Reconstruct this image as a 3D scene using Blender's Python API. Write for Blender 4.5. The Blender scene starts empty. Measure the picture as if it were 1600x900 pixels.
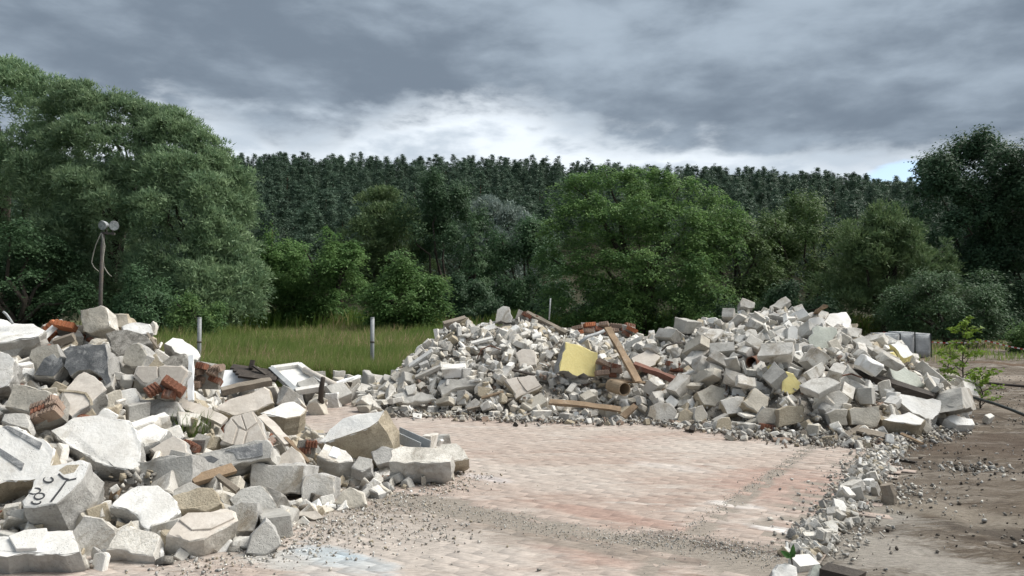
import bpy, bmesh, math, random
import numpy as np
from mathutils import Vector, Matrix, Euler, Quaternion
R = math.radians
SC = bpy.context.scene
COL = SC.collection
# ------------------------------------------------------------------ camera
F = 1160.0                      # focal length in pixels of the 1600 px wide photograph
CAM = np.array((0.0, 0.0, 1.6)); PITCH = math.atan(30 / F)
cd = bpy.data.cameras.new('camera'); cam = bpy.data.objects.new('camera', cd); COL.objects.link(cam)
cam.location = CAM; cam.rotation_euler = (R(90) + PITCH, 0, 0)
cd.sensor_width = 36; cd.lens = 36 * F / 1600; cd.clip_end = 3000; cd.clip_start = 0.05
SC.camera = cam
# ------------------------------------------------------------------ world: Nishita sky behind a broken overcast
SUN_EL, SUN_AZ = 54.0, 78.0      # azimuth in degrees clockwise from the view axis (+Y)
W = bpy.data.worlds.new('World'); SC.world = W; W.use_nodes = True
def mknode(nt, t, k):
    n = nt.nodes.new(t)
    for a, b in k.items(): setattr(n, a, b)
    return n
def make_world():
    nt = W.node_tree; nt.nodes.clear()
    N = lambda t, **k: mknode(nt, t, k)
    L = nt.links.new
    def M(op, a, b=None, c=None, clamp=False):
        n = N('ShaderNodeMath', operation=op); n.use_clamp = clamp
        for i, x in enumerate((a, b, c)):
            if x is None: continue
            if isinstance(x, (int, float)): n.inputs[i].default_value = x
            else: L(x, n.inputs[i])
        return n.outputs[0]
    def SM(x, e0, e1):
        n = N('ShaderNodeMapRange', interpolation_type='SMOOTHSTEP'); L(x, n.inputs[0])
        n.inputs[1].default_value = e0; n.inputs[2].default_value = e1
        return n.outputs[0]
    def MIX(f, a, b):
        n = N('ShaderNodeMix', data_type='RGBA')
        L(f, n.inputs[0])
        for i, x in ((6, a), (7, b)):
            if isinstance(x, tuple): n.inputs[i].default_value = (*x, 1)
            else: L(x, n.inputs[i])
        return n.outputs[2]
    tc = N('ShaderNodeTexCoord'); sp = N('ShaderNodeSeparateXYZ'); L(tc.outputs['Generated'], sp.inputs[0])
    X, Y, Z = sp.outputs
    zz = M('ADD', M('MAXIMUM', Z, 0.0), 0.10)
    cb = N('ShaderNodeCombineXYZ'); L(M('DIVIDE', X, zz), cb.inputs[0]); L(M('DIVIDE', Y, zz), cb.inputs[1]); cb.inputs[2].default_value = 3.7
    def NOISE(scale, detail, rough, dist=0.0, off=(0, 0, 0), src=None):
        mp = N('ShaderNodeMapping'); L(src or cb.outputs[0], mp.inputs[0]); mp.inputs[1].default_value = off
        n = N('ShaderNodeTexNoise'); L(mp.outputs[0], n.inputs[0]); n.inputs['Scale'].default_value = scale
        n.inputs['Detail'].default_value = detail; n.inputs['Roughness'].default_value = rough; n.inputs['Distortion'].default_value = dist
        return n.outputs['Fac']
    sq = N('ShaderNodeVectorMath', operation='MULTIPLY'); L(tc.outputs['Generated'], sq.inputs[0]); sq.inputs[1].default_value = (1, 1, 2.6); sv = sq.outputs[0]
    big = NOISE(2.3, 4, 0.5, 0.15, (1.3, 0.4, 0.2), sv)
    mid = NOISE(5.4, 8, 0.55, 0.12, (4.1, 2.2, 0), sv)
    fine = NOISE(15.0, 6, 0.55, 0.3, (0.3, 7.7, 0), sv)
    dirn = NOISE(7.0, 7, 0.56, 0.12, (2.0, 5.0, 1.0), sv)
    el = M('MULTIPLY', M('ARCSINE', Z), 57.2958)
    # cloud body: low dark stratocumulus with paler billows
    body = M('ADD', M('ADD', M('MULTIPLY', big, 0.50), M('MULTIPLY', mid, 0.60)), M('MULTIPLY', fine, 0.12))
    t = SM(body, 0.50, 0.78)
    dark, pale = (1.12, 1.40, 1.76), (2.35, 2.8, 3.3)
    c = MIX(t, dark, pale)
    # the overcast breaks up towards the horizon, where thin cloud is bright
    az = M('MULTIPLY', M('ARCTAN2', X, Y), 57.2958)
    def bell(c0, w): d = M('DIVIDE', M('SUBTRACT', az, c0), w); return M('POWER', 2.718, M('MULTIPLY', M('MULTIPLY', d, d), -1.0))
    edge = M('ADD', M('ADD', M('MULTIPLY', bell(-3.0, 11.0), 4.7), M('MULTIPLY', bell(-26.0, 6.0), 3.3)), M('MULTIPLY', bell(14.0, 5.0), 1.6))
    ragged = M('ADD', M('MULTIPLY', M('SUBTRACT', dirn, 0.5), 11.0), M('MULTIPLY', M('SUBTRACT', fine, 0.5), 2.0))
    h = M('SUBTRACT', M('ADD', el, ragged), edge)
    band = SM(h, 12.2, 9.0)
    c = MIX(band, c, MIX(SM(M('ADD', dirn, M('MULTIPLY', edge, .02)), .40, .62), (3.2, 3.65, 4.15), (5.2, 5.6, 6.0)))
    # thinner cloud in front of the veiled sun, unseen and brightened to add soft light
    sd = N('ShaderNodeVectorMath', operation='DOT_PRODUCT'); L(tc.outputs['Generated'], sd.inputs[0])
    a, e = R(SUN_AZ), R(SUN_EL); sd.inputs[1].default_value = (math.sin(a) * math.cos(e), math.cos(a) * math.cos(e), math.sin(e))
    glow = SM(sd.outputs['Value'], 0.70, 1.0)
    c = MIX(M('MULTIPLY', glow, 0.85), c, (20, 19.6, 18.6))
    # a small blue opening low on the right
    sky = N('ShaderNodeTexSky', sky_type='NISHITA'); sky.sun_disc = False
    sky.sun_elevation = R(SUN_EL); sky.sun_rotation = R(SUN_AZ); sky.dust_density = 1.0
    hx = M('DIVIDE', M('SUBTRACT', az, 27.8), 2.2); hy = M('DIVIDE', M('SUBTRACT', el, 8.9), 0.95)
    rr = M('ADD', M('ADD', M('MULTIPLY', hx, hx), M('MULTIPLY', hy, hy)), M('MULTIPLY', M('SUBTRACT', fine, 0.5), 3.0))
    hole = SM(rr, 1.3, 0.3)
    c = MIX(hole, c, sky.outputs[0])
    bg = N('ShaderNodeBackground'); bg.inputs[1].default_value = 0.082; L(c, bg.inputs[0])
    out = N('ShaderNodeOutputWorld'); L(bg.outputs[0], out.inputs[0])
make_world()
sl = bpy.data.lights.new('sun', 'SUN'); so = bpy.data.objects.new('sun', sl); COL.objects.link(so)
sl.energy = 1.5; sl.angle = R(30); sl.color = (1.0, 0.965, 0.91)
so.rotation_euler = Vector((math.sin(R(SUN_AZ)) * math.cos(R(SUN_EL)), math.cos(R(SUN_AZ)) * math.cos(R(SUN_EL)), math.sin(R(SUN_EL)))).to_track_quat('Z', 'Y').to_euler()
so.location = (30, 20, 60)
VS = SC.view_settings; VS.view_transform = 'Standard'; VS.look = 'None'; VS.gamma = 1; VS.use_curve_mapping = False; VS.exposure = 1.15
SC.cycles.max_bounces = 6; SC.cycles.diffuse_bounces = 4; SC.cycles.glossy_bounces = 2; SC.cycles.transmission_bounces = 2; SC.cycles.transparent_max_bounces = 4
SC.cycles.use_denoising = True
# ------------------------------------------------------------------ helpers
rng = np.random.default_rng(7); rnd = random.Random(11)
FW = np.array((0, math.cos(PITCH), math.sin(PITCH))); UP = np.array((0, -math.sin(PITCH), math.cos(PITCH)))
def ray(u, v): return FW + np.array((1, 0, 0)) * ((u - 800) / F) + UP * ((450 - v) / F)
def P(u, v, Y):
    r = ray(u, v); return CAM + r * (Y / r[1])
def G(u, v, z=0.0):
    r = ray(u, v); return CAM + r * ((z - CAM[2]) / r[2])
def PL(u, v, p0, n):
    r = ray(u, v); return CAM + r * (np.dot(n, p0 - CAM) / np.dot(n, r))
def px(p):
    d = np.asarray(p, float) - CAM; w = d @ FW
    return 800 + F * d[0] / w, 450 - F * (d @ UP) / w
def unit(v): v = np.asarray(v, float); return v / np.linalg.norm(v)
def interp(x, pts): return np.interp(x, [p[0] for p in pts], [p[1] for p in pts])

def vnoise(p, seed=0):
    """value noise on an Nx3 array, 0..1"""
    p = np.asarray(p, float); i = np.floor(p).astype(np.int64); f = p - i; f = f * f * (3 - 2 * f)
    def h(a, b, c):
        n = (a * 374761393 + b * 668265263 + c * 2147483647 + seed * 1274126177) & 0x7fffffff
        n = ((n ^ (n >> 13)) * 1274126177) & 0x7fffffff
        return ((n ^ (n >> 16)) & 0xffff) / 65535.0
    x, y, z = i.T; fx, fy, fz = f.T; r = 0
    for dx in (0, 1):
        for dy in (0, 1):
            for dz in (0, 1):
                w = (fx if dx else 1 - fx) * (fy if dy else 1 - fy) * (fz if dz else 1 - fz)
                r = r + w * h(x + dx, y + dy, z + dz)
    return r
def link(name, data, parent=None, **props):
    o = bpy.data.objects.new(name, data); COL.objects.link(o)
    if parent is not None: o.parent = parent
    for k, v in props.items():
        if v is not None: o[k] = v
    return o
def thing(name, label, cat, loc=(0, 0, 0), group=None, rot=None):
    o = link(name, None, label=label, category=cat, group=group); o.location = loc; o.empty_display_size = .2
    if rot is not None: o.rotation_euler = rot
    return o
def tag(o, label, cat, group=None):
    o['label'] = label; o['category'] = cat
    if group: o['group'] = group
    return o
def npmesh(name, V, Fc, mats=(), mi=None, smooth=False, attr=None):
    """mesh from an Nx3 vertex array and an MxK face array"""
    me = bpy.data.meshes.new(name); V = np.asarray(V, np.float32); Fc = np.asarray(Fc, np.int32); m, k = Fc.shape
    me.vertices.add(len(V)); me.vertices.foreach_set('co', V.ravel())
    me.loops.add(m * k); me.loops.foreach_set('vertex_index', Fc.ravel())
    me.polygons.add(m); me.polygons.foreach_set('loop_start', np.arange(0, m * k, k, dtype=np.int32))
    if mi is not None: me.polygons.foreach_set('material_index', np.asarray(mi, np.int32))
    if smooth: me.polygons.foreach_set('use_smooth', np.ones(m, bool))
    for x in mats: me.materials.append(x)
    me.update(calc_edges=True)
    if attr is not None:
        a = me.attributes.new('rnd', 'FLOAT', 'FACE'); a.data.foreach_set('value', np.asarray(attr, np.float32))
    return me
class MB:
    """collects simple solids into one mesh"""
    def __init__(s): s.v = []; s.f = []; s.m = []
    def poly(s, V, Fs, m=0):
        b = len(s.v); s.v += [tuple(map(float, p)) for p in V]; s.f += [tuple(b + i for i in q) for q in Fs]; s.m += [m] * len(Fs); return s
    def box(s, c, d, rot=None, m=0, jit=0.0):
        c = np.array(c, float); h = np.array(d, float) / 2
        V = np.array([(x, y, z) for x in (-1, 1) for y in (-1, 1) for z in (-1, 1)], float) * h
        if jit: V += rng.uniform(-jit, jit, V.shape)
        if rot is not None: V = V @ np.array(rot).T
        return s.poly(V + c, [(0, 1, 3, 2), (4, 6, 7, 5), (0, 4, 5, 1), (2, 3, 7, 6), (0, 2, 6, 4), (1, 5, 7, 3)], m)
    def bar(s, a, b, w, h, up=(0, 0, 1), m=0, taper=1.0):
        a, b = np.array(a, float), np.array(b, float); d = unit(b - a); x = unit(np.cross(d, up)); z = np.cross(x, d)
        V = []
        for p, k in ((a, 1), (b, taper)):
            V += [p - x * w / 2 * k - z * h / 2 * k, p + x * w / 2 * k - z * h / 2 * k, p + x * w / 2 * k + z * h / 2 * k, p - x * w / 2 * k + z * h / 2 * k]
        return s.poly(V, [(3, 2, 1, 0), (4, 5, 6, 7), (0, 1, 5, 4), (1, 2, 6, 5), (2, 3, 7, 6), (3, 0, 4, 7)], m)
    def tube(s, pts, rad, n=8, m=0, caps=True):
        pts = [np.array(p, float) for p in pts]; rad = [rad] * len(pts) if np.isscalar(rad) else rad
        V = []; ref = np.array((0.31, 0.87, 0.38))
        for i, p in enumerate(pts):
            d = unit(pts[min(i + 1, len(pts) - 1)] - pts[max(i - 1, 0)]); x = unit(np.cross(d, ref)); y = np.cross(d, x)
            for k in range(n):
                a = 2 * math.pi * k / n; V.append(p + (x * math.cos(a) + y * math.sin(a)) * rad[i])
        Fs = [(i * n + k, i * n + (k + 1) % n, (i + 1) * n + (k + 1) % n, (i + 1) * n + k) for i in range(len(pts) - 1) for k in range(n)]
        if caps: Fs += [tuple(range(n))[::-1], tuple((len(pts) - 1) * n + k for k in range(n))]
        return s.poly(V, Fs, m)
    def build(s, name, mats, parent=None, smooth=False, **props):
        me = bpy.data.meshes.new(name); me.from_pydata(s.v, [], s.f)
        for x in (mats if isinstance(mats, (list, tuple)) else [mats]): me.materials.append(x)
        me.polygons.foreach_set('material_index', s.m)
        if smooth: me.polygons.foreach_set('use_smooth', [True] * len(s.f))
        me.update(); return link(name, me, parent, **props)
def origin_to(o, c):
    """move a mesh object's origin to c without moving the geometry"""
    o.data.transform(Matrix.Translation(-Vector(c))); o.location = Vector(o.location) + Vector(c); return o
# ------------------------------------------------------------------ materials
MAT = {}
def nodes(name):
    m = bpy.data.materials.new(name); m.use_nodes = True; nt = m.node_tree; nt.nodes.clear(); MAT[name] = m
    N = lambda t, **k: mknode(nt, t, k)
    return m, nt, N, nt.links.new
def stone(name, c1, c2, c3=None, scale=3.0, pits=0.35, pitscale=60, bump=0.5, rough=0.9, var=0.10, coord='Object', speck=0.10, stain=0.55):
    """mineral surface: two-tone blotches, speckle, pits, relief; tone drifts a little from object to object"""
    m, nt, N, L = nodes(name)
    tc = N('ShaderNodeTexCoord'); oi = N('ShaderNodeObjectInfo')
    add = N('ShaderNodeVectorMath', operation='ADD'); sc = N('ShaderNodeVectorMath', operation='SCALE'); sc.inputs[0].default_value = (37, 53, 71)
    L(oi.outputs['Random'], sc.inputs['Scale'])
    if coord == 'Object': L(tc.outputs['Object'], add.inputs[0])
    else: L(N('ShaderNodeNewGeometry').outputs['Position'], add.inputs[0])
    L(sc.outputs[0], add.inputs[1]); vec = add.outputs[0]
    def no(s, d, r=0.6, dist=0):
        n = N('ShaderNodeTexNoise'); L(vec, n.inputs[0]); n.inputs['Scale'].default_value = s; n.inputs['Detail'].default_value = d; n.inputs['Roughness'].default_value = r; n.inputs['Distortion'].default_value = dist; return n.outputs['Fac']
    def mr(x, a, b, c=0, d=1):
        n = N('ShaderNodeMapRange'); L(x, n.inputs[0]); n.inputs[1].default_value = a; n.inputs[2].default_value = b; n.inputs[3].default_value = c; n.inputs[4].default_value = d; return n.outputs[0]
    def mix(f, a, b, bt='MIX'):
        n = N('ShaderNodeMix', data_type='RGBA', blend_type=bt)
        if isinstance(f, float): n.inputs[0].default_value = f
        else: L(f, n.inputs[0])
        for i, x in ((6, a), (7, b)):
            if isinstance(x, tuple): n.inputs[i].default_value = (*x, 1)
            else: L(x, n.inputs[i])
        return n.outputs[2]
    big = no(scale, 6, 0.62, 0.4); fin = no(scale * 11, 5, 0.65)
    col = mix(mr(big, 0.38, 0.66), c1, c2)
    if c3:
        st = no(scale * 0.7, 8, 0.7, 0.8); col = mix(mr(st, stain, stain + 0.13, 0, 0.9), col, c3)
    col = mix(speck, col, mix(mr(fin, 0.3, 0.7), (0, 0, 0), (1, 1, 1)), 'OVERLAY')
    vo = N('ShaderNodeTexVoronoi'); L(vec, vo.inputs[0]); vo.inputs['Scale'].default_value = pitscale
    gate = mr(no(scale * 2.2, 3), 0.5, 0.62)
    pit = N('ShaderNodeMath', operation='MULTIPLY'); L(mr(vo.outputs['Distance'], 0.16, 0.28, 1, 0), pit.inputs[0]); L(gate, pit.inputs[1])
    pk = N('ShaderNodeMath', operation='MULTIPLY'); L(pit.outputs[0], pk.inputs[0]); pk.inputs[1].default_value = pits
    col = mix(pk.outputs[0], col, tuple(x * 0.35 for x in c2))
    hs = N('ShaderNodeHueSaturation'); L(mr(oi.outputs['Random'], 0, 1, 1 - var * 1.6, 1 + var), hs.inputs['Value']); L(col, hs.inputs['Color'])
    hb = N('ShaderNodeMath', operation='SUBTRACT'); L(fin, hb.inputs[0]); L(pk.outputs[0], hb.inputs[1])
    h2 = N('ShaderNodeMath', operation='ADD'); L(hb.outputs[0], h2.inputs[0]); L(big, h2.inputs[1])
    bp = N('ShaderNodeBump'); bp.inputs['Strength'].default_value = bump; bp.inputs['Distance'].default_value = 0.02; L(h2.outputs[0], bp.inputs['Height'])
    b = N('ShaderNodeBsdfPrincipled'); L(hs.outputs[0], b.inputs['Base Color']); b.inputs['Roughness'].default_value = rough; b.inputs['Specular IOR Level'].default_value = 0.25
    L(bp.outputs[0], b.inputs['Normal']); o = N('ShaderNodeOutputMaterial'); L(b.outputs[0], o.inputs[0]); return m
S = stone
S('plaster_white', (.76, .75, .72), (.62, .60, .56), (.38, .34, .28), 3.0, .7, 60, .35, .85, .07, stain=.57)
S('plaster_cream', (.60, .55, .49), (.50, .45, .39), (.38, .34, .29), 3, .35, 60, .2, .85, .06, stain=.6)
S('aac_white', (.64, .615, .57), (.48, .455, .41), (.315, .27, .21), 3.5, .6, 80, .5, .95, .16, stain=.52)
S('aac_grey', (.50, .485, .45), (.37, .355, .325), (.245, .225, .195), 3.5, .6, 80, .5, .95, .16, stain=.53)
S('block_beige', (.50, .465, .40), (.40, .365, .305), (.27, .245, .20), 3.5, .5, 70, .5, .95, .12, stain=.56)
S('broken_white', (.66, .63, .57), (.46, .43, .38), (.29, .265, .225), 5, .6, 55, .55, .97, .10, stain=.56, speck=.18)
S('broken_grey', (.44, .43, .41), (.31, .30, .28), (.20, .19, .17), 5, .6, 55, .55, .97, .12, stain=.56, speck=.18)
S('broken_tan', (.44, .385, .295), (.335, .285, .21), (.23, .19, .14), 5, .6, 55, .55, .97, .10, stain=.58, speck=.18)
S('conglomerate', (.47, .445, .40), (.22, .205, .18), (.13, .12, .10), 16, .8, 40, 1.0, .97, .1, speck=.4)
S('bitumen', (.12, .125, .13), (.21, .215, .22), (.48, .475, .46), 7, .2, 40, .4, .7, .1, stain=.53)
S('pale_green', (.52, .54, .48), (.44, .455, .40), (.36, .36, .31), 3, .3, 60, .3, .9, .04, stain=.62)
S('yellow_paint', (.82, .71, .32), (.76, .65, .28), (.50, .44, .28), 3, .4, 60, .2, .7, .03, stain=.64)
S('brick_red', (.30, .135, .085), (.23, .105, .07), (.36, .31, .27), 8, .5, 50, .6, .92, .15, stain=.52)
S('brick_orange', (.46, .18, .085), (.36, .135, .07), (.45, .36, .29), 8, .4, 50, .5, .9, .10, stain=.64)
S('mortar', (.42, .40, .36), (.30, .28, .25), (.20, .18, .16), 9, .5, 50, .9, .97, .1)
S('wood', (.30, .215, .14), (.20, .145, .095), (.36, .31, .25), 4, .2, 30, .5, .85, .12)
S('wood_grey', (.27, .23, .185), (.18, .155, .125), (.32, .29, .25), 4, .2, 30, .5, .85, .12)
S('wood_dark', (.07, .058, .048), (.045, .038, .033), (.12, .105, .09), 5, .2, 30, .5, .7, .1)
S('rust', (.16, .075, .045), (.10, .05, .035), (.20, .12, .08), 7, .3, 40, .5, .75, .1)
S('rust_beam', (.27, .13, .095), (.19, .10, .075), (.34, .29, .25), 7, .3, 40, .4, .8, .1)
S('clay_pipe', (.33, .25, .17), (.25, .19, .13), (.40, .36, .30), 5, .3, 40, .3, .6, .1)
S('white_panel', (.78, .79, .79), (.70, .71, .71), (.45, .43, .40), 2, .2, 60, .08, .35, .04, stain=.66)
S('grey_metal', (.36, .375, .38), (.28, .29, .295), (.50, .50, .49), 6, .2, 60, .1, .45, .08)
S('steel_post', (.34, .355, .36), (.26, .27, .275), (.16, .13, .11), 9, .3, 60, .15, .5, .05, stain=.62)
S('lamp_pole', (.13, .115, .105), (.09, .08, .075), (.16, .11, .08), 8, .3, 60, .2, .7, .05)
S('cable', (.40, .38, .33), (.33, .31, .27), None, 9, .1, 60, .1, .7, .05)
S('rubber', (.02, .026, .025), (.03, .036, .034), (.08, .075, .07), 9, .1, 60, .1, .45, .05)
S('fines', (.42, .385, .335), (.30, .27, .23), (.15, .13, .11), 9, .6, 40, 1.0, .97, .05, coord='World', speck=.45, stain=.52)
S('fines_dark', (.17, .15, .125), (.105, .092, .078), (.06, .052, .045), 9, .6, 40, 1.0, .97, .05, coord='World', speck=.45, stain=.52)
S('tarpaulin', (.52, .53, .53), (.40, .41, .42), (.28, .285, .29), 3, .1, 40, .8, .85, .05)
S('bark', (.075, .063, .05), (.05, .043, .036), (.11, .10, .085), 5, .3, 30, .8, .95, .1)
S('pine_bark', (.15, .085, .055), (.09, .06, .045), None, 3, .3, 20, .6, .95, .1)

def leafmat(name, c1, c2, trans=0.3, rough=0.55, c3=None):
    m, nt, N, L = nodes(name)
    at = N('ShaderNodeAttribute'); at.attribute_name = 'rnd'
    cr = N('ShaderNodeValToRGB'); L(at.outputs['Fac'], cr.inputs[0])
    e = cr.color_ramp.elements; e[0].color = (*c1, 1); e[1].color = (*c2, 1)
    if c3: x = e.new(0.93); x.color = (*c2, 1); e[-1].color = (*c3, 1)
    oi = N('ShaderNodeObjectInfo'); mr = N('ShaderNodeMapRange'); L(oi.outputs['Random'], mr.inputs[0]); mr.inputs[3].default_value = .85; mr.inputs[4].default_value = 1.15
    hs = N('ShaderNodeHueSaturation'); L(mr.outputs[0], hs.inputs['Value']); L(cr.outputs[0], hs.inputs['Color'])
    b = N('ShaderNodeBsdfPrincipled'); L(hs.outputs[0], b.inputs['Base Color']); b.inputs['Roughness'].default_value = rough; b.inputs['Specular IOR Level'].default_value = 0.2
    t = N('ShaderNodeBsdfTranslucent'); L(hs.outputs[0], t.inputs[0])
    mx = N('ShaderNodeMixShader'); mx.inputs[0].default_value = trans; L(b.outputs[0], mx.inputs[1]); L(t.outputs[0], mx.inputs[2])
    o = N('ShaderNodeOutputMaterial'); L(mx.outputs[0], o.inputs[0]); return m
leafmat('leaf_willow', (0.098, 0.175, 0.095), (0.300, 0.400, 0.215), .36, .5)  # tree foliage blues raised in the colour, standing in for hazy air
leafmat('leaf_silver', (0.122, 0.167, 0.128), (0.305, 0.359, 0.336), .3, .5)
leafmat('leaf_maple', (0.055, 0.129, 0.046), (0.183, 0.281, 0.088), .38)
leafmat('leaf_bright', (0.064, 0.146, 0.044), (0.180, 0.286, 0.096), .42)
leafmat('leaf_dark', (0.041, 0.092, 0.042), (0.098, 0.165, 0.078), .32)
leafmat('leaf_beech', (0.055, 0.108, 0.036), (0.138, 0.200, 0.070), .33, c3=(0.256, 0.239, 0.092))
leafmat('leaf_pale', (0.083, 0.146, 0.066), (0.190, 0.260, 0.112), .35)
leafmat('leaf_deep', (0.031, 0.072, 0.037), (0.079, 0.134, 0.066), .3)
leafmat('needle_pine', (0.044, 0.080, 0.054), (0.092, 0.142, 0.090), .22)
leafmat('needle_spruce', (0.036, 0.080, 0.036), (0.080, 0.138, 0.056), .2)
leafmat('grass_blade', (.115, .195, .042), (.28, .315, .11), .45, c3=(.44, .34, .21))
leafmat('weed_blade', (.06, .125, .025), (.15, .21, .05), .4, c3=(.24, .22, .10))
leafmat('sapling_leaf', (.13, .22, .03), (.25, .36, .06), .4)
# ------------------------------------------------------------------ rubble makers
def roughen(V, Nn, amp, seed, flat):
    """pits and chips: displacement along the normal, weaker on flat (cast or plastered) faces"""
    k = np.where(flat, 0.22, 1.0)
    d = amp * (1.5 * (vnoise(V * 7 + 50, seed) - .5) + .8 * (vnoise(V * 17 + 50, seed + 1) - .5) + .45 * (vnoise(V * 41 + 50, seed + 2) - .5)) * k
    chip = np.clip(vnoise(V * 11 + 9, seed + 3) - .66, 0, 1) * amp * 2.2
    return V + Nn * (d - chip)[:, None]
def prism_mesh(name, pts, n, depth, mats, voxel, seed, amp=.012, jit=.012, taper=.95, skew=(0, 0, 0), botjit=.03):
    """broken slab: the outline pts (world) is its visible face with normal n; returns a mesh about its centre"""
    r = np.random.default_rng(seed); pts = np.array(pts, float); n = unit(n)
    # make the order counter-clockwise about n
    c0 = pts.mean(0); ar = sum(np.dot(n, np.cross(pts[i] - c0, pts[(i + 1) % len(pts)] - c0)) for i in range(len(pts)))
    if ar < 0: pts = pts[::-1]
    out = []
    for i in range(len(pts)):
        a, b = pts[i], pts[(i + 1) % len(pts)]; L = np.linalg.norm(b - a); k = max(1, int(L / .075)); side = np.cross(unit(b - a), n)
        for j in range(k):
            p = a + (b - a) * j / k
            if j: p = p + side * r.normal(0, jit) + n * r.normal(0, jit * .25)
            out.append(p)
    top = np.array(out); k = len(top); c = top.mean(0); rings = [top]; nr = 2 if depth < .12 else 3
    drift = r.normal(0, .03, 3) * min(1, depth / .3)
    for q in range(1, nr + 1):
        f = q / nr; ring = c + (top - c) * (1 - (1 - taper) * f) - n * depth * f + (np.array(skew) + drift) * f
        rad = ring - ring.mean(0); rad /= np.linalg.norm(rad, axis=1, keepdims=True) + 1e-6
        lump = r.normal(0, botjit * .55, k); lump = lump * .5 + np.roll(lump, 1) * .5                 # neighbouring points break away together
        ring = ring + rad * (lump[:, None] + (botjit * .1 if 0 < f < 1 else -botjit * .2)) + n * r.normal(0, botjit * (.5 if f < 1 else .8), (k, 1)); rings.append(ring)
    cen = (rings[0].mean(0) + rings[-1].mean(0)) / 2
    bm = bmesh.new(); vs = [[bm.verts.new(p - cen) for p in ring] for ring in rings]
    cap = bm.faces.new(vs[0]); bm.faces.new(vs[-1][::-1])
    for q in range(nr):
        for i in range(k):
            a_, b_, c_, d_ = vs[q][(i + 1) % k], vs[q][i], vs[q + 1][i], vs[q + 1][(i + 1) % k]
            if (i + q) % 2: bm.faces.new((a_, b_, c_)); bm.faces.new((a_, c_, d_))
            else: bm.faces.new((a_, b_, d_)); bm.faces.new((b_, c_, d_))
    bmesh.ops.recalc_face_normals(bm, faces=bm.faces[:])
    bmesh.ops.bevel(bm, geom=list(cap.edges), offset=r.uniform(.006, .012), segments=1, affect='EDGES', clamp_overlap=True)
    bmesh.ops.triangulate(bm, faces=bm.faces[:], ngon_method='EAR_CLIP')
    for _ in range(3):
        ed = [e for e in bm.edges if e.calc_length() > voxel * 3.4]
        if ed: bmesh.ops.subdivide_edges(bm, edges=ed, cuts=1); bmesh.ops.triangulate(bm, faces=[f for f in bm.faces if len(f.verts) > 3])
    bm.normal_update(); bm.verts.index_update(); V = np.array([v.co for v in bm.verts]); Nn = np.array([v.normal for v in bm.verts]); Q = np.array([[v.index for v in f.verts] for f in bm.faces]); bm.free()
    d0 = np.dot(top.mean(0) - cen, n)
    flat = (np.abs(V @ n - d0) < .012) & (Nn @ n > .8)
    V = roughen(V, Nn, amp, seed, flat)
    fn = np.cross(V[Q[:, 1]] - V[Q[:, 0]], V[Q[:, 2]] - V[Q[:, 0]]); fn = fn / (np.linalg.norm(fn, axis=1, keepdims=True) + 1e-9); fc = V[Q].mean(1)
    mi = np.where((np.abs(fc @ n - d0) < .022) & (fn @ n > .75), 0, 1)
    me = npmesh(name, V, Q, mats, mi, smooth=True); me.set_sharp_from_angle(angle=R(26)); return me, cen
def chunk_mesh(name, dims, ncut, seed, voxel, mats, amp=.01):
    """a cast block with ncut corners or ends broken away"""
    r = np.random.default_rng(seed); h = np.array(dims) / 2
    bm = bmesh.new(); bmesh.ops.create_cube(bm, size=1)
    skew = r.normal(0, .05 + .05 * (seed % 3), 3)
    for v in bm.verts:
        q = np.array(v.co); q = q * (1 + r.normal(0, .035, 3)); q[0] += skew[0] * q[2]; q[2] += skew[1] * q[0] * .5; q[1] += skew[2] * q[0]
        v.co = Vector(q * np.array(dims))
    planes = []
    for i in range(ncut):
        s = r.choice([-1, 1], 3); kind = r.integers(0, 3)
        d = s * np.array([1, 1, 1]) * r.uniform(.25, 1, 3)
        if kind == 0: d = np.array([s[0] * 1.0, r.uniform(-.5, .5), r.uniform(-.5, .5)])
        d = unit(d); sup = np.abs(d) @ h; off = sup * r.uniform(.55, .88)
        g = bm.verts[:] + bm.edges[:] + bm.faces[:]
        res = bmesh.ops.bisect_plane(bm, geom=g, plane_co=Vector(d * off), plane_no=Vector(d), clear_outer=True)
        ed = [e for e in res['geom_cut'] if isinstance(e, bmesh.types.BMEdge)]
        if ed: bmesh.ops.contextual_create(bm, geom=ed)
    bmesh.ops.recalc_face_normals(bm, faces=bm.faces[:])
    bmesh.ops.remove_doubles(bm, verts=bm.verts[:], dist=.012)
    bmesh.ops.bevel(bm, geom=bm.edges[:], offset=r.uniform(.004, .015), segments=1, affect='EDGES', clamp_overlap=True)
    bmesh.ops.triangulate(bm, faces=bm.faces[:])
    for _ in range(2):
        ed = [e for e in bm.edges if e.calc_length() > voxel * 3.2]
        if ed: bmesh.ops.subdivide_edges(bm, edges=ed, cuts=1); bmesh.ops.triangulate(bm, faces=[f for f in bm.faces if len(f.verts) > 3])
    bm.normal_update(); V = np.array([v.co for v in bm.verts]); Nn = np.array([v.normal for v in bm.verts]); Q = np.array([[v.index for v in f.verts] for f in bm.faces]) if not bm.verts.index_update() else None; bm.free()
    ax = np.abs(Nn); flat = (ax.max(1) > .97) & ((np.abs(np.abs(V) - h) < .03).any(1))
    V = roughen(V, Nn, amp, seed, flat)
    fn = np.cross(V[Q[:, 1]] - V[Q[:, 0]], V[Q[:, 2]] - V[Q[:, 0]]); fn = np.abs(fn / (np.linalg.norm(fn, axis=1, keepdims=True) + 1e-9)); fc = V[Q].mean(1)
    on = ((np.abs(np.abs(fc) - h) < .032) & (fn > .86)).any(1)
    me = npmesh(name, V, Q, mats, np.where(on, 0, 1), smooth=True); me.set_sharp_from_angle(angle=R(24)); return me
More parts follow.
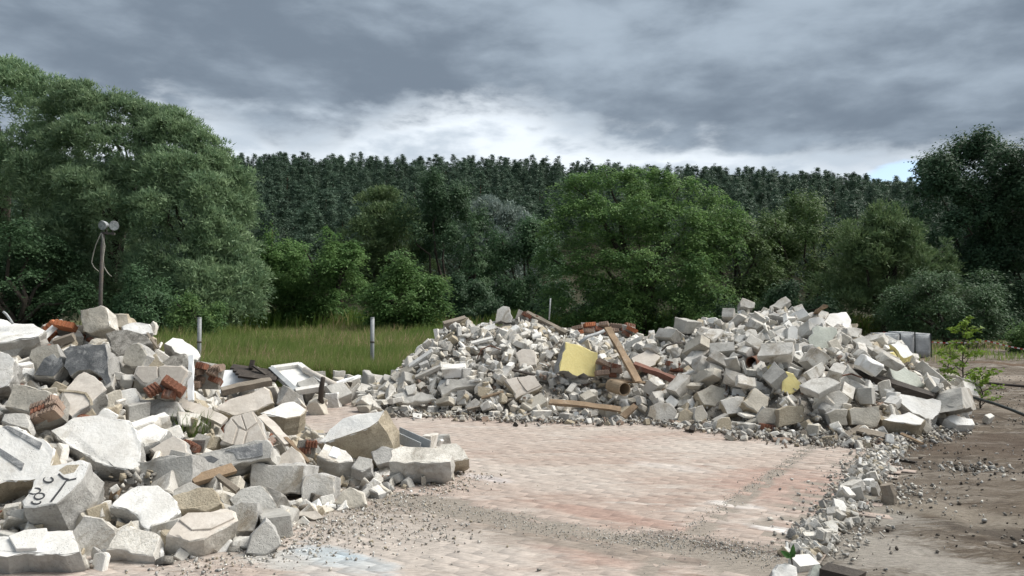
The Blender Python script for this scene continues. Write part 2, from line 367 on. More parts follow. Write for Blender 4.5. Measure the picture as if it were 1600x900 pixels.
# ------------------------------------------------------------------ heap outlines (pixel of crest and foot -> metres)
RT = [(540, 645), (560, 622), (600, 592), (640, 556), (690, 508), (720, 500), (790, 498), (830, 496), (870, 508), (900, 516), (980, 522), (1060, 518), (1080, 498), (1120, 496), (1160, 484), (1220, 477), (1260, 488), (1310, 492), (1340, 512), (1400, 530), (1430, 554), (1460, 578), (1500, 612), (1540, 655)]
RF = [(540, 646), (600, 648), (700, 648), (800, 655), (900, 658), (1000, 656), (1060, 662), (1130, 672), (1200, 684), (1300, 692), (1400, 690), (1480, 672), (1540, 662)]
def h_right(x, y):
    u = 800 + F * x / np.maximum(y, .1); Yr = interp(u, [(540, 12.4), (700, 13.2), (900, 13.4), (1200, 13.3), (1540, 12.0)])
    zt = np.maximum(1.6 + (480 - interp(u, RT)) / F * Yr, 0); Yf = 1.6 * F / (interp(u, RF) - 480)
    t = np.clip((y - Yf) / (Yr - Yf), 0, 1); front = zt * (1 - (1 - t) ** 1.55)
    back = zt * np.clip(1 - (y - Yr) / 2.6, 0, 1)
    h = np.where(y <= Yr, front, back); return np.where((u < 530) | (u > 1550), 0, h)
LT = [(-500, 520), (-200, 500), (0, 512), (60, 516), (130, 500), (230, 515), (300, 558), (345, 605), (400, 640), (450, 655), (520, 670), (600, 690), (700, 715), (745, 742)]
LF = [(-500, 905), (250, 898), (330, 892), (440, 866), (510, 825), (580, 796), (660, 770), (745, 745)]
def h_left(x, y):
    u = 800 + F * x / np.maximum(y, .1); Yr = interp(u, [(0, 8.4), (300, 8.3), (450, 8.3), (600, 7.6), (745, 7.1)])
    zt = np.maximum(1.6 + (480 - interp(u, LT)) / F * Yr, 0); Yf = 1.6 * F / (interp(u, LF) - 480)
    t = np.clip((y - Yf) / np.maximum(Yr - Yf, .05), 0, 1); front = zt * (1 - (1 - t) ** 1.2)
    back = zt * np.clip(1 - (y - Yr) / 2.2, 0, 1)
    h = np.where(y <= Yr, front, back); return np.where(u > 750, 0, h)
def heap_core(name, fn, x0, x1, y0, y1, sink, mat, seed, step=.09):
    X, Y = np.meshgrid(np.arange(x0, x1, step), np.arange(y0, y1, step)); V = np.stack([X.ravel(), Y.ravel(), 0 * X.ravel()], 1)
    H = fn(V[:, 0], V[:, 1]) - sink + .22 * (vnoise(V * 2.1, seed) - .5) + .14 * (vnoise(V * 6.3, seed + 1) - .5) + .05 * (vnoise(V * 17, seed + 2) - .5)
    V[:, 2] = np.maximum(H, -.12); ny, nx = X.shape; i = (np.arange(ny - 1)[:, None] * nx + np.arange(nx - 1)).ravel()
    Q = np.stack([i, i + 1, i + 1 + nx, i + nx], 1); keep = V[Q][:, :, 2].max(1) > -.11
    return npmesh(name, V, Q[keep], [mat], smooth=True)
# shared block shapes for the right-hand heap
BLOCKS = []
def make_blocks(voxel=.030):
    dims = [(.50, .24, .22), (.46, .25, .20), (.40, .24, .22), (.36, .25, .20), (.32, .22, .20), (.28, .22, .18), (.26, .20, .16), (.22, .18, .15), (.42, .30, .12), (.34, .26, .08), (.48, .20, .16), (.30, .24, .24), (.40, .33, .06), (.20, .16, .10), (.26, .24, .14)]
    for i in range(36):
        d = dims[i % 15]; BLOCKS.append(chunk_mesh('block_shape', d, 1 + (i * 7) % 5, 100 + i, voxel, [MAT['aac_white'], MAT['broken_white']], .017))
# ------------------------------------------------------------------ hand-placed broken pieces, left heap then right heap
# (name, label, category, outline in photo pixels, depth Y, face normal, thickness, face material, side material)
MW, MC, AW, AG, BB = 'plaster_white', 'plaster_cream', 'aac_white', 'aac_grey', 'block_beige'
XW, XG, XT, CG, BT = 'broken_white', 'broken_grey', 'broken_tan', 'conglomerate', 'bitumen'
LEFT = [
 ('concrete_slab', 'long white-topped concrete slab lying across the upper left edge of the left heap', 'slab', [(-70, 490), (0, 497), (19, 504), (53, 505), (72, 516), (61, 526), (0, 536), (-70, 542)], 7.7, (.05, -.55, .83), .20, MW, 'aac_grey'),
 ('concrete_block', 'rounded pale block cut by the left photo edge below the long white slab', 'block', [(-40, 552), (0, 549), (13, 552), (23, 562), (20, 588), (13, 602), (-40, 612)], 6.7, (.1, -.85, .5), .35, MW, XG),
 ('concrete_block', 'pale block with dark tar smeared over its lower right half', 'block', [(48, 546), (60, 540), (90, 536), (98, 560), (99, 572), (84, 590), (52, 588)], 7.0, (-.1, -.88, .45), .28, BB, XG),
 ('concrete_lintel', 'large tar-grey lintel block with an arched hollow underneath', 'lintel', [(98, 548), (110, 541), (164, 537), (169, 566), (176, 600), (166, 604), (157, 588), (140, 578), (122, 580), (110, 588), (100, 572)], 6.95, (.05, -.93, .36), .5, BT, XG),
 ('concrete_block', 'upright beige-grey square block crowning the left heap below the lamp', 'block', [(125, 485), (157, 477), (165, 480), (173, 511), (141, 521), (131, 518)], 8.0, (.1, -.95, .3), .30, BB, XW),
 ('concrete_block', 'beige block wedged behind the crowning square block', 'block', [(166, 492), (200, 490), (206, 512), (170, 516)], 8.35, (.1, -.95, .3), .28, BB, XT),
 ('concrete_slab', 'flat white-edged slab just right of the summit debris of the left heap', 'slab', [(189, 508), (206, 503), (234, 505), (238, 519), (205, 526), (192, 518)], 8.0, (0, -.7, .72), .14, MW, XG),
 ('stone_piece', 'small upright ear-shaped white stone at the summit edge of the left heap', 'stone', [(234, 522), (233, 508), (239, 501), (244, 507), (242, 524)], 8.1, (.1, -.97, .2), .09, XW, XW),
 ('concrete_boulder', 'speckled rough conglomerate boulder in the upper middle of the left heap', 'boulder', [(164, 521), (180, 515), (200, 514), (222, 522), (238, 536), (214, 546), (184, 556), (172, 545)], 7.6, (0, -.72, .7), .3, CG, CG),
 ('concrete_block', 'smooth beige block with a rounded corner below the speckled boulder', 'block', [(192, 566), (194, 548), (205, 537), (214, 535), (231, 556), (222, 573), (204, 574)], 7.25, (-.15, -.93, .35), .3, BB, XG),
 ('concrete_block', 'brownish wedge block leaning on the smooth rounded beige block', 'block', [(222, 573), (243, 553), (262, 571), (258, 576)], 7.3, (.2, -.9, .4), .25, XT, XG),
 ('concrete_slab', 'domed white slab hanging over the right shoulder of the left heap', 'slab', [(256, 537), (270, 527), (285, 530), (302, 541), (313, 556), (308, 562), (290, 557), (272, 550)], 8.0, (.25, -.6, .76), .22, MW, XG),
 ('wall_panel', 'wide cream tiled wall panel on the right shoulder of the left heap', 'wall panel', [(206, 588), (214, 571), (284, 571), (296, 580), (288, 596), (276, 622), (252, 606), (222, 600)], 7.0, (.05, -.9, .42), .16, MC, XG),
 ('concrete_slab', 'gravel-crusted slab behind the cream tiled panel', 'slab', [(252, 566), (268, 556), (288, 552), (297, 563), (296, 574), (262, 575)], 7.5, (.1, -.8, .6), .2, CG, XG),
 ('concrete_block', 'tan-faced block with pale rim near the left photo edge', 'block', [(5, 637), (19, 600), (48, 603), (78, 613), (77, 624), (43, 644)], 6.35, (-.1, -.82, .58), .34, BB, XW),
 ('concrete_block', 'grey and white cube below the cream tiled panel', 'block', [(185, 610), (212, 606), (217, 618), (222, 640), (204, 652), (194, 634)], 6.75, (.28, -.86, .42), .32, MW, XG),
 ('concrete_block', 'long light grey block lying under the broken red bricks', 'block', [(216, 622), (277, 628), (294, 648), (284, 653), (232, 648), (219, 640)], 6.75, (0, -.8, .6), .25, AG, XG),
 ('concrete_bar', 'white rectangular bar of concrete resting above the huge white slab', 'block', [(198, 661), (258, 643), (265, 648), (208, 668)], 6.35, (0, -.25, .97), .14, MW, AW),
 ('concrete_slab', 'huge white-plastered slab in the centre of the left heap', 'slab', [(77, 673), (98, 662), (115, 651), (135, 649), (170, 653), (202, 657), (214, 672), (223, 692), (221, 722), (214, 735), (178, 731), (146, 722), (124, 706), (98, 690)], 5.95, (.05, -.62, .78), .36, MW, XG),
 ('concrete_block', 'white faceted block just right of the huge white slab', 'block', [(208, 672), (226, 663), (242, 660), (264, 672), (250, 690), (226, 696), (214, 688)], 6.2, (.05, -.6, .8), .2, MW, XG),
 ('concrete_slab', 'pale triangular slab behind the pinkish slab in the left heap', 'slab', [(246, 692), (258, 672), (280, 664), (288, 682), (276, 690)], 6.35, (.2, -.75, .62), .12, AW, XG),
 ('concrete_slab', 'pinkish cream slab above the block with the white glazed tile', 'slab', [(233, 702), (254, 690), (272, 680), (290, 690), (300, 713), (250, 714)], 6.1, (0, -.75, .66), .10, MC, XG),
 ('concrete_block', 'grey block carrying a white glazed tile on its face', 'block', [(215, 722), (248, 712), (300, 710), (302, 738), (298, 764), (258, 772), (216, 762)], 5.75, (-.1, -.95, .3), .4, AG, XG),
 ('column_piece', 'fallen white wall piece with two dark stripes at the left photo edge', 'wall piece', [(-50, 672), (10, 663), (40, 673), (70, 685), (86, 702), (80, 730), (66, 748), (-50, 760)], 5.55, (.1, -.75, .65), .4, MW, XT),
 ('concrete_slab', 'small grey wedge slab lying on the striped wall piece', 'slab', [(2, 658), (6, 646), (42, 645), (48, 664), (44, 671), (26, 667)], 5.9, (0, -.7, .7), .1, AG, XG),
 ('concrete_block', 'cream-white block with black painted marks at the lower left', 'block', [(36, 782), (52, 752), (75, 726), (108, 722), (141, 723), (132, 746), (112, 768), (88, 788), (37, 792)], 5.05, (-.12, -.62, .78), .34, MW, XG),
 ('concrete_block', 'rough pale block between the marked block and the small white cube', 'block', [(113, 828), (130, 804), (160, 808), (182, 828), (180, 850), (166, 876), (118, 882)], 4.85, (.05, -.9, .44), .3, AW, XW),
 ('concrete_block', 'big smooth grey block in the bottom left corner', 'block', [(-60, 838), (60, 832), (113, 829), (126, 862), (60, 866), (-60, 872)], 4.55, (0, -.35, .94), .36, MW, AG),
 ('concrete_block', 'white angular boulder-like block in front of the huge white slab', 'block', [(172, 791), (190, 772), (214, 760), (246, 758), (264, 770), (281, 800), (262, 814), (232, 829), (214, 806), (196, 796)], 5.15, (.05, -.6, .8), .34, MW, XG),
 ('concrete_block', 'small white cube at the front foot of the left heap', 'block', [(167, 858), (184, 830), (198, 822), (248, 838), (240, 868), (205, 866)], 4.72, (.05, -.55, .83), .22, XW, AW),
 ('concrete_block', 'big five-sided block with a cream top crust at the front foot', 'block', [(260, 836), (278, 812), (292, 800), (368, 800), (371, 812), (352, 824), (330, 834), (318, 842)], 4.85, (.05, -.45, .89), .40, 'plaster_cream', XW),
 ('concrete_block', 'pale upright block behind the five-sided block', 'block', [(356, 792), (378, 782), (403, 784), (405, 800), (396, 831), (368, 832)], 5.15, (.1, -.95, .3), .3, AW, XG),
 ('concrete_block', 'speckled grey rounded block left of the square-faced block', 'block', [(356, 780), (376, 763), (408, 757), (424, 776), (436, 802), (402, 816), (372, 800)], 5.4, (.1, -.8, .6), .32, AG, CG),
 ('concrete_slab', 'grey triangular slab standing at the edge of the blue-painted paving', 'slab', [(382, 866), (392, 834), (415, 811), (428, 822), (438, 840), (440, 852), (416, 868)], 4.85, (.22, -.86, .46), .16, AG, XG),
 ('concrete_slab', 'brownish slab behind the five-sided block', 'slab', [(262, 796), (268, 774), (300, 764), (332, 761), (346, 786), (322, 800)], 5.35, (0, -.75, .66), .2, XT, XT),
 ('concrete_bar', 'long grey bar with dark tar patches in the middle of the left heap', 'block', [(302, 713), (360, 698), (418, 687), (426, 700), (424, 716), (310, 736)], 6.15, (.05, -.85, .52), .24, AG, AG),
 ('wall_panel', 'pinkish grey tiled panel leaning upright in the middle of the left heap', 'wall panel', [(343, 694), (350, 668), (360, 652), (396, 641), (410, 660), (422, 694), (380, 700)], 6.6, (.1, -.85, .5), .16, MC, XG),
 ('concrete_slab', 'long beige slab sloping behind the pinkish tiled panel', 'slab', [(336, 640), (372, 620), (412, 604), (430, 630), (402, 642), (366, 650)], 7.3, (.05, -.7, .7), .18, MC, XT),
 ('concrete_block', 'white-topped block with a brown overhanging underside', 'block', [(408, 645), (440, 630), (460, 627), (480, 640), (470, 650), (446, 654)], 7.2, (.1, -.35, .93), .24, MW, XT),
 ('concrete_block', 'two-toned grey and white cube beside the big tilted block', 'block', [(494, 712), (507, 692), (540, 703), (552, 720), (530, 722)], 6.7, (.2, -.5, .84), .30, AW, AG),
 ('concrete_slab', 'pale triangular slab behind the square-faced block', 'slab', [(424, 726), (442, 708), (455, 697), (468, 706), (478, 726)], 6.45, (.05, -.85, .52), .14, MC, XW),
 ('concrete_block', 'square-faced light grey block in the middle of the left heap', 'block', [(393, 724), (430, 725), (477, 726), (474, 752), (470, 772), (420, 772), (390, 768)], 6.15, (0, -.97, .24), .34, AW, XG),
 ('concrete_block', 'pale block tucked against the right of the square-faced block', 'block', [(476, 742), (500, 738), (522, 746), (523, 766), (518, 790), (470, 786)], 6.1, (.1, -.93, .36), .3, AW, XG),
 ('concrete_boulder', 'cream boulder at the front foot below the pale tucked block', 'boulder', [(519, 786), (530, 770), (546, 757), (566, 770), (573, 788), (546, 796)], 5.95, (.1, -.88, .46), .2, 'block_beige', XW),
 ('concrete_block', 'big tilted block with a sail-shaped white top in the left heap', 'block', [(496, 691), (514, 670), (536, 653), (572, 645), (603, 640), (592, 658), (562, 675), (528, 686)], 7.05, (-.30, -.55, .78), .40, MW, XT),
 ('concrete_block', 'long clean grey block with broken white top at right end of left heap', 'block', [(606, 722), (610, 704), (626, 697), (690, 699), (708, 712), (704, 722), (660, 724)], 6.75, (0, -.35, .94), .24, XW, AG),
 ('concrete_boulder', 'white-topped boulder behind the right end of the long clean grey block', 'boulder', [(676, 706), (690, 694), (712, 692), (726, 704), (733, 716), (704, 722)], 7.1, (.1, -.5, .86), .24, XW, XT),
 ('concrete_block', 'grey angular block below the sail-shaped top block', 'block', [(549, 730), (560, 711), (582, 716), (580, 730), (566, 736)], 6.65, (.1, -.75, .65), .16, AG, XG),
 ('concrete_block', 'dark shaded block between the big tilted block and the long clean block', 'block', [(580, 706), (596, 698), (616, 700), (614, 722), (588, 728)], 7.0, (.1, -.8, .6), .24, XG, XG),
 ('concrete_block', 'small pale cube in front of the grey angular block', 'block', [(576, 764), (590, 756), (598, 766), (590, 772)], 6.25, (.1, -.5, .85), .1, AW, XG),
 ('concrete_slab', 'small striped plaster shard on the ground left of the cream boulder', 'shard', [(455, 808), (480, 791), (504, 808), (490, 812)], 5.6, (0, -.6, .8), .05, MC, XW),
]
RIGHT = [
 ('painted_slab', 'bright yellow painted wall slab in the front of the right heap', 'wall slab', [(884, 535), (894, 536), (906, 540), (916, 544), (924, 549), (935, 550), (934, 560), (932, 574), (930, 588), (918, 588), (912, 584), (902, 589), (894, 586), (888, 581), (873, 581), (877, 560)], 11.3, (.32, -.9, .3), .22, 'yellow_paint', XG),
 ('concrete_block', 'white upright stub crowning the left mound of the right heap', 'block', [(774, 504), (777, 484), (786, 478), (796, 480), (799, 504)], 13.2, (0, -.97, .2), .25, AW, XG),
 ('wall_panel', 'cream tiled panel with a joint at the front left of the right heap', 'wall panel', [(787, 594), (806, 588), (836, 586), (848, 604), (824, 614), (806, 622)], 11.2, (.0, -.75, .66), .14, MC, XT),
 ('concrete_slab', 'ragged off-white plaster slab above the cream tiled panel', 'slab', [(805, 552), (816, 544), (834, 547), (838, 570), (812, 574)], 11.9, (.05, -.85, .5), .14, 'plaster_cream', XW),
 ('concrete_bar', 'long grey concrete bar at the left foot of the right heap', 'block', [(684, 603), (700, 592), (756, 588), (757, 600), (714, 606), (690, 618)], 11.5, (0, -.75, .65), .2, AG, AW),
 ('concrete_slab', 'white-ended flat block lying at the very foot of the left mound', 'block', [(611, 618), (632, 612), (676, 616), (684, 624), (628, 629)], 11.6, (0, -.5, .85), .16, AG, AW),
 ('concrete_slab', 'pale slab behind the slanting plank in the saddle of the right heap', 'slab', [(986, 560), (1012, 547), (1033, 556), (1024, 570), (998, 576)], 11.7, (0, -.6, .8), .14, MC, XT),
 ('concrete_block', 'long white block leaning right of the saddle of the right heap', 'block', [(1068, 562), (1092, 548), (1110, 544), (1100, 556), (1078, 570)], 11.8, (-.2, -.6, .78), .22, AW, AG),
 ('concrete_block', 'pale green-grey square slab high on the right mound', 'slab', [(1262, 534), (1276, 508), (1308, 512), (1309, 520), (1296, 546), (1266, 541)], 12.0, (.1, -.9, .42), .14, 'pale_green', XG),
 ('concrete_slab', 'bright white broken slab at the summit of the right mound', 'slab', [(1288, 502), (1296, 490), (1322, 488), (1330, 500), (1328, 512), (1304, 513)], 12.7, (.15, -.7, .7), .12, MW, AW),
 ('concrete_slab', 'white slab leaning behind the pale green square slab', 'slab', [(1258, 516), (1264, 498), (1286, 496), (1290, 508), (1276, 508)], 12.6, (-.1, -.8, .6), .12, MW, AW),
 ('concrete_block', 'left of two blocks on the topmost point of the right mound', 'block', [(1157, 479), (1160, 465), (1180, 473), (1179, 481), (1170, 482)], 13.2, (.1, -.85, .5), .2, AW, AG),
 ('concrete_block', 'right of two blocks on the topmost point, tilted upwards', 'block', [(1203, 478), (1228, 462), (1237, 470), (1220, 484)], 13.2, (-.2, -.75, .62), .2, AW, AG),
 ('concrete_block', 'white standing block with a rounded top below the summit of the right mound', 'block', [(1230, 532), (1231, 512), (1240, 507), (1248, 514), (1247, 535)], 12.2, (.1, -.95, .3), .2, MW, AG),
 ('concrete_slab', 'grey and cream flat slab on the right slope of the right mound', 'slab', [(1390, 574), (1402, 572), (1430, 582), (1446, 602), (1420, 606), (1404, 606)], 10.6, (.15, -.75, .65), .2, 'pale_green', XG),
 ('concrete_slab', 'large bright white plastered slab at the right front of the right heap', 'slab', [(1400, 622), (1406, 615), (1440, 621), (1476, 627), (1470, 642), (1458, 656), (1426, 646)], 9.7, (.1, -.72, .68), .24, MW, XW),
 ('concrete_block', 'big tan-sided block with a white top at the right front foot', 'block', [(1378, 655), (1394, 647), (1420, 643), (1446, 656), (1440, 664), (1400, 660)], 9.1, (.05, -.45, .89), .26, MW, XT),
 ('concrete_block', 'tall grey block leaning at the right end of the right heap', 'block', [(1502, 604), (1516, 608), (1526, 640), (1506, 638)], 9.9, (.75, -.6, .3), .3, AW, AG),
 ('concrete_block', 'rounded white block on the ground at the right end of the right heap', 'block', [(1478, 654), (1492, 648), (1520, 654), (1524, 664), (1496, 664)], 9.6, (.05, -.6, .8), .16, MW, AW),
 ('concrete_block', 'small white cube farthest right beyond the right heap', 'block', [(1538, 648), (1548, 645), (1555, 650), (1546, 654)], 10.0, (.05, -.4, .9), .12, AW, AW),
 ('concrete_block', 'big beige rectangular block in the front row under the right mound', 'block', [(1326, 640), (1336, 636), (1374, 634), (1376, 652), (1370, 666), (1330, 664)], 9.6, (0, -.95, .3), .3, BB, XT),
 ('concrete_boulder', 'grey faceted boulder above the beige rectangular block', 'boulder', [(1284, 632), (1292, 614), (1312, 610), (1328, 622), (1318, 636), (1296, 640)], 9.9, (0, -.85, .5), .3, AG, XT),
 ('concrete_block', 'grey block touching the left of the beige rectangular block', 'block', [(1292, 646), (1306, 640), (1324, 640), (1326, 664), (1300, 668)], 9.6, (-.15, -.92, .36), .26, BB, XG),
 ('concrete_block', 'square beige block in the front row, left of the long-edged tan block', 'block', [(1186, 643), (1194, 636), (1216, 638), (1214, 662), (1186, 664)], 9.9, (-.1, -.95, .3), .26, BB, XG),
 ('concrete_block', 'tan block standing on end in the front row of the right heap', 'block', [(1216, 668), (1217, 640), (1232, 634), (1256, 634), (1256, 656), (1236, 664)], 9.7, (.1, -.95, .3), .28, XT, XT),
 ('concrete_block', 'broken tan block with two split layers above the front row', 'block', [(1162, 628), (1180, 606), (1202, 620), (1200, 634), (1184, 646)], 10.1, (.1, -.85, .5), .24, BB, XT),
 ('concrete_block', 'grey-white block left of the two-layered tan block', 'block', [(1126, 626), (1140, 622), (1164, 620), (1160, 646), (1136, 648)], 10.2, (-.05, -.92, .4), .28, AW, XT),
 ('concrete_block', 'half-round ended block standing apart on the paving before the right heap', 'block', [(1118, 674), (1120, 658), (1128, 652), (1140, 652), (1144, 660), (1143, 677)], 9.6, (.2, -.95, .22), .2, XT, AW),
 ('concrete_boulder', 'big rounded white boulder at the middle foot of the right heap', 'boulder', [(1012, 650), (1014, 634), (1028, 628), (1048, 630), (1058, 642), (1056, 658), (1030, 660)], 10.4, (0, -.85, .5), .26, AW, AW),
 ('concrete_boulder', 'tan boulder just right of the big rounded white boulder', 'boulder', [(1058, 658), (1062, 644), (1072, 638), (1084, 646), (1084, 658), (1070, 665)], 10.2, (0, -.9, .4), .2, XT, XT),
 ('concrete_boulder', 'pointed grey boulder between the tan boulder and the half-round block', 'boulder', [(1084, 652), (1090, 634), (1098, 632), (1107, 648), (1102, 660), (1088, 662)], 10.3, (0, -.9, .4), .18, BB, XG),
 ('concrete_block', 'big beige block with a flat front above the pointed grey boulder', 'block', [(1088, 612), (1112, 600), (1132, 606), (1138, 618), (1122, 636), (1100, 632)], 10.6, (.1, -.85, .5), .3, BB, XT),
 ('painted_slab', 'yellow triangular plaster piece in the middle of the right mound', 'wall piece', [(1220, 612), (1229, 581), (1241, 584), (1254, 603), (1236, 616)], 10.5, (0, -.95, .3), .1, 'yellow_paint', XT),
 ('painted_slab', 'small yellow-edged block right of the rusty pipe', 'wall piece', [(1198, 572), (1206, 569), (1213, 582), (1204, 590)], 10.9, (.3, -.9, .3), .12, 'yellow_paint', XW),
 ('painted_slab', 'narrow yellow slab on edge on the right slope', 'wall piece', [(1391, 551), (1397, 550), (1406, 573), (1397, 572)], 11.0, (.2, -.95, .2), .12, 'yellow_paint', XW),
 ('concrete_slab', 'pale slab with a yellow underside at the far right slope', 'slab', [(1392, 538), (1402, 532), (1418, 540), (1428, 554), (1412, 560)], 11.4, (.2, -.6, .78), .12, MW, 'yellow_paint'),
 ('concrete_block', 'small grey block on the foreground edge left of the seedling', 'block', [(1208, 890), (1214, 881), (1230, 879), (1246, 884), (1248, 906), (1208, 908)], 4.4, (0, -.75, .66), .1, MW, XG),
 ('concrete_block', 'greenish white broken block at the bottom edge right of the seedling', 'block', [(1262, 902), (1272, 880), (1282, 879), (1290, 890), (1288, 910), (1262, 912)], 4.4, (-.2, -.8, .56), .12, 'pale_green', XW),
]
HERO = []
def surface_depth(fn, u, v, sink):
    """depth at which the ray of a photo pixel meets a heap's surface"""
    r_ = ray(u, v); Y = np.arange(4.4, 14, .03); p = CAM + r_[None] * (Y / r_[1])[:, None]; k = np.nonzero(p[:, 2] <= fn(p[:, 0], p[:, 1]) - sink)[0]
    return Y[k[0]] if len(k) else None
def place_heroes(rows, voxel_k, seed0, heap):
    for i, (name, label, cat, poly, Y, n, dep, m0, m1) in enumerate(rows):
        n = unit(n); c = np.mean(poly, 0)
        if heap == 'right':
            ys = surface_depth(h_right, c[0], c[1], .0)
            if ys and ys < Y + .3: Y = min(Y, ys) - .02
        p0 = P(c[0], c[1], Y); pts = [PL(u, v, p0, n) for u, v in poly]
        me, cen = prism_mesh(name, pts, n, dep, [MAT[m0], MAT[m1]], max(.012, voxel_k * Y), seed0 + i, amp=.015, jit=.013)
        o = link(name, me, label=label, category=cat); o.location = cen
        HERO.append((label, c, Y, np.array(poly, float), o, p0, n))
# ------------------------------------------------------------------ ground, yard, paving
A_ = np.array((math.sin(R(33)), math.cos(R(33)))); B_ = np.array((math.cos(R(33)), -math.sin(R(33))))   # paving axes: along / across
def ground_mat(name, rows, masks=(), bump=.6, rough=.95, objvar=0.0):
    """rows: (colour, noise scale, lo, hi) laid over the first colour; masks: (x, y, rx, ry, angle, colour, strength) stains in metres"""
    m, nt, N, L = nodes(name); ge = N('ShaderNodeNewGeometry'); pos = ge.outputs['Position']
    mp = N('ShaderNodeMapping'); mp.vector_type = 'POINT'; L(pos, mp.inputs[0]); mp.inputs['Rotation'].default_value = (0, 0, R(33)); mp.inputs['Scale'].default_value = (.42, 1.5, 1)
    def no(s, d=6, r=.6, off=0, v=None):
        n = N('ShaderNodeTexNoise'); n.noise_dimensions = '4D'; n.inputs['W'].default_value = off; L(v or mp.outputs[0], n.inputs[0]); n.inputs['Scale'].default_value = s; n.inputs['Detail'].default_value = d; n.inputs['Roughness'].default_value = r; n.inputs['Distortion'].default_value = .3; return n.outputs['Fac']
    def mr(x, a, b, c=0, d=1):
        n = N('ShaderNodeMapRange'); L(x, n.inputs[0]); n.inputs[1].default_value = a; n.inputs[2].default_value = b; n.inputs[3].default_value = c; n.inputs[4].default_value = d; return n.outputs[0]
    def mix(f, a, b, bt='MIX'):
        n = N('ShaderNodeMix', data_type='RGBA', blend_type=bt)
        if isinstance(f, float): n.inputs[0].default_value = f
        else: L(f, n.inputs[0])
        for i, x in ((6, a), (7, b)):
            if isinstance(x, tuple): n.inputs[i].default_value = (*x, 1)
            else: L(x, n.inputs[i])
        return n.outputs[2]
    def mt(op, a, b):
        n = N('ShaderNodeMath', operation=op)
        for i, x in enumerate((a, b)):
            if isinstance(x, (int, float)): n.inputs[i].default_value = x
            else: L(x, n.inputs[i])
        return n.outputs[0]
    col = rows[0]
    for i, (c, s, lo, hi) in enumerate(rows[1:]): col = mix(mr(no(s, 8, .68, i * 3.1), lo, hi), col, c)
    ragged = mt('ADD', mt('MULTIPLY', no(3.2, 6, .7, 9.0), .6), mt('MULTIPLY', no(13, 6, .75, 5.0), .4))
    for (x, y, rx, ry, an, c, st) in masks:
        v = N('ShaderNodeMapping'); v.vector_type = 'TEXTURE'; L(pos, v.inputs[0]); v.inputs['Location'].default_value = (x, y, 0); v.inputs['Rotation'].default_value = (0, 0, an); v.inputs['Scale'].default_value = (rx, ry, 1000)
        ln = N('ShaderNodeVectorMath', operation='LENGTH'); L(v.outputs[0], ln.inputs[0])
        f = mr(mt('ADD', ln.outputs['Value'], mt('MULTIPLY', mt('SUBTRACT', ragged, .5), 3.2)), 1.05, .6, 0, st); col = mix(f, col, c)
    fin = no(38, 5, .75, 4.0); col = mix(.35, col, mix(mr(fin, .3, .7), (0, 0, 0), (1, 1, 1)), 'OVERLAY')
    if objvar:
        oi = N('ShaderNodeObjectInfo'); at = N('ShaderNodeAttribute'); at.attribute_name = 'rnd'
        hs = N('ShaderNodeHueSaturation'); L(mr(mt('FRACT', mt('ADD', oi.outputs['Random'], at.outputs['Fac']), 0), 0, 1, 1 - objvar, 1 + objvar), hs.inputs['Value']); L(col, hs.inputs['Color']); col = hs.outputs[0]
    bp = N('ShaderNodeBump'); bp.inputs['Strength'].default_value = bump; bp.inputs['Distance'].default_value = .02; L(mt('ADD', fin, no(9, 6, .6, 2.0)), bp.inputs['Height'])
    b = N('ShaderNodeBsdfPrincipled'); L(col, b.inputs['Base Color']); b.inputs['Roughness'].default_value = rough; b.inputs['Specular IOR Level'].default_value = .2; L(bp.outputs[0], b.inputs['Normal'])
    o = N('ShaderNodeOutputMaterial'); L(b.outputs[0], o.inputs[0]); return m
def gm(u, v, rx, ry, col, st, ang=R(-33)):
    p = G(u, v); return (p[0], p[1], rx, ry, ang, col, st)
ground_mat('forest_floor', [(.03, .035, .018), ((.05, .042, .026), 1.2, .4, .6)])
ground_mat('meadow_soil', [(.075, .085, .03), ((.10, .085, .05), 1.2, .4, .6), ((.05, .07, .022), .4, .45, .6)])
WHT = (.70, .69, .67); BLU = (.36, .47, .54); RED = (.30, .185, .148); DUST = (.43, .385, .345)
PT_ROWS = [(.345, .272, .232), ((.405, .352, .310), .55, .36, .60), ((.29, .215, .178), 1.3, .52, .66), ((.45, .405, .365), 2.6, .53, .66), ((.245, .19, .158), 5.0, .58, .68)]
BRN = (.20, .168, .138)
PT_MASK = [gm(560, 815, 1.1, .42, BRN, .8), gm(720, 828, .8, .35, BRN, .7), gm(900, 848, .9, .22, BRN, .7), gm(1140, 866, .8, .32, (.15, .125, .105), .85), gm(640, 880, .7, .2, (.30, .255, .215), .6), gm(950, 806, .8, .16, RED, .55), gm(1230, 760, .75, .8, RED, .55, 0), gm(1000, 690, .6, .25, RED, .35), gm(905, 870, .5, .12, RED, .4),
     gm(620, 850, 1.3, .7, DUST, .75), gm(1080, 700, .9, .5, DUST, .6), gm(830, 745, 1.4, .5, DUST, .55), gm(700, 690, 1.2, .9, (.38, .32, .28), .6),
     gm(1235, 832, .32, .09, WHT, .6), gm(1150, 790, .24, .10, WHT, .4), gm(1265, 820, .18, .07, WHT, .4), gm(1045, 730, .5, .16, WHT, .22), gm(760, 748, .35, .12, (.46, .43, .43), .6),
     gm(500, 866, .34, .17, BLU, .5), gm(560, 884, .36, .15, BLU, .35), gm(430, 876, .30, .16, (.42, .41, .385), .7), gm(500, 886, .5, .2, (.42, .41, .39), .5)]
ground_mat('paving_tile', PT_ROWS, PT_MASK, .3, .88, .01)
def stm(s, t, rs, rt_, col, st): return (s * B_[0] + t * A_[0], s * B_[1] + t * A_[1], rs, rt_, R(-33), col, st)
GRIT = (.255, .225, .192)
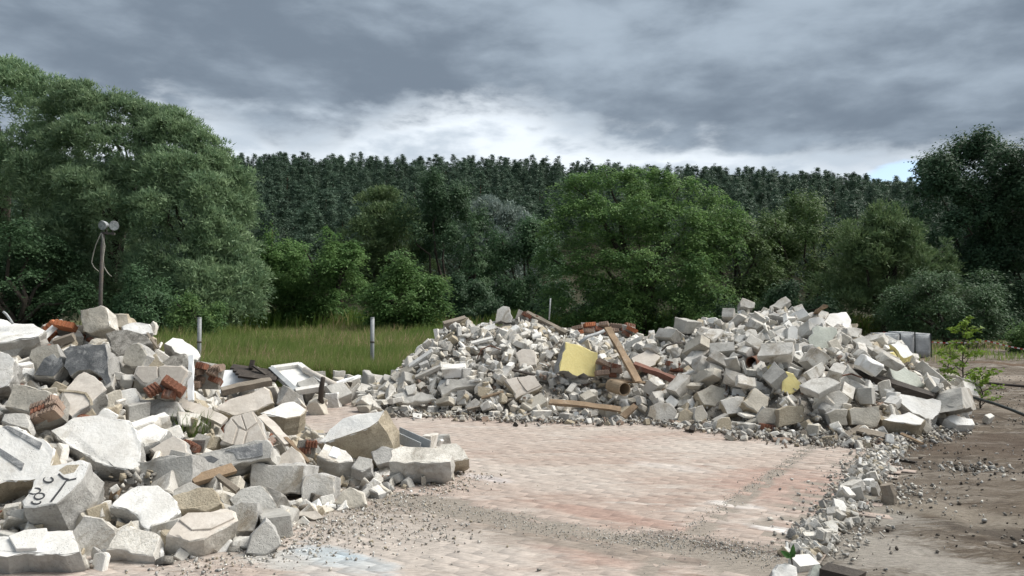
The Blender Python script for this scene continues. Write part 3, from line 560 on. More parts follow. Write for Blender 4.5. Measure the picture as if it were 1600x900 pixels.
ground_mat('paving_joint', [tuple(c * 1.0 for c in PT_ROWS[0])] + [(tuple(c * 1.0 for c in q[0]), *q[1:]) for q in PT_ROWS[1:]], PT_MASK + [stm(-4.3, 4.70, 4.2, .27, GRIT, 1.0), stm(-1.78, 6.5, .10, 5.5, GRIT, .9), stm(-1.2, 6.5, .35, 6.5, GRIT, .9)], .5)
ground_mat('dirt', [(.115, .092, .070), ((.195, .168, .138), 1.1, .46, .58), ((.065, .050, .038), 1.6, .52, .60), ((.27, .243, .21), 3.4, .55, .63), ((.075, .058, .043), 8.0, .54, .62), ((.38, .355, .315), 15.0, .60, .68)],
    [gm(1560, 830, .55, .2, (.075, .062, .05), .8), gm(1500, 700, 1.3, .5, (.085, .062, .045), .75), gm(1580, 690, .8, .6, (.075, .054, .04), .7), gm(1420, 720, .7, .25, (.07, .055, .042), .7), gm(1570, 570, 1.6, .6, (.10, .06, .035), .7),
     gm(1360, 860, .9, .5, (.33, .305, .27), .75), gm(1330, 800, .55, .5, (.36, .34, .305), .6), gm(1480, 800, .9, .35, (.24, .21, .17), .6), gm(1520, 590, 2.0, .8, (.31, .265, .22), .6),
     gm(470, 830, 1.0, .3, (.12, .095, .07), .7), gm(600, 790, 1.0, .3, (.28, .245, .205), .6)], .9)
# ground: one sheet to the horizon
g = npmesh('ground', [(-1200, -60, -.07), (1200, -60, -.07), (1200, 1500, -.07), (-1200, 1500, -.07)], [(0, 1, 2, 3)], [MAT['meadow_soil']]); link('ground', g, kind='structure')
def grid_sheet(name, fz, x0, x1, y0, y1, step, mat, keep=None):
    X, Y = np.meshgrid(np.arange(x0, x1 + step, step), np.arange(y0, y1 + step, step)); V = np.stack([X.ravel(), Y.ravel(), fz(X.ravel(), Y.ravel())], 1)
    ny, nx = X.shape; i = (np.arange(ny - 1)[:, None] * nx + np.arange(nx - 1)).ravel(); Q = np.stack([i, i + 1, i + 1 + nx, i + nx], 1)
    if keep is not None: c = V[Q].mean(1); Q = Q[keep(c[:, 0], c[:, 1])]
    return link(name, npmesh(name, V, Q, [mat], smooth=True), kind='structure')
def st_of(x, y): return x * B_[0] + y * B_[1], x * A_[0] + y * A_[1]
SB = -.98                         # right edge of the paving
def dirt_z(x, y):
    s, t = st_of(x, y); p = np.stack([x, y, 0 * x], 1)
    out = np.clip((s - SB) / .5, 0, 1); n = .10 * (vnoise(p * .7, 3) - .5) + .03 * (vnoise(p * 2.7, 4) - .5) + .05 * (vnoise(p * 8, 5) - .5)
    return -.02 + out * (n + .035)
grid_sheet('dirt_yard', dirt_z, -14, 24, -1, 34, .14, MAT['dirt'], lambda x, y: (y < 14.8 + .5 * np.sin(x * 2.1) + .4 * np.sin(x * 5.3)) | (x > 4.5 + .3 * np.sin(y * 3)))
# paving: base sheet plus individually laid tiles
TL, TW, GAP = .245, .118, .003
pv = link('paving', None, kind='structure')
c4 = [(-9.6, 1.2), (SB + .05, 1.2), (SB + .05, 13.2), (-9.6, 13.2)]
link('bedding', npmesh('bedding', [(s * B_[0] + t * A_[0], s * B_[1] + t * A_[1], .0058) for s, t in c4], [(0, 1, 2, 3)], [MAT['paving_joint']]), pv)
def tile_shape():
    mb = MB(); x, y, z, b = TL / 2 - GAP / 2, TW / 2 - GAP / 2, .006, .0012
    V = [(sx * x, sy * y, -.004) for sx, sy in ((-1, -1), (1, -1), (1, 1), (-1, 1))] + [(sx * x, sy * y, z - b) for sx, sy in ((-1, -1), (1, -1), (1, 1), (-1, 1))] + [(sx * (x - b), sy * (y - b), z) for sx, sy in ((-1, -1), (1, -1), (1, 1), (-1, 1))]
    return np.array(V), [(0, 1, 5, 4), (1, 2, 6, 5), (2, 3, 7, 6), (3, 0, 4, 7), (4, 5, 9, 8), (5, 6, 10, 9), (6, 7, 11, 10), (7, 4, 8, 11), (8, 9, 10, 11)]
TV, TF = tile_shape(); tme = npmesh('tile', TV, TF, [MAT['paving_tile']], attr=[.5] * 9)
tiles = []; rt = np.random.default_rng(21)
for j in range(int(12 / TW)):
    t = 1.2 + (j + .5) * TW
    for i in range(int(8.6 / TL) + 1):
        s = -9.6 + (i + .5 + .5 * (j % 2)) * TL
        if s > SB - .05 + .12 * math.sin(t * 3.3) + .1 * rt.normal(): continue
        x, y = s * B_[0] + t * A_[0], s * B_[1] + t * A_[1]
        if y < 1.5: continue
        gone = abs(s + 1.78 + .03 * math.sin(t * 4)) < .07           # torn-out partition wall, along
        gone |= (4.53 + .06 * math.sin(s * 2.3) < t < 4.86 + .07 * math.sin(s * 3.1 + 1)) and s > -8   # and across
        if gone or rt.uniform() < .012: continue
        tiles.append((x, y, rt.normal(0, .0004), rt.normal(0, .0018), rt.normal(0, .0018), rt.normal(0, .004)))
def tile_vis(q):
    u, v = px((q[0], q[1], 0)); hid = h_left(np.array([q[0]]), np.array([q[1]]))[0] > .02 or h_right(np.array([q[0]]), np.array([q[1]]))[0] > .02
    d = math.hypot(q[0], q[1]); return d + (100 if hid or u < 0 or u > 1600 or v > 905 else 0)
tiles.sort(key=tile_vis); vv, ff, aa = [], [], []
YAW = Matrix.Rotation(R(-33), 4, 'Z')
for i, (x, y, z, rx, ry, rz) in enumerate(tiles):
    M_ = Matrix.Translation((x, y, z)) @ YAW @ Euler((rx, ry, rz)).to_matrix().to_4x4()
    if i < 300: o = link('tile', tme, pv); o.matrix_world = M_
    else:
        m = np.array(M_); b = len(vv) * 12; vv.append(TV @ m[:3, :3].T + m[:3, 3]); ff.append(np.array(TF) + b); aa += [rt.uniform()] * 9
link('tile_field', npmesh('tile_field', np.concatenate(vv), np.concatenate(ff), [MAT['paving_tile']], attr=aa), pv, kind='stuff')
# ------------------------------------------------------------------ wooded hill
def hill_z(x, y):
    hr = 3.2 + interp(x, [(-300, 40), (-97, 35.5), (0, 34), (54, 31.5), (86, 29.5), (129, 26), (250, 18)]); t = np.clip((y - 92) / 160, 0, 1); p = np.stack([x, y, 0 * x], 1)
    return -.3 + hr * (t * t * (3 - 2 * t)) * .55 + hr * t * .45 + t * 3 * (vnoise(p * .03, 8) - .5)
grid_sheet('hill', hill_z, -420, 480, 88, 520, 8, MAT['forest_floor'])
# ------------------------------------------------------------------ foliage
def leaves(C, Dn, T, ls, asp, r, cvar):
    """leaf-shaped quads: centres C, facing Dn, long axis T"""
    n = len(C); T = T - Dn * (T * Dn).sum(1, keepdims=True); T /= np.linalg.norm(T, axis=1, keepdims=True) + 1e-9; Bn = np.cross(Dn, T)
    s = ls * r.uniform(.55, 1.35, (n, 1)); a = T * s * .5; b = Bn * s * .5 * asp
    V = np.stack([C - a * .8 + b, C + a, C - a * .8 - b], 1).reshape(-1, 3); return V, np.arange(3 * n).reshape(-1, 3), cvar
def rdir(r, n):
    d = r.normal(size=(n, 3)); return d / np.linalg.norm(d, axis=1, keepdims=True)
def nrm(d): return d / (np.linalg.norm(d, axis=1, keepdims=True) + 1e-9)
def sublobes(L, r, k=5, f=(.34, .58), core=.8):
    """break every lobe up into smaller billows on its camera-side and upper surface, so that outline and shade are uneven"""
    out = []; cen = L[:, :3].mean(0)
    for l in L:
        out.append((*l[:3], *(l[3:6] * core)))
        for i in range(k):
            d = r.normal(size=3) + np.array((0, -.5, .35)) + .6 * unit(l[:3] - cen + 1e-3); d /= np.linalg.norm(d); g = r.uniform(*f); out.append((*(l[:3] + d * l[3:6] * (1.02 - g * .45)), *(l[3:6] * g * r.uniform(.85, 1.15, 3))))
    return np.array(out)
def crown_mesh(name, lobes, mat, n_leaf, ls, seed, style='round', clump=.55, asp=.6, sub=(5, (.34, .58), .8)):
    r = np.random.default_rng(seed); lobes = np.array(lobes, float); cen = lobes[:, :3].mean(0); lobes = sublobes(lobes, r, *sub)
    n_leaf = int(n_leaf * (1.35 if style == 'willow' else 1.3)); ls = ls * (.88 if style == 'willow' else .60); clump = clump * (.95 if style == 'willow' else .72); asp = min(.8, asp * 1.15)
    w = lobes[:, 3] * lobes[:, 4] + lobes[:, 3] * lobes[:, 5]; w = w / w.sum(); per = {'round': 70, 'willow': 60, 'layer': 55, 'spruce': 45, 'fine': 90}[style]
    nc = max(8, n_leaf // per); li = r.choice(len(lobes), nc, p=w); d = rdir(r, nc)
    out = nrm(lobes[li, :3] - cen + 1e-3); d = nrm(d + .35 * out + np.array((0, -.45, .25))); Rl = lobes[li, 3:6]
    cc = lobes[li, :3] + d * Rl * r.uniform(.72, 1.06, (nc, 1)); ctone = r.uniform(0, 1, nc)
    n = nc * per; ci = np.repeat(np.arange(nc), per); dd = d[ci]; cs = (clump * r.uniform(.6, 1.35, nc))[ci][:, None]
    if style == 'willow':      # upswept brushes of narrow leaves that arch over at the tip
        ax = nrm(dd * .8 + np.array((0, 0, .75)) + .55 * r.normal(size=(n, 3))); t = r.uniform(.1, 1, (n, 1)) ** .7
        C = cc[ci] + ax * cs * t * 1.15 - np.array((0, 0, 1)) * cs * t ** 2 * .35; T = nrm(ax + .3 * r.normal(size=(n, 3))); D = nrm(np.cross(T, r.normal(size=(n, 3))) + .6 * dd)
    elif style == 'layer':     # flat drooping sprays
        o = r.normal(size=(n, 3)) * np.array((1, 1, .22)); C = cc[ci] + o * cs * .62; C[:, 2] -= (np.linalg.norm(o[:, :2], axis=1) ** 2) * cs[:, 0] * .16
        T = nrm(o * np.array((1, 1, .2)) + dd * .5 - np.array((0, 0, .35))); D = nrm(np.array((0, 0, 1.0)) + .5 * dd + .45 * r.normal(size=(n, 3)))
    elif style == 'spruce':
        t = r.uniform(0, 1, (n, 1)); hd = nrm(dd * np.array((1, 1, .1))); C = cc[ci] + hd * cs * (t - .4) * 1.4 - np.array((0, 0, 1)) * cs * t * .75 + r.normal(size=(n, 3)) * .07
        T = nrm(hd - np.array((0, 0, .9)) + .4 * r.normal(size=(n, 3))); D = nrm(hd + np.array((0, 0, .6)) + .4 * r.normal(size=(n, 3)))
    else:
        o = r.normal(size=(n, 3)); C = cc[ci] + o * cs * .5; T = nrm(r.normal(size=(n, 3)) - np.array((0, 0, .4))); D = nrm(dd * .55 + nrm(o) * .45 + np.array((0, 0, .45)) + .4 * r.normal(size=(n, 3)))
    tone = np.clip(.55 * ctone[ci] + .45 * r.uniform(0, 1, n), 0, 1)
    V, Q, a = leaves(C, D, T, ls, asp, r, tone)
    return npmesh(name, V, Q, [mat], attr=a)
def limb_pts(a, b, r, k=5, sag=.0):
    a, b = np.array(a, float), np.array(b, float); L = np.linalg.norm(b - a); out = []
    for i in range(k + 1):
        t = i / k; p = a + (b - a) * t + np.array((0, 0, 1)) * L * .12 * math.sin(t * math.pi) + (r.normal(size=3) * L * .035 if 0 < i < k else 0); out.append(p)
    return out
def tree(name, label, base, lobes, mat, n_leaf, ls, seed, style='round', clump=.55, asp=.6, trunk_r=.22, group=None, cat='tree', trunk_h=None, sub=(5, (.34, .58), .8)):
    """base: ground point; lobes relative to it (x, y, z, rx, ry, rz)"""
    r = np.random.default_rng(seed + 900); t = thing(name, label, cat, base, group); L = np.array(lobes, float)
    link('crown', crown_mesh('crown', L, MAT[mat], n_leaf, ls, seed, style, clump, asp, sub), t)
    zc = L[:, 2].min(); top = L[:, 2].max(); fork = np.array((L[:, 0].mean() * .4, L[:, 1].mean() * .4, trunk_h or max(.6, zc * .75)))
    mb = MB(); mb.tube([(0, 0, -.15), (fork[0] * .3, fork[1] * .3, fork[2] * .5), fork], [trunk_r * 1.25, trunk_r, trunk_r * .8], 9); mb.build('trunk', MAT['bark'], t, True)
    for i in r.permutation(len(L))[:min(len(L), 9)]:
        e = L[i, :3] + (L[i, :3] - fork) * .1; mb = MB(); mb.tube(limb_pts(fork - np.array((0, 0, .15)), e, r), list(np.linspace(trunk_r * .55, .03, 6)), 6); mb.build('limb', MAT['bark'], t, True)
    return t
def box_lobes(w, h, z0, seed, n=16, dep=None, top=1.0, r0=.24, r1=.42):
    """lobes that fill a crown of width w from height z0 to h, narrowing with height"""
    r = np.random.default_rng(seed); dep = dep or w * .8; H = h - z0; L = []
    for i in range(n):
        tz = (i + r.uniform(0, 1)) / n; prof = (math.sin(math.pi * min(1, .16 + .78 * tz)) ** .65) * (1 - (1 - top) * tz)
        rad = r.uniform(r0, r1) * min(w, H) * .5; a = r.uniform(0, 2 * math.pi); q = math.sqrt(r.uniform(.15, 1))
        x = math.cos(a) * q * max(0, w / 2 * prof - rad * .75); y = math.sin(a) * q * max(0, dep / 2 * prof - rad * .75); z = z0 + rad * .55 + tz * max(.1, H - rad * 1.55)
        L.append((x, y, z, rad * r.uniform(.9, 1.2), rad * r.uniform(.9, 1.2), rad * r.uniform(.75, 1.0)))
    for i in range(n // 2):      # leaders and side shoots that break the outline
        a = r.uniform(0, 2 * math.pi); tz = r.uniform(.25, 1.0); prof = (math.sin(math.pi * min(1, .16 + .78 * tz)) ** .65) * (1 - (1 - top) * tz); rad = r.uniform(.07, .14) * min(w, H)
        L.append((math.cos(a) * w / 2 * prof * r.uniform(.8, 1.08), -abs(math.sin(a)) * dep / 2 * prof, z0 + tz * H * r.uniform(.92, 1.04), rad * r.uniform(.7, 1.1), rad * .9, rad * r.uniform(.9, 1.7)))
    return L
def px_tree(name, label, u0, u1, vt, Y, mat, n_leaf, ls, seed, z0=.4, style='round', n=16, **k):
    lb = {a: k.pop(a) for a in ('top', 'r0', 'r1', 'dep') if a in k}
    w = (u1 - u0) / F * Y; h = P(800, vt, Y)[2]; b = P((u0 + u1) / 2, 480, Y); b[2] = 0
    return tree(name, label, b, box_lobes(w, h, z0, seed, n, **lb), mat, n_leaf, ls, seed, style, **k)
def px_lobes(base_u, Y, rows):
    """lobes given as (u, v, ru, rv, dy) in pixels at depth Y"""
    b = P(base_u, 480, Y); b[2] = 0; return b, [((u - base_u) / F * Y, dy, P(u, v, Y)[2], ru / F * Y, ru / F * Y * .9, rv / F * Y) for u, v, ru, rv, dy in rows]
# three great willows on the left
b, L = px_lobes(20, 46, [(-90, 190, 70, 70, 0), (-30, 150, 62, 50, 1), (-12, 128, 34, 26, 0), (35, 168, 55, 42, -1), (95, 182, 48, 36, -1), (-60, 270, 80, 60, -2), (20, 255, 60, 45, -2.5), (75, 250, 45, 40, -2), (-20, 330, 60, 40, -3), (40, 320, 52, 42, -3), (100, 240, 42, 34, -1), (0, 390, 90, 50, -1), (110, 310, 50, 50, -1)])
tree('willow_tree', 'tallest willow at the left photo edge, its crown running out of the picture', b, L, 'leaf_willow', 84000, .29, 41, 'willow', .72, .24, .42, sub=(5, (.36, .56), .92), group= 'willows left of the meadow')
b, L = px_lobes(190, 43, [(120, 185, 52, 36, 0), (175, 192, 50, 34, 0), (230, 205, 46, 34, 0), (150, 240, 48, 36, -1.5), (210, 250, 46, 36, -1.5), (265, 225, 38, 34, -.5), (120, 300, 48, 40, -2), (185, 310, 46, 34, -2.6), (245, 295, 44, 36, -2), (150, 365, 60, 40, -2), (225, 350, 55, 38, -3), (190, 430, 90, 55, -1), (110, 420, 60, 50, -1)])
tree('willow_tree', 'broad middle willow behind the floodlight mast, dark limbs showing in its crown', b, L, 'leaf_willow', 84000, .28, 42, 'willow', .68, .24, .40, sub=(5, (.36, .56), .92), group= 'willows left of the meadow')
b, L = px_lobes(320, 41, [(280, 222, 36, 32, 0), (312, 245, 36, 32, 0), (340, 265, 30, 28, 0), (358, 292, 30, 32, 0), (290, 285, 42, 36, -1.5), (330, 315, 42, 36, -1.5), (368, 340, 30, 32, -.5), (300, 350, 44, 36, -2.4), (350, 375, 44, 34, -1.8), (375, 400, 32, 32, -1), (310, 420, 60, 44, -2), (360, 440, 55, 44, -2), (395, 450, 36, 44, -1.5), (330, 480, 70, 34, -2)])
tree('willow_tree', 'right-hand willow whose crown steps down towards the bright green hedge', b, L, 'leaf_willow', 76000, .27, 43, 'willow', .64, .24, .36, sub=(5, (.36, .56), .92), group= 'willows left of the meadow')
px_tree('maple_tree', 'dark leafy maple in front of the willows left of the floodlight mast', -90, 150, 352, 37, 'leaf_dark', 30000, .24, 51, style='layer', n=18, clump=.7)
px_tree('shrub', 'dark shrub behind the summit of the left heap', 170, 290, 436, 35, 'leaf_dark', 15000, .20, 52, z0=0, n=12, clump=.5, cat='shrub', trunk_r=.08)
px_tree('shrub', 'low dark shrub beside the left fence post', 262, 350, 462, 33, 'leaf_maple', 9000, .17, 53, z0=0, n=9, clump=.4, cat='shrub', trunk_r=.06)
px_tree('hedge_tree', 'bright green bushy tree next to the willows', 392, 500, 374, 45, 'leaf_bright', 22000, .24, 54, z0=0, n=16, clump=.6, cat='tree', style='round')
px_tree('hedge_tree', 'broad bright green tree in the middle of the meadow edge', 440, 592, 366, 44, 'leaf_bright', 30000, .24, 55, z0=0, n=20, clump=.6, style='layer')
px_tree('hazel_tree', 'small bright feathery tree behind the right fence post', 574, 694, 402, 40, 'leaf_bright', 22000, .24, 56, z0=0, n=16, clump=.7, style='layer', trunk_r=.12)
px_tree('willow_tree', 'pale round-topped willow rising behind the small feathery tree', 538, 660, 298, 60, 'leaf_pale', 26000, .38, 57, z0=1, n=14, style='willow', clump=.9, asp=.25, r0=.4, r1=.55)
px_tree('oak_tree', 'dark round oak behind the slim spruce', 622, 780, 284, 57, 'leaf_dark', 30000, .30, 58, z0=0, n=18, clump=.8)
b, L = px_lobes(780, 63, [(745, 345, 30, 26, 0), (770, 345, 28, 22, 0), (795, 355, 26, 22, 0), (815, 372, 22, 24, 0), (830, 395, 18, 26, 0), (780, 390, 50, 34, 0), (790, 450, 60, 50, 0)])
tree('willow_tree', 'silver-leaved arching willow behind the slim spruce', b, L, 'leaf_silver', 20000, .42, 59, 'willow', .9, .25, .3)
# slim spruce
b = P(740, 480, 50); b[2] = 0; hS = P(740, 346, 50)[2]
L = [(rnd.uniform(-.15, .15), 0, hS * (.06 + .9 * i / 13), .25 + 1.0 * (1 - i / 13) ** .7, .25 + 1.0 * (1 - i / 13) ** .7, .34) for i in range(14)]
tree('spruce_tree', 'slim columnar spruce standing left of the great maple', b, L, 'needle_spruce', 14000, .26, 60, 'spruce', .55, .35, .14, trunk_h=hS * .8)
px_tree('alder_tree', 'dark alder filling the gap between the slim spruce and the great maple', 752, 882, 343, 54, 'leaf_dark', 24000, .28, 61, z0=0, n=16, clump=.7)
px_tree('shrub', 'dark undergrowth bush behind the left mound of the right heap', 680, 800, 440, 46, 'leaf_deep', 14000, .24, 62, z0=0, n=10, clump=.6, cat='shrub', trunk_r=.08)
# the great maple
b, L = px_lobes(1000, 42, [(900, 305, 38, 34, 0), (950, 288, 40, 28, 0), (1005, 292, 42, 28, 0), (1060, 302, 40, 28, 0), (1105, 325, 36, 32, 0), (1135, 345, 24, 26, 0), (885, 355, 38, 36, -.8), (940, 350, 46, 38, -1.6), (1000, 345, 46, 36, -1.6), (1060, 360, 44, 38, -1.2), (1110, 385, 38, 40, -.5), (875, 415, 34, 38, -1), (930, 420, 46, 40, -2), (995, 415, 44, 36, -2.6), (1050, 425, 44, 40, -2), (890, 475, 44, 40, -1), (960, 480, 50, 40, -2), (1040, 485, 55, 38, -1.8), (1100, 460, 44, 44, -1), (1000, 385, 60, 44, .5), (935, 390, 55, 44, .5), (1065, 400, 55, 44, .5), (990, 440, 80, 50, .8), (1010, 330, 60, 40, .8)])
tree('maple_tree', 'great bright-crowned maple behind the saddle of the right heap', b, L, 'leaf_maple', 92000, .20, 63, 'layer', .62, .75, .4, sub=(10, (.22, .40), .78))
px_tree('beech_tree', 'dark beech with yellowing leaves right of the great maple', 1078, 1230, 322, 45, 'leaf_beech', 28000, .24, 64, z0=0, n=18, clump=.65, style='layer')
px_tree('beech_tree', 'olive green beech behind the summit of the right mound', 1170, 1345, 300, 48, 'leaf_beech', 34000, .25, 65, z0=0, n=20, clump=.65, style='round')
px_tree('willow_tree', 'pale feathery willow bush behind the right slope of the right heap', 1268, 1492, 334, 40, 'leaf_pale', 40000, .30, 66, z0=0, n=22, clump=.7, style='willow', asp=.22, top=.6)
px_tree('oak_tree', 'tall dark oak closing the right side of the view', 1392, 1610, 216, 46, 'leaf_deep', 52000, .30, 67, z0=0, n=40, clump=.72, r0=.22, r1=.34)
px_tree('oak_tree', 'dark oak at the right photo edge reaching out of the picture', 1500, 1740, 222, 43, 'leaf_deep', 52000, .30, 68, z0=0, n=40, clump=.72, r0=.22, r1=.34)
px_tree('yew_bush', 'low spreading dark evergreen bush behind the wrapped white sacks', 1384, 1575, 424, 31, 'needle_spruce', 26000, .20, 69, z0=.5, n=18, clump=.7, style='layer', asp=.35, cat='shrub', trunk_r=.15)
px_tree('hedge_shrub', 'low ivy-like hedge behind the barrier tape on the right', 1535, 1700, 508, 25.5, 'leaf_maple', 12000, .12, 70, z0=0, n=10, clump=.3, cat='hedge', trunk_r=.05, dep=1.5)
px_tree('shrub', 'dark undergrowth bush behind the right mound', 1120, 1300, 455, 39, 'leaf_deep', 16000, .22, 71, z0=0, n=12, clump=.6, cat='shrub', trunk_r=.08)
px_tree('shrub', 'dark undergrowth bush under the tall oak on the right', 1440, 1620, 440, 40, 'leaf_deep', 16000, .24, 72, z0=0, n=12, clump=.6, cat='shrub', trunk_r=.08)
px_tree('shrub', 'dark undergrowth bush under the left side of the great maple', 815, 975, 448, 47, 'leaf_deep', 16000, .26, 73, z0=0, n=12, clump=.7, cat='shrub', trunk_r=.08)
px_tree('shrub', 'dark undergrowth bush under the right side of the great maple', 960, 1130, 446, 46, 'leaf_deep', 16000, .26, 74, z0=0, n=12, clump=.7, cat='shrub', trunk_r=.08)
# ------------------------------------------------------------------ pines on the hill
def pine_arrays(seed, n_tuft, per, ls):
    """needle tufts set on whorls of short boughs round the upper stem"""
    r = np.random.default_rng(seed); H = 13.4 + r.uniform(-.5, .6); t = np.sort(r.uniform(0, 1, n_tuft)) ** .85; a = r.uniform(0, 6.283, n_tuft); wmax = r.uniform(1.8, 2.4)
    prof = (1 - t) ** .62 if seed % 3 == 0 else np.sqrt(np.maximum(0, 1 - t ** 2.4)) * .92 if seed % 3 == 1 else (1 - t ** 1.4) ** .8; rad = (.12 + wmax * prof * np.minimum(1, .5 + t * 3)) * r.uniform(.45, 1.1, n_tuft); z = H * (.26 + .74 * t) + r.normal(0, .25, n_tuft); C0 = np.stack([np.cos(a) * rad, np.sin(a) * rad, z], 1)
    ci = np.repeat(np.arange(n_tuft), per); n = len(ci); o = r.normal(size=(n, 3)) * np.array((.36, .36, .18)) * (.75 + .5 * (1 - t))[ci][:, None]; C = C0[ci] + o; ou = nrm(np.stack([np.cos(a), np.sin(a), 0 * a], 1))[ci]
    D = nrm(np.array((0, 0, 1.0)) + .5 * ou + .5 * r.normal(size=(n, 3))); T = nrm(ou + o + np.array((0, 0, .5)) + .3 * r.normal(size=(n, 3)))
    return leaves(C, D, T, ls, .45, r, np.clip(.5 * r.uniform(0, 1, n_tuft)[ci] + .5 * r.uniform(0, 1, n), 0, 1))
PINE = []
for k in range(9):
    V, Q, a = pine_arrays(300 + k, 105, 24, .38); PINE.append(npmesh('pine_crown', V, Q, [MAT['needle_pine']], attr=a))
mb = MB(); mb.tube([(0, 0, -.5), (.1, 0, 6), (0, .1, 12.6)], [.24, .18, .05], 6); _t = mb.build('trunk', MAT['pine_bark']); PTR = _t.data; bpy.data.objects.remove(_t)
CONT = [(300, 230), (350, 290), (400, 370), (540, 370), (560, 315), (640, 292), (760, 325), (825, 350), (860, 300), (900, 268), (1000, 265), (1140, 295), (1160, 325), (1290, 340), (1400, 300), (1440, 230)]
rp = np.random.default_rng(77); spots = []
for iy in range(38):
    y = 108 + iy * 4.15
    for ix in range(132):
        x = -290 + ix * 4.2 + 2.1 * (iy % 2) + rp.uniform(-1.7, 1.7); yy = y + rp.uniform(-1.9, 1.9)
        if abs(x / yy) > 1.15: continue
        z = float(hill_z(np.array([x]), np.array([yy]))[0]); s = rp.uniform(.72, 1.12) * (1.0 if iy < 32 else rp.uniform(.9, 1.1)); u, v = px((x, yy, z + 13.4 * s))
        vis = interp(u, CONT) - v if 335 < u < 1450 else -50
        spots.append((vis, x, yy, z, s, u, v, iy))
spots.sort(key=lambda q: -q[0]); 
# the 300 that show most: spread over the visible slope
vis = [q for q in spots if q[0] > 6]; rp.shuffle(vis); vis.sort(key=lambda q: -q[7]); ridge = vis[:150]; rest = vis[150:]; rp.shuffle(rest)
solo = [tuple(q) for q in ridge] + [tuple(q) for q in rest[:150]]; solo_set = set((round(float(q[1]), 3), round(float(q[2]), 3)) for q in solo)
for q in solo:
    v_, x, y, z, s, u, v, iy = [float(c) for c in q]; third = ['far left', 'left', 'left of middle', 'middle', 'right of middle', 'right', 'far right'][int(min(6, max(0, (u - 340) // 158)))]; row = 'along the ridge line' if iy >= 32 else ('just below the ridge line' if iy >= 24 else 'on the lower hillside')
    t = thing('pine_tree', f'dark green pine {row}, {third} part of the wooded hill', 'tree', (x, y, z), f'pines {row}, {third} part'); t.scale = (s * rp.uniform(.85, 1.15), s, s); t.rotation_euler.z = rp.uniform(0, 6.28)
    link('crown', PINE[int(rp.integers(0, 9))], t); link('trunk', PTR, t)
rest_p = [q for q in spots if (round(float(q[1]), 3), round(float(q[2]), 3)) not in solo_set and (q[0] > -40 or not 335 < q[5] < 1450)]
me = bpy.data.meshes.new('pine_forest'); me.from_pydata([(q[1], q[2], q[3]) for q in rest_p], [], []); o = link('pine_forest', me, kind='stuff', label='mass of dark pines covering the hillside between the nearer pines', category='forest')
me.attributes.new('size', 'FLOAT', 'POINT').data.foreach_set('value', [float(q[4]) for q in rest_p])
ng = bpy.data.node_groups.new('pine_scatter', 'GeometryNodeTree'); ng.interface.new_socket('Geometry', in_out='INPUT', socket_type='NodeSocketGeometry'); ng.interface.new_socket('Geometry', in_out='OUTPUT', socket_type='NodeSocketGeometry')
gi, go = ng.nodes.new('NodeGroupInput'), ng.nodes.new('NodeGroupOutput'); jn = ng.nodes.new('GeometryNodeJoinGeometry'); srcs = {}
for ch in [c for c in bpy.data.objects if c.name.startswith('crown') and c.data in PINE]: srcs.setdefault(ch.data.name, ch)
for ch in srcs.values(): ob = ng.nodes.new('GeometryNodeObjectInfo'); ob.inputs['Object'].default_value = ch; ob.inputs['As Instance'].default_value = True; ob.transform_space = 'ORIGINAL'; ng.links.new(ob.outputs['Geometry'], jn.inputs[0])
ip = ng.nodes.new('GeometryNodeInstanceOnPoints'); ip.inputs['Pick Instance'].default_value = True; ri = ng.nodes.new('FunctionNodeRandomValue'); ri.data_type = 'INT'; ri.inputs[4].default_value = 0; ri.inputs[5].default_value = len(srcs) - 1
rr = ng.nodes.new('FunctionNodeRandomValue'); rr.data_type = 'FLOAT_VECTOR'; rr.inputs[0].default_value = (0, 0, 0); rr.inputs[1].default_value = (.10, .10, 6.28); na = ng.nodes.new('GeometryNodeInputNamedAttribute'); na.data_type = 'FLOAT'; na.inputs[0].default_value = 'size'
mp_ = ng.nodes.new('GeometryNodeMeshToPoints'); K = ng.links.new; K(gi.outputs[0], mp_.inputs[0]); K(mp_.outputs[0], ip.inputs['Points']); K(jn.outputs[0], ip.inputs['Instance']); K(ri.outputs[2], ip.inputs['Instance Index']); K(rr.outputs[0], ip.inputs['Rotation']); K(na.outputs[0], ip.inputs['Scale']); K(ip.outputs[0], go.inputs[0])
o.modifiers.new('scatter', 'NODES').node_group = ng
# ------------------------------------------------------------------ meadow grass
def blades(name, n, region, hmin, hmax, wid, seed, mat='grass_blade', **props):
    r = np.random.default_rng(seed); x, y, z = region(r, n); n = len(x); h = r.uniform(hmin, hmax, n) * (.65 + .7 * vnoise(np.stack([x * .35, y * .35, 0 * x], 1), 5)); a = r.uniform(0, 2 * math.pi, n)
    lean = r.normal(0, .22, (n, 2)) * h[:, None] + np.array((.10, 0)) * h[:, None]; w = wid * r.uniform(.6, 1.4, n) * np.clip(y / 22, .7, 2)
    bx, by = np.cos(a) * w / 2, np.sin(a) * w / 2; p = np.stack([x, y, z], 1); m = p + np.stack([lean[:, 0] * .35, lean[:, 1] * .35, h * .6], 1); t = p + np.stack([lean[:, 0], lean[:, 1], h], 1); o_ = np.stack([bx, by, 0 * x], 1)
    V = np.stack([p, m + o_ * 1.2, t, m - o_ * 1.2], 1).reshape(-1, 3); i = np.arange(n) * 4; Q = np.stack([i, i + 1, i + 2, i + 3], 1)
    pat = vnoise(np.stack([x * .5, y * .28, 0 * x], 1), 6); tone = np.clip(.62 * pat + .22 * r.uniform(0, 1, n) + np.where(r.uniform(0, 1, n) < .26, .5, 0) * (pat > .36), 0, 1)
    return link(name, npmesh(name, V, Q, [MAT[mat]], attr=tone), **props)
def meadow(r, n):
    y = 15.3 + 31 * r.uniform(0, 1, n) ** 1.7; u = r.uniform(-60, 870, n); x = (u - 800) / F * y; return x, y, 0 * x - .06
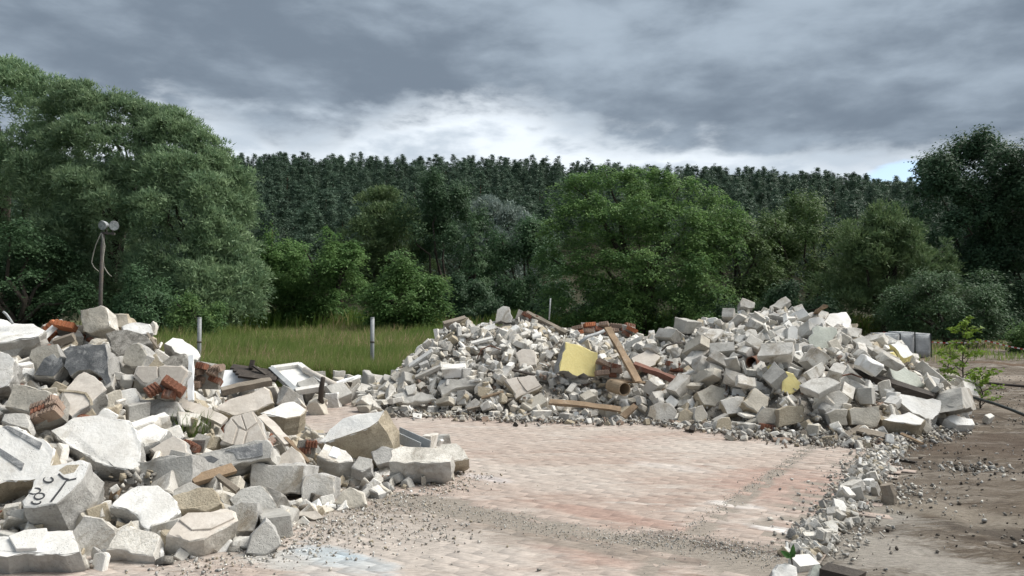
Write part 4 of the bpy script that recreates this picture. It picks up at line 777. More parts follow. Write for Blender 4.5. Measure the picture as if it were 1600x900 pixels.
blades('meadow_grass', 100000, meadow, .35, .8, .016, 91, kind='stuff', label='tall wild meadow grass, green with brownish seed heads, between the heaps and the trees', category='grass')
def fringe(r, n):
    y = r.uniform(41, 50, n); x = r.uniform(-22, 26, n); return x, y, 0 * x - .06
blades('meadow_weeds', 14000, fringe, .8, 1.5, .03, 92, 'weed_blade', kind='stuff', label='taller green weeds along the foot of the trees', category='weeds')
def rough_edge(r, n):
    y = r.uniform(19, 33, n); x = r.uniform(9.5, 24, n); k = (y > 22 + (x - 9.5) * -.1) & (vnoise(np.stack([x, y, 0 * x], 1), 9) > .42); return x[k], y[k], 0 * x[k] - .05
blades('verge_grass', 9000, rough_edge, .1, .3, .02, 93, kind='stuff', label='short grass beyond the dirt yard on the right', category='grass')
SIM = """
11 62 572 1207 93 55 26 -28 74
15 52 372 1295 120 22 -23 -94 10
9 48 251 1317 91 97 -6 18 -16
25 87 704 1268 50 1 -31 -5 -95
18 49 45 1419 75 34 46 -79 23
20 60 -163 1523 6 52 1 1 85
33 58 364 985 37 96 -19 -15 12
25 94 446 1104 89 78 25 4 -57
19 54 650 1384 58 31 -54 61 -48
17 69 582 1021 11 75 -61 8 -24
31 82 -238 1229 9 100 -1 2 5
27 111 421 1098 81 62 -7 26 -74
12 83 373 1562 13 22 -38 77 -45
12 75 295 1283 104 10 -95 -3 -30
5 79 399 1251 126 67 70 -23 -4
12 53 173 1242 78 43 -6 -40 -81
0 79 -89 1162 61 98 17 -3 1
22 47 205 1263 81 54 -52 49 -43
6 121 535 912 11 80 1 -1 60
0 80 203 1417 63 55 -83 -2 1
33 115 290 1103 69 5 13 -46 88
5 83 584 1163 89 0 -98 -22 -1
26 73 553 1005 13 28 82 32 38
14 46 409 1215 112 49 15 17 -84
15 66 48 1392 94 40 75 50 -16
32 50 -243 1335 6 37 -2 1 -93
6 47 306 1531 5 67 1 -1 74
29 65 715 1353 40 22 69 67 17
14 56 497 1240 124 32 -7 39 -86
10 85 504 1001 31 78 -51 -24 28
13 65 470 1052 56 59 22 7 77
16 59 215 1097 22 61 18 12 -76
21 43 597 1228 91 75 -4 -57 -33
28 40 -15 1304 108 95 10 -4 -29
13 86 332 965 17 46 48 75 -6
4 57 383 1463 47 3 -89 39 -22
3 90 670 1186 50 19 11 72 -66
28 138 246 1027 27 8 67 68 -30
17 75 -252 1253 10 100 1 3 -2
0 73 279 1155 83 5 26 -54 80
3 62 477 1242 128 73 6 4 -68
31 60 289 941 7 47 -2 0 88
21 89 510 1151 96 98 14 16 -4
29 36 -95 1173 41 41 91 -4 6
34 58 351 1025 42 41 13 -90 1
28 62 509 1030 29 40 -79 40 24
4 51 64 1534 8 2 -8 10 99
33 37 216 1076 14 61 35 23 67
8 56 714 1152 5 0 -61 -79 0
2 73 285 1458 46 74 -21 -23 59
4 43 -170 1240 44 3 -53 -74 -41
4 96 438 1524 27 16 66 -1 73
6 37 -218 1242 12 20 6 -67 71
34 72 55 1244 93 88 -23 -26 31
27 78 163 1315 95 47 -7 -15 87
0 69 340 1257 111 38 90 19 14
8 74 -144 1120 12 9 96 -7 -25
12 55 278 1392 59 34 94 -2 1
0 51 -237 1270 10 7 -28 -66 69
13 58 178 1424 50 83 -33 45 8
22 44 246 1481 20 99 -12 0 7
8 94 720 1211 20 33 -89 -16 29
35 89 481 1546 20 91 -36 20 0
30 82 488 1160 115 59 45 -10 66
16 40 30 1149 52 11 -51 85 8
31 41 -222 1339 14 21 -27 -29 -90
18 99 462 971 44 58 -66 -32 35
26 60 384 1514 18 72 19 45 -49
6 81 359 1282 114 95 14 -3 -27
14 74 327 1087 55 46 -22 -8 86
27 46 535 1240 119 32 -88 -33 13
32 82 760 1407 14 82 27 11 49
29 66 255 1175 54 88 15 26 -37
29 38 64 1446 52 38 -57 43 -59
4 73 -60 1452 56 33 23 49 77
24 36 79 1334 105 54 -3 19 82
1 64 601 1211 92 88 44 17 -11
3 58 258 1382 71 35 -73 33 -48
14 60 384 1493 27 41 -9 17 89
25 51 196 1077 9 91 34 -23 4
35 68 774 1237 8 33 -35 -63 61
9 62 106 1197 56 97 -9 7 -24
35 100 373 1510 36 22 -40 88 11
8 80 512 1478 46 30 48 -81 18
4 64 567 986 7 12 2 1 -99
2 40 -185 1200 15 43 55 -41 -58
0 70 136 1441 55 42 79 -36 -28
16 101 354 1576 11 1 -71 70 0
27 37 143 1451 47 52 14 17 -83
6 71 -211 1245 22 51 -29 -42 69
29 50 222 1283 81 63 -3 16 -76
7 46 68 1193 65 2 -44 68 59
11 80 -172 1207 42 34 -89 -12 26
30 42 -78 1489 34 55 -8 22 80
12 68 -192 1180 5 6 -9 99 9
14 39 -31 1498 24 93 18 -12 -29
32 60 830 1311 8 66 63 -31 -26
20 61 779 1404 6 76 1 1 65
31 52 124 1261 91 1 13 -96 -25
34 124 884 1084 15 55 -50 -51 45
8 49 292 1130 54 100 4 -6 -1
2 37 7 1153 44 8 -83 -55 8
4 54 661 1086 6 99 -1 2 14
29 74 606 1035 7 4 98 19 2
7 91 294 1410 59 39 -45 77 22
13 97 295 1145 63 76 -18 2 62
3 78 -96 1096 8 1 -76 65 2
24 75 162 1423 55 18 -76 -61 -10
10 81 406 1520 17 36 -92 -17 2
28 48 198 1414 50 15 87 45 -12
10 57 202 1385 68 36 -10 -72 -58
30 45 675 1084 6 38 -38 -58 61
5 53 98 1318 99 1 59 -78 -21
5 62 430 1060 72 98 -11 -13 13
16 43 681 1124 6 44 46 -53 -55
6 98 672 1017 9 85 0 -2 52
15 82 507 1041 48 76 49 3 43
6 136 406 969 39 39 -39 79 -26
14 78 3 1213 84 8 71 -20 -67
32 99 331 1108 71 49 76 -7 42
24 44 -40 1301 116 8 -73 -67 14
2 52 -93 1569 8 72 70 1 0
1 38 -4 1241 93 33 37 -27 -82
3 45 -239 1206 10 3 -76 4 65
13 43 408 1226 116 1 -2 -99 -16
30 42 -240 1396 7 53 77 -28 -19
22 82 769 1156 7 80 -1 0 -59
27 75 744 1346 13 94 -6 24 -25
12 70 444 1077 75 9 97 3 -21
20 45 555 1213 96 29 -1 -94 16
0 48 311 1431 51 0 89 42 -18
2 82 93 1559 13 3 -39 89 -22
24 44 566 1409 73 29 -13 -26 -91
32 68 352 1318 125 48 44 -54 -54
11 74 119 1182 57 66 -25 -71 -3
3 80 -56 1080 11 45 42 57 55
28 87 286 1114 54 52 -84 4 12
32 78 -53 1059 16 59 41 60 -36
27 37 -44 1254 99 24 7 20 -95
17 53 538 1152 83 25 39 -85 -25
13 67 -123 1443 51 61 -23 -17 -74
16 84 820 1377 9 47 0 -2 88
1 64 41 1057 8 0 -100 -8 3
11 70 -172 1190 29 16 36 84 -38
4 70 197 1163 43 41 -90 9 -8
20 44 383 1417 67 26 80 -48 26
19 69 375 1341 115 74 -53 -2 42
2 42 188 1142 31 7 20 97 14
14 55 752 1158 5 1 59 -80 -4
33 77 369 1209 109 46 -21 79 -35
11 43 596 1382 77 37 23 -90 6
15 94 646 1555 13 69 69 -16 -14
32 100 705 1331 48 44 72 1 53
27 67 687 1287 52 23 -74 -58 27
34 78 92 1154 45 25 65 55 46
1 67 136 1065 8 62 3 -1 78
9 95 375 947 19 52 35 -4 -77
33 65 410 1314 135 12 -87 47 -10
21 77 128 1561 7 2 7 100 -2
28 44 236 1069 10 8 -80 -52 -30
1 50 437 1288 141 6 93 32 -18
1 69 266 1530 16 76 35 55 -4
4 57 408 1288 136 23 42 88 -6
29 94 486 1052 59 57 -46 64 -20
23 63 80 1243 86 24 -26 -93 -7
33 61 218 1264 84 70 -1 -5 -71
11 54 807 1336 7 2 86 -51 -1
13 92 565 1028 19 59 -73 -15 -31
31 76 290 1027 41 97 -14 -7 18
24 44 -3 1463 51 16 -87 42 -18
34 50 320 1061 46 31 -36 80 37
24 47 604 1186 82 10 14 98 5
9 69 539 1294 126 78 10 -9 -61
31 44 738 1305 21 21 -70 -67 9
9 101 414 1071 85 26 -80 -54 6
13 43 361 1217 103 56 -66 -46 21
20 42 -47 1475 41 73 36 7 -57
9 37 235 1485 23 63 42 56 -34
12 45 420 1173 107 14 38 -12 -91
24 76 279 1042 26 92 -4 -36 15
14 79 652 1025 6 92 -1 1 40
23 62 -61 1514 22 22 83 49 -17
32 47 75 1143 41 66 -5 34 -67
26 61 503 1286 137 23 -89 38 -9
11 57 240 1513 25 32 -64 2 70
3 42 72 1450 57 81 -5 55 18
15 89 485 1263 139 33 88 -31 12
20 47 160 1375 76 29 62 -71 15
23 43 -26 1355 101 62 45 -13 -63
32 111 303 896 14 98 1 -3 -21
9 37 139 1296 92 98 8 20 1
1 68 183 1452 49 53 62 -44 -37
21 44 624 1230 75 24 -60 -25 -72
18 75 292 1525 11 18 85 -48 -10
33 106 468 1006 47 2 -21 14 -97
21 38 -26 1205 67 35 -18 -87 29
28 37 53 1081 8 68 6 4 -73
17 36 198 1193 49 36 -86 24 -29
13 74 292 1316 97 67 13 63 -37
13 45 -220 1254 9 82 34 -17 -43
12 50 647 1435 49 8 -26 -16 -95
5 59 543 1003 25 17 87 14 44
27 44 105 1154 58 34 17 -71 59
10 53 142 1091 10 96 16 -4 22
24 53 673 1375 48 43 12 6 89
32 50 453 1193 119 85 -19 33 37
10 67 -228 1189 6 99 0 -1 14
17 65 676 1349 54 18 61 64 43
35 76 579 1559 9 7 97 21 0
3 41 100 1239 77 10 -51 77 38
8 58 339 1053 48 3 58 -10 -81
21 54 774 1383 5 0 75 66 -2
31 94 549 1095 81 35 -9 -82 45
30 45 765 1331 13 85 20 -44 -23
4 80 530 1119 79 14 -6 -44 -89
15 82 438 978 47 42 -33 79 -30
14 86 628 1022 7 4 84 55 1
31 118 399 922 21 61 -11 40 -68
22 89 697 1123 7 1 39 92 2
4 50 -180 1181 15 13 -12 3 -98
9 56 84 1194 54 8 58 -78 -25
4 38 -224 1408 7 50 50 -54 47
1 54 243 1292 89 32 66 -30 -61
30 89 377 1175 110 63 -50 -48 36
7 83 634 1524 9 8 -12 71 -69
29 46 656 1319 61 85 -4 35 40
13 73 308 1074 47 12 41 60 67
31 52 -224 1129 6 10 -2 -1 99
11 50 700 1432 34 36 9 -78 -50
7 43 695 1186 13 29 93 17 -12
5 76 317 1042 38 23 96 -10 -10
16 84 312 1122 76 34 -39 -16 -84
18 56 334 1499 28 34 -48 -80 -9
18 67 463 1140 99 9 51 -68 -52
25 86 758 1293 13 39 -14 -57 71
6 46 632 1067 5 0 62 79 1
10 54 450 1558 8 6 32 94 -8
18 110 470 1030 58 26 23 -79 51
25 58 531 1086 71 75 -46 47 -5
0 47 285 1334 91 28 75 -58 -17
6 48 -44 1342 101 23 24 -94 5
16 40 88 1320 104 42 68 52 31
4 46 312 1062 57 6 77 -64 0
23 53 -111 1208 64 13 -88 44 -13
1 87 780 1299 10 0 -93 36 6
0 62 61 1440 67 87 2 -14 48
9 58 295 1127 64 59 37 15 -71
16 52 473 1460 58 19 97 13 -11
20 49 184 1188 44 80 6 -49 -34
12 44 674 1498 13 64 -9 -35 -67
14 73 187 1109 21 35 74 58 -6
34 74 265 1227 90 8 -6 45 89
5 52 757 1318 7 15 -82 -55 8
25 38 -87 1344 106 59 -73 28 -21
14 120 468 1056 75 21 85 41 26
33 76 -49 1178 54 32 54 34 70
12 58 -184 1531 3 1 -88 48 -1
28 63 672 1186 28 42 7 -88 -22
6 99 359 1081 70 19 -65 73 9
31 47 717 1401 34 8 91 -40 -5
20 83 514 1229 122 3 12 86 -50
30 49 -123 1317 105 11 34 -69 -64
7 58 430 1037 65 60 -4 1 80
21 99 501 1462 68 6 -74 64 19
21 37 247 1474 26 11 8 -14 98
25 36 18 1152 42 43 28 14 -85
8 40 -169 1475 10 90 28 -3 34
34 87 684 1064 11 19 -26 66 -68
20 91 519 1566 9 83 1 0 56
8 60 438 1257 134 89 14 -10 43
0 82 272 1001 20 95 14 25 12
30 74 266 1405 67 56 80 19 -8
27 72 506 1591 3 1 23 97 -1
13 67 80 1080 6 37 35 14 -85
18 45 -141 1525 6 97 -4 -1 23
28 56 -192 1452 7 21 20 -21 93
30 43 636 1383 61 81 26 23 47
28 95 714 1500 6 93 0 -4 37
29 43 760 1497 4 2 22 97 -2
1 42 125 1230 72 53 -43 -13 -72
25 56 41 1532 13 37 -24 -5 -90
7 43 650 1340 62 21 58 -2 -78
2 47 -35 1195 62 76 55 -1 33
11 66 369 912 10 47 -4 0 -88
28 59 97 1541 4 73 1 -4 68
11 37 -73 1443 52 9 89 -37 25
3 75 -239 1474 8 2 44 90 -1
21 100 784 1333 9 2 -100 -1 2
29 84 361 1524 16 68 -7 -52 52
8 93 710 1129 19 20 12 18 95
23 52 119 1213 64 99 3 -11 13
35 76 124 1395 73 86 -49 5 -12
22 52 13 1232 87 3 -69 16 -70
31 57 308 1474 35 44 22 -17 -85
18 54 -267 1361 7 8 84 53 5
0 81 504 1222 140 80 -49 19 -27
33 70 597 1514 23 57 22 38 69
17 72 -155 1153 27 55 13 -25 79
33 83 230 1148 55 72 59 0 36
24 81 681 1387 50 46 -10 -43 77
14 43 464 1526 25 55 5 -29 -78
18 44 209 1060 25 21 52 81 -19
24 66 437 916 4 3 -71 70 -1
24 71 -31 1576 6 16 -99 1 3
31 65 369 1130 84 29 -87 30 -25
26 85 -10 1159 52 51 76 4 40
23 67 401 881 16 56 66 47 -18
15 52 -61 1488 33 34 19 84 38
4 54 -235 1301 6 2 -88 -47 -1
24 43 380 1317 118 23 69 69 4
22 52 285 1364 76 42 -69 27 -52
18 61 530 1134 85 20 -6 44 88
14 78 295 974 6 5 91 41 0
31 49 -34 1555 6 1 -79 61 -1
15 52 348 1206 106 70 3 7 71
16 36 -254 1319 5 73 -1 1 -68
2 47 127 1326 95 7 18 93 -32
8 71 169 1086 11 21 18 11 -96
10 57 612 1514 9 93 -33 -3 18
7 63 -61 1117 6 11 91 -20 -36
25 82 -176 1499 12 63 20 -21 72
25 36 172 1524 8 28 93 15 -16
2 88 439 1583 17 50 -77 -6 38
25 61 587 1232 95 62 -23 -32 -68
19 77 463 1567 12 80 25 -18 -52
23 39 162 1537 4 23 3 5 97
25 135 427 899 24 34 37 -19 84
13 45 359 1297 116 61 -16 7 -78
21 88 228 1067 23 35 58 -72 -16
19 36 -99 1499 31 4 72 -50 48
7 42 195 1155 33 61 27 -65 -37
30 57 652 1361 63 15 56 -77 -28
24 91 754 1209 16 20 -12 -2 97
15 46 126 1033 6 79 2 -2 61
12 87 479 1596 13 91 -6 -36 -20
3 75 269 1131 55 56 -38 -17 72
32 77 -238 1422 15 50 48 -18 69
12 136 245 1104 37 73 -5 -28 62
10 62 43 1071 7 71 70 2 -3
5 50 15 1077 5 1 96 -27 1
7 92 240 1051 11 54 44 45 56
16 74 735 1517 10 70 -72 -3 -3
12 75 355 1233 114 91 -18 -7 -38
7 48 730 1483 4 56 4 -1 83
2 80 221 1451 50 64 -39 -8 -65
14 59 825 1246 5 0 75 -66 -2
13 97 602 1088 37 33 -43 -83 -17
1 43 170 1431 46 23 -16 45 -85
6 81 -2 1409 83 7 -22 7 -97
19 96 602 1364 88 27 52 -67 -46
22 38 -30 1111 12 31 77 54 12
0 65 -68 1361 106 11 28 -95 2
26 74 620 1374 73 62 -46 5 -63
27 42 202 1397 56 43 -7 19 88
9 88 760 1361 19 1 13 -18 -97
0 86 665 1425 56 41 -5 -54 73
18 49 318 1533 10 16 70 16 -68
28 45 316 1148 68 45 45 -25 -73
20 41 64 1074 6 42 -66 61 -13
8 64 -122 1091 5 0 82 57 0
0 94 717 1470 17 33 -89 28 -13
18 70 426 938 11 83 -20 -11 51
9 44 399 1499 24 7 -60 80 4
24 53 464 1504 28 27 94 10 18
11 80 -155 1509 20 88 -43 -4 20
12 115 544 1008 41 3 -69 66 -29
25 61 480 1177 102 94 29 -16 -8
21 92 1287 1359 8 77 0 -1 -64
0 85 -24 1460 55 22 51 83 -7
22 70 -161 1116 7 71 -69 8 -7
3 68 729 1309 37 81 56 -13 -4
0 40 -76 1078 6 42 -41 57 -57
4 61 343 844 7 2 -100 -7 -1
16 93 730 1343 32 74 -18 -20 61
26 50 649 1101 9 21 -18 40 -88
32 50 557 1250 118 6 38 -89 25
31 47 544 1453 57 11 43 -89 3
7 77 400 1454 54 9 63 -76 9
14 62 187 1061 15 20 91 -10 -34
15 68 -262 1391 8 1 -79 62 0
21 85 152 1078 18 72 -62 -30 -8
24 71 312 1149 75 36 80 43 21
12 59 301 1419 56 1 -19 -34 92
33 48 -224 1386 7 59 -18 40 -67
1 45 91 1203 62 15 -73 -61 25
10 54 197 1093 20 59 -60 34 -41
16 36 130 1412 53 90 -40 -13 -10
16 52 703 1250 46 12 -10 -97 -21
12 54 145 1102 20 87 -29 -27 31
35 46 391 1118 89 44 9 60 66
17 69 111 1221 76 87 10 -3 -48
21 69 283 1301 94 52 -16 -6 84
15 45 -217 1141 6 11 13 70 69
23 50 111 1108 17 98 20 7 6
13 71 517 1180 103 82 4 -16 54
25 54 130 1405 62 11 2 86 -50
16 40 212 1116 25 12 -99 -1 -7
16 46 551 1222 105 9 84 49 -22
18 44 346 1226 105 2 7 -63 -78
0 66 516 946 11 33 -35 -54 69
10 84 147 1142 45 98 19 3 2
7 88 555 1039 29 80 41 5 44
33 57 -103 1308 108 6 -87 -46 -17
23 73 755 1116 6 99 0 0 11
6 46 481 1215 120 45 -43 63 -47
9 36 67 1258 92 86 4 32 38
4 67 263 1285 92 45 67 -41 -43
14 58 -265 1210 6 56 -53 35 53
15 83 328 1528 29 3 1 -76 64
18 72 554 1132 89 81 6 55 19
5 61 176 1040 6 2 -2 -2 100
24 85 17 1257 107 42 43 80 -8
35 55 -184 1236 36 18 -77 11 -60
0 46 -10 1424 68 16 -7 -81 -56
23 136 498 1048 82 37 -70 -55 28
1 101 798 1457 11 91 0 -4 -42
9 56 420 1199 110 5 -46 89 4
32 109 457 1163 116 33 81 -48 11
25 51 638 1104 16 30 -79 -41 34
11 54 608 1529 9 52 43 59 -44
10 44 345 1436 59 12 52 -76 37
30 46 308 1453 47 40 -69 58 -19
33 72 570 1224 103 29 -57 -6 77
20 113 372 880 11 72 1 1 70
29 58 270 1184 59 19 35 90 18
8 48 226 1185 60 28 -48 83 -11
26 41 -21 1556 7 69 9 -71 13
32 66 242 1000 14 33 -62 37 61
15 42 158 1440 43 7 -29 -93 21
14 55 464 1298 139 77 29 0 -56
13 68 415 955 18 59 -77 -14 -20
20 59 487 1072 69 38 -91 10 13
9 58 530 1002 18 85 -30 43 -1
11 48 -160 1542 7 0 12 -99 -2
15 48 478 1513 34 46 -20 5 86
27 43 480 1443 62 60 0 3 80
23 86 104 1460 60 18 -81 -39 -40
28 59 196 1182 46 8 78 -51 35
18 82 -210 1374 34 60 -77 14 -16
8 45 193 1124 28 34 -16 92 14
26 47 577 1185 83 58 40 66 26
22 72 762 1183 8 1 -72 34 60
10 86 -20 1028 10 42 -47 52 -58
32 89 732 1177 11 2 -67 -74 2
17 55 448 1278 142 71 7 -60 36
28 71 483 1108 94 98 -7 16 7
3 128 493 1125 104 83 -55 9 4
12 52 556 1441 54 20 96 -12 -17
21 61 111 1160 44 51 -10 -76 39
8 98 402 1148 105 89 -18 -21 36
20 58 296 1051 36 11 11 1 -99
0 86 282 1074 59 80 -30 -8 -51
31 78 -65 1416 77 43 84 -29 16
5 42 -242 1288 6 21 15 70 66
27 41 38 1219 85 35 46 81 6
23 74 -201 1198 17 7 -88 30 -37
24 117 404 865 20 32 -64 33 62
20 46 759 1467 5 0 72 70 0
29 42 161 1065 4 3 -13 99 -1
23 41 -274 1302 3 48 0 0 -88
6 59 11 1578 9 5 73 -10 68
35 48 854 1426 6 54 -56 -45 44
35 68 275 1511 13 47 50 -41 60
10 50 275 1370 78 39 61 20 66
28 38 202 1126 23 79 56 15 19
28 63 102 1188 50 36 -15 9 -92
25 55 384 1556 6 8 5 -70 -71
2 47 275 1051 36 90 -16 -36 15
13 45 146 1419 51 5 -74 -63 23
7 43 -202 1522 4 5 -70 71 3
5 49 752 1229 6 71 -68 -15 10
17 54 -201 1464 9 72 3 -42 55
6 48 275 1201 65 93 11 -32 16
27 43 307 1201 89 1 -30 2 -95
6 82 787 1285 27 6 1 -100 -1
3 46 -74 1096 9 71 22 62 -27
18 86 252 901 10 96 1 -2 27
12 80 733 1264 20 12 76 -48 -42
19 43 117 1071 6 10 -24 80 55
19 38 94 1305 99 45 -54 63 33
26 48 -38 1445 57 44 88 -6 -17
1 48 -210 1256 34 78 -29 -8 -55
26 48 753 1259 7 1 6 -70 -71
10 75 449 942 10 56 -36 32 -68
1 85 313 1046 58 14 -4 -81 -57
34 86 311 1165 89 18 87 -43 -18
23 77 151 1147 60 1 -21 -98 -6
31 60 397 1227 130 67 16 62 37
21 73 279 1495 19 4 -17 41 -90
31 81 755 1329 26 40 -64 55 -34
3 48 750 1195 5 0 -99 11 2
17 69 737 1380 28 75 23 -4 62
35 53 -217 1466 6 37 0 -1 -93
9 42 -195 1472 5 52 35 13 -77
21 62 563 996 30 76 -16 56 29
30 85 38 1035 19 71 66 -19 15
28 101 460 1117 100 76 20 44 -43
3 86 19 1296 119 91 29 -5 30
13 54 -187 1476 6 28 43 13 -85
13 64 135 1182 55 59 59 25 49
11 44 53 1125 42 17 53 -38 -74
16 77 380 1258 136 37 22 91 1
25 56 83 1167 54 52 80 28 10
1 49 236 1169 61 30 -12 91 25
13 86 767 1352 8 44 36 55 61
7 60 417 1230 123 62 74 -12 25
10 58 137 1164 51 29 30 -37 -83
7 67 792 1385 7 67 67 21 24
15 47 711 1179 8 63 31 25 67
23 54 544 1188 102 36 87 13 -32
17 57 -1 1367 98 7 7 98 -14
34 46 428 1238 132 14 -55 -44 70
16 46 473 1435 69 99 7 -2 -9
13 75 391 1216 114 58 21 15 78
28 42 -111 1226 67 92 37 -10 5
20 62 -43 1116 12 45 -86 18 -12
24 74 303 1259 106 14 -98 1 -16
35 43 381 1448 49 94 31 12 -6
16 50 -38 1539 8 29 -6 94 19
5 57 53 1469 52 12 -32 -53 78
15 49 763 1207 7 55 54 -46 -44
20 63 -32 1066 8 71 -70 -5 4
0 36 117 1540 7 94 -16 6 30
14 92 282 1040 52 12 -14 94 -30
4 54 233 1474 31 49 64 -56 17
14 65 331 1139 74 26 -68 68 9
14 55 296 1492 18 13 72 -23 -64
1 39 -20 1387 87 73 29 -55 -26
7 87 741 1474 9 48 55 -11 68
26 79 86 1368 105 19 -84 23 -44
27 37 208 1217 61 33 -18 -27 88
26 63 165 1108 23 62 48 61 15
13 40 -76 1271 97 80 28 -1 -53
3 61 151 1205 63 25 -95 -13 14
15 55 586 1491 42 3 3 100 5
21 76 590 1193 90 33 35 -54 69
23 45 99 1530 9 26 -2 30 -92
21 93 282 1197 81 74 -44 -15 49
26 85 154 1411 68 52 47 67 -22
12 57 426 1094 86 15 27 -14 94
10 62 -186 1214 31 22 -76 -61 3
9 49 565 1162 89 25 59 10 -76
12 57 249 1268 94 3 79 -2 -61
4 44 472 1076 75 54 77 -27 18
24 61 126 1105 19 27 30 -3 91
31 70 254 1156 72 34 37 -71 -49
29 83 369 1417 78 76 25 -5 60
7 56 457 1288 136 70 -20 51 45
0 92 265 1261 111 47 15 26 83
12 90 571 1399 71 15 21 -93 26
34 42 78 1203 65 1 40 -70 -59
3 47 332 1272 116 19 45 46 74
27 71 -227 1229 21 36 2 2 93
27 97 700 1388 50 86 -30 38 -18
7 48 401 1493 30 8 -18 97 11
30 60 157 1181 52 87 -34 -9 35
6 41 -21 1172 51 50 -43 2 75
8 69 797 1220 6 40 0 -1 -92
1 64 399 1177 116 26 58 -70 -33
26 94 790 1252 12 33 3 -2 -94
3 50 539 1118 94 14 -78 56 25
4 69 171 1232 70 14 -9 -68 72
2 38 -157 1495 6 25 -12 5 96
0 102 650 1157 53 44 38 6 82
10 78 204 1545 9 61 -62 -38 32
8 58 526 1077 72 53 -1 -74 42
1 58 480 1210 138 58 35 -10 73
27 60 -31 1598 3 2 -69 73 2
16 57 564 1178 96 59 -40 -21 -67
24 75 213 1130 35 6 -4 96 28
4 86 194 1021 10 2 -77 -64 0
10 83 198 1203 73 36 -51 56 54
17 82 515 1163 112 34 84 -43 0
5 42 118 1154 51 13 -3 -93 -35
16 95 495 1574 17 88 -22 -41 13
29 62 432 1226 126 96 6 25 14
19 68 432 1207 120 80 -31 31 -40
3 81 -168 1226 54 2 -21 -31 93
27 44 408 1508 22 98 10 -5 14
13 81 443 950 21 10 -69 69 -21
23 74 608 1071 20 12 20 -85 -47
16 66 175 1416 65 41 65 -19 -61
2 72 -263 1421 10 42 -41 57 -58
26 77 384 1545 27 3 42 -54 73
11 96 206 587 13 7 7 71 70
21 79 651 1530 11 23 -66 -21 -69
7 59 24 1249 99 71 -24 58 32
30 57 39 1318 117 0 -98 9 15
30 58 609 1399 72 58 -67 -25 39
25 77 315 1387 78 75 -9 -43 -50
18 58 412 1003 49 21 -92 -17 -29
31 62 669 1106 14 85 -10 -40 -32
32 76 -155 1098 9 99 -2 -1 -11
1 106 333 788 12 1 -95 32 2
4 74 378 1069 79 53 -60 -17 58
15 60 841 1417 8 67 -67 24 -23
4 38 271 1346 83 22 97 -11 -9
17 40 90 1419 61 36 79 -50 6
2 39 177 1192 50 29 -46 -2 84
33 41 268 1257 90 35 84 -36 -22
3 46 267 1196 71 52 -53 -65 13
2 43 592 1536 8 81 13 17 55
26 43 258 1210 74 36 27 37 -81
14 65 294 1389 68 54 -21 81 6
21 44 444 1132 102 36 86 -27 22
2 54 105 1470 46 94 -16 0 -29
30 45 496 1324 140 3 -70 -63 33
23 51 103 1426 57 87 -30 -11 -38
16 50 751 1173 19 12 90 -17 -37
35 48 347 1509 15 29 94 4 18
33 53 367 1317 122 69 -6 9 71
26 49 365 1260 116 53 -53 26 -62
10 38 -176 1131 5 67 -63 -30 24
14 80 680 1144 13 9 -60 75 26
1 94 244 1079 47 90 13 -28 29
21 43 397 1201 109 6 -100 0 1
13 42 223 1238 78 78 28 -5 -56
13 48 -214 1402 6 94 -6 25 23
1 59 506 929 9 56 17 51 63
31 49 214 1202 64 44 -65 -60 15
33 59 340 1419 77 12 27 -96 1
3 84 236 1259 93 55 -41 -59 42
12 36 -205 1338 17 40 11 90 14
0 61 156 1451 58 31 36 65 60
2 44 728 1077 6 2 4 -70 -71
29 44 561 1336 101 5 -10 92 36
19 88 376 1535 10 2 -54 -84 0
2 77 -249 1358 12 87 -14 -8 46
15 62 392 1275 124 29 31 89 18
16 98 299 987 24 27 73 -56 28
25 68 318 973 12 41 19 -9 -89
30 72 409 1558 10 28 24 -66 -65
7 46 -1 1143 36 66 37 53 -39
22 50 276 1261 93 36 81 -43 -18
4 59 -33 1434 66 45 -33 -74 39
9 83 101 1383 87 88 -18 19 40
30 48 296 1083 70 94 -30 14 7
19 38 -60 1175 47 22 79 -13 -56
33 63 534 1052 69 38 -90 -15 13
15 52 558 1354 99 52 -62 -34 48
14 109 421 852 12 51 -2 81 29
8 76 406 1024 58 33 15 22 -91
16 73 -40 1507 30 76 -37 -13 53
15 58 803 1509 7 98 0 -3 -18
18 70 758 1278 28 99 16 -4 3
32 76 191 1217 63 64 65 -20 36
18 60 -24 1407 76 16 69 -71 -1
9 72 468 1182 118 16 -23 -70 66
17 68 270 1318 96 36 2 -46 -81
27 49 72 1433 57 10 91 -8 39
0 44 257 1496 21 39 13 -22 -89
24 44 750 1214 3 1 -70 72 1
9 57 542 1163 97 19 -81 -53 -18
28 45 -82 1109 3 0 -96 -26 4
32 40 -229 1249 6 0 57 82 4
12 47 -173 1315 57 4 -82 46 -33
21 48 215 1245 80 38 -88 -16 -21
33 56 64 1160 58 29 -77 -56 -5
24 37 -229 1341 7 18 -37 -20 -89
4 72 179 1168 50 63 11 31 70
4 102 758 1136 18 26 69 -59 34
1 75 -98 1484 45 11 -80 -57 12
27 54 113 1420 53 26 71 -62 20
1 114 584 890 24 4 -100 5 0
31 61 661 1308 76 25 0 13 -96
29 98 412 1241 142 10 50 -82 -27
17 38 96 1041 5 52 -50 50 -48
7 79 617 923 8 22 -24 68 -65
28 130 402 1063 73 96 3 20 -19
19 116 457 989 70 5 -62 58 -53
2 51 -12 1339 110 27 91 30 -9
21 56 492 1466 54 85 0 -3 -52
15 53 379 1229 121 53 67 25 46
2 101 509 1445 81 3 35 -91 -20
3 95 440 1546 19 21 2 82 53
24 44 698 1206 31 16 -85 18 -47
5 65 644 1509 18 67 59 -39 -24
13 60 628 1041 4 2 97 -24 3
1 37 -77 1200 67 80 47 34 -14
16 43 797 1174 5 0 -53 -85 1
3 42 -21 1288 113 97 9 13 17
17 84 318 1229 112 88 45 5 -17
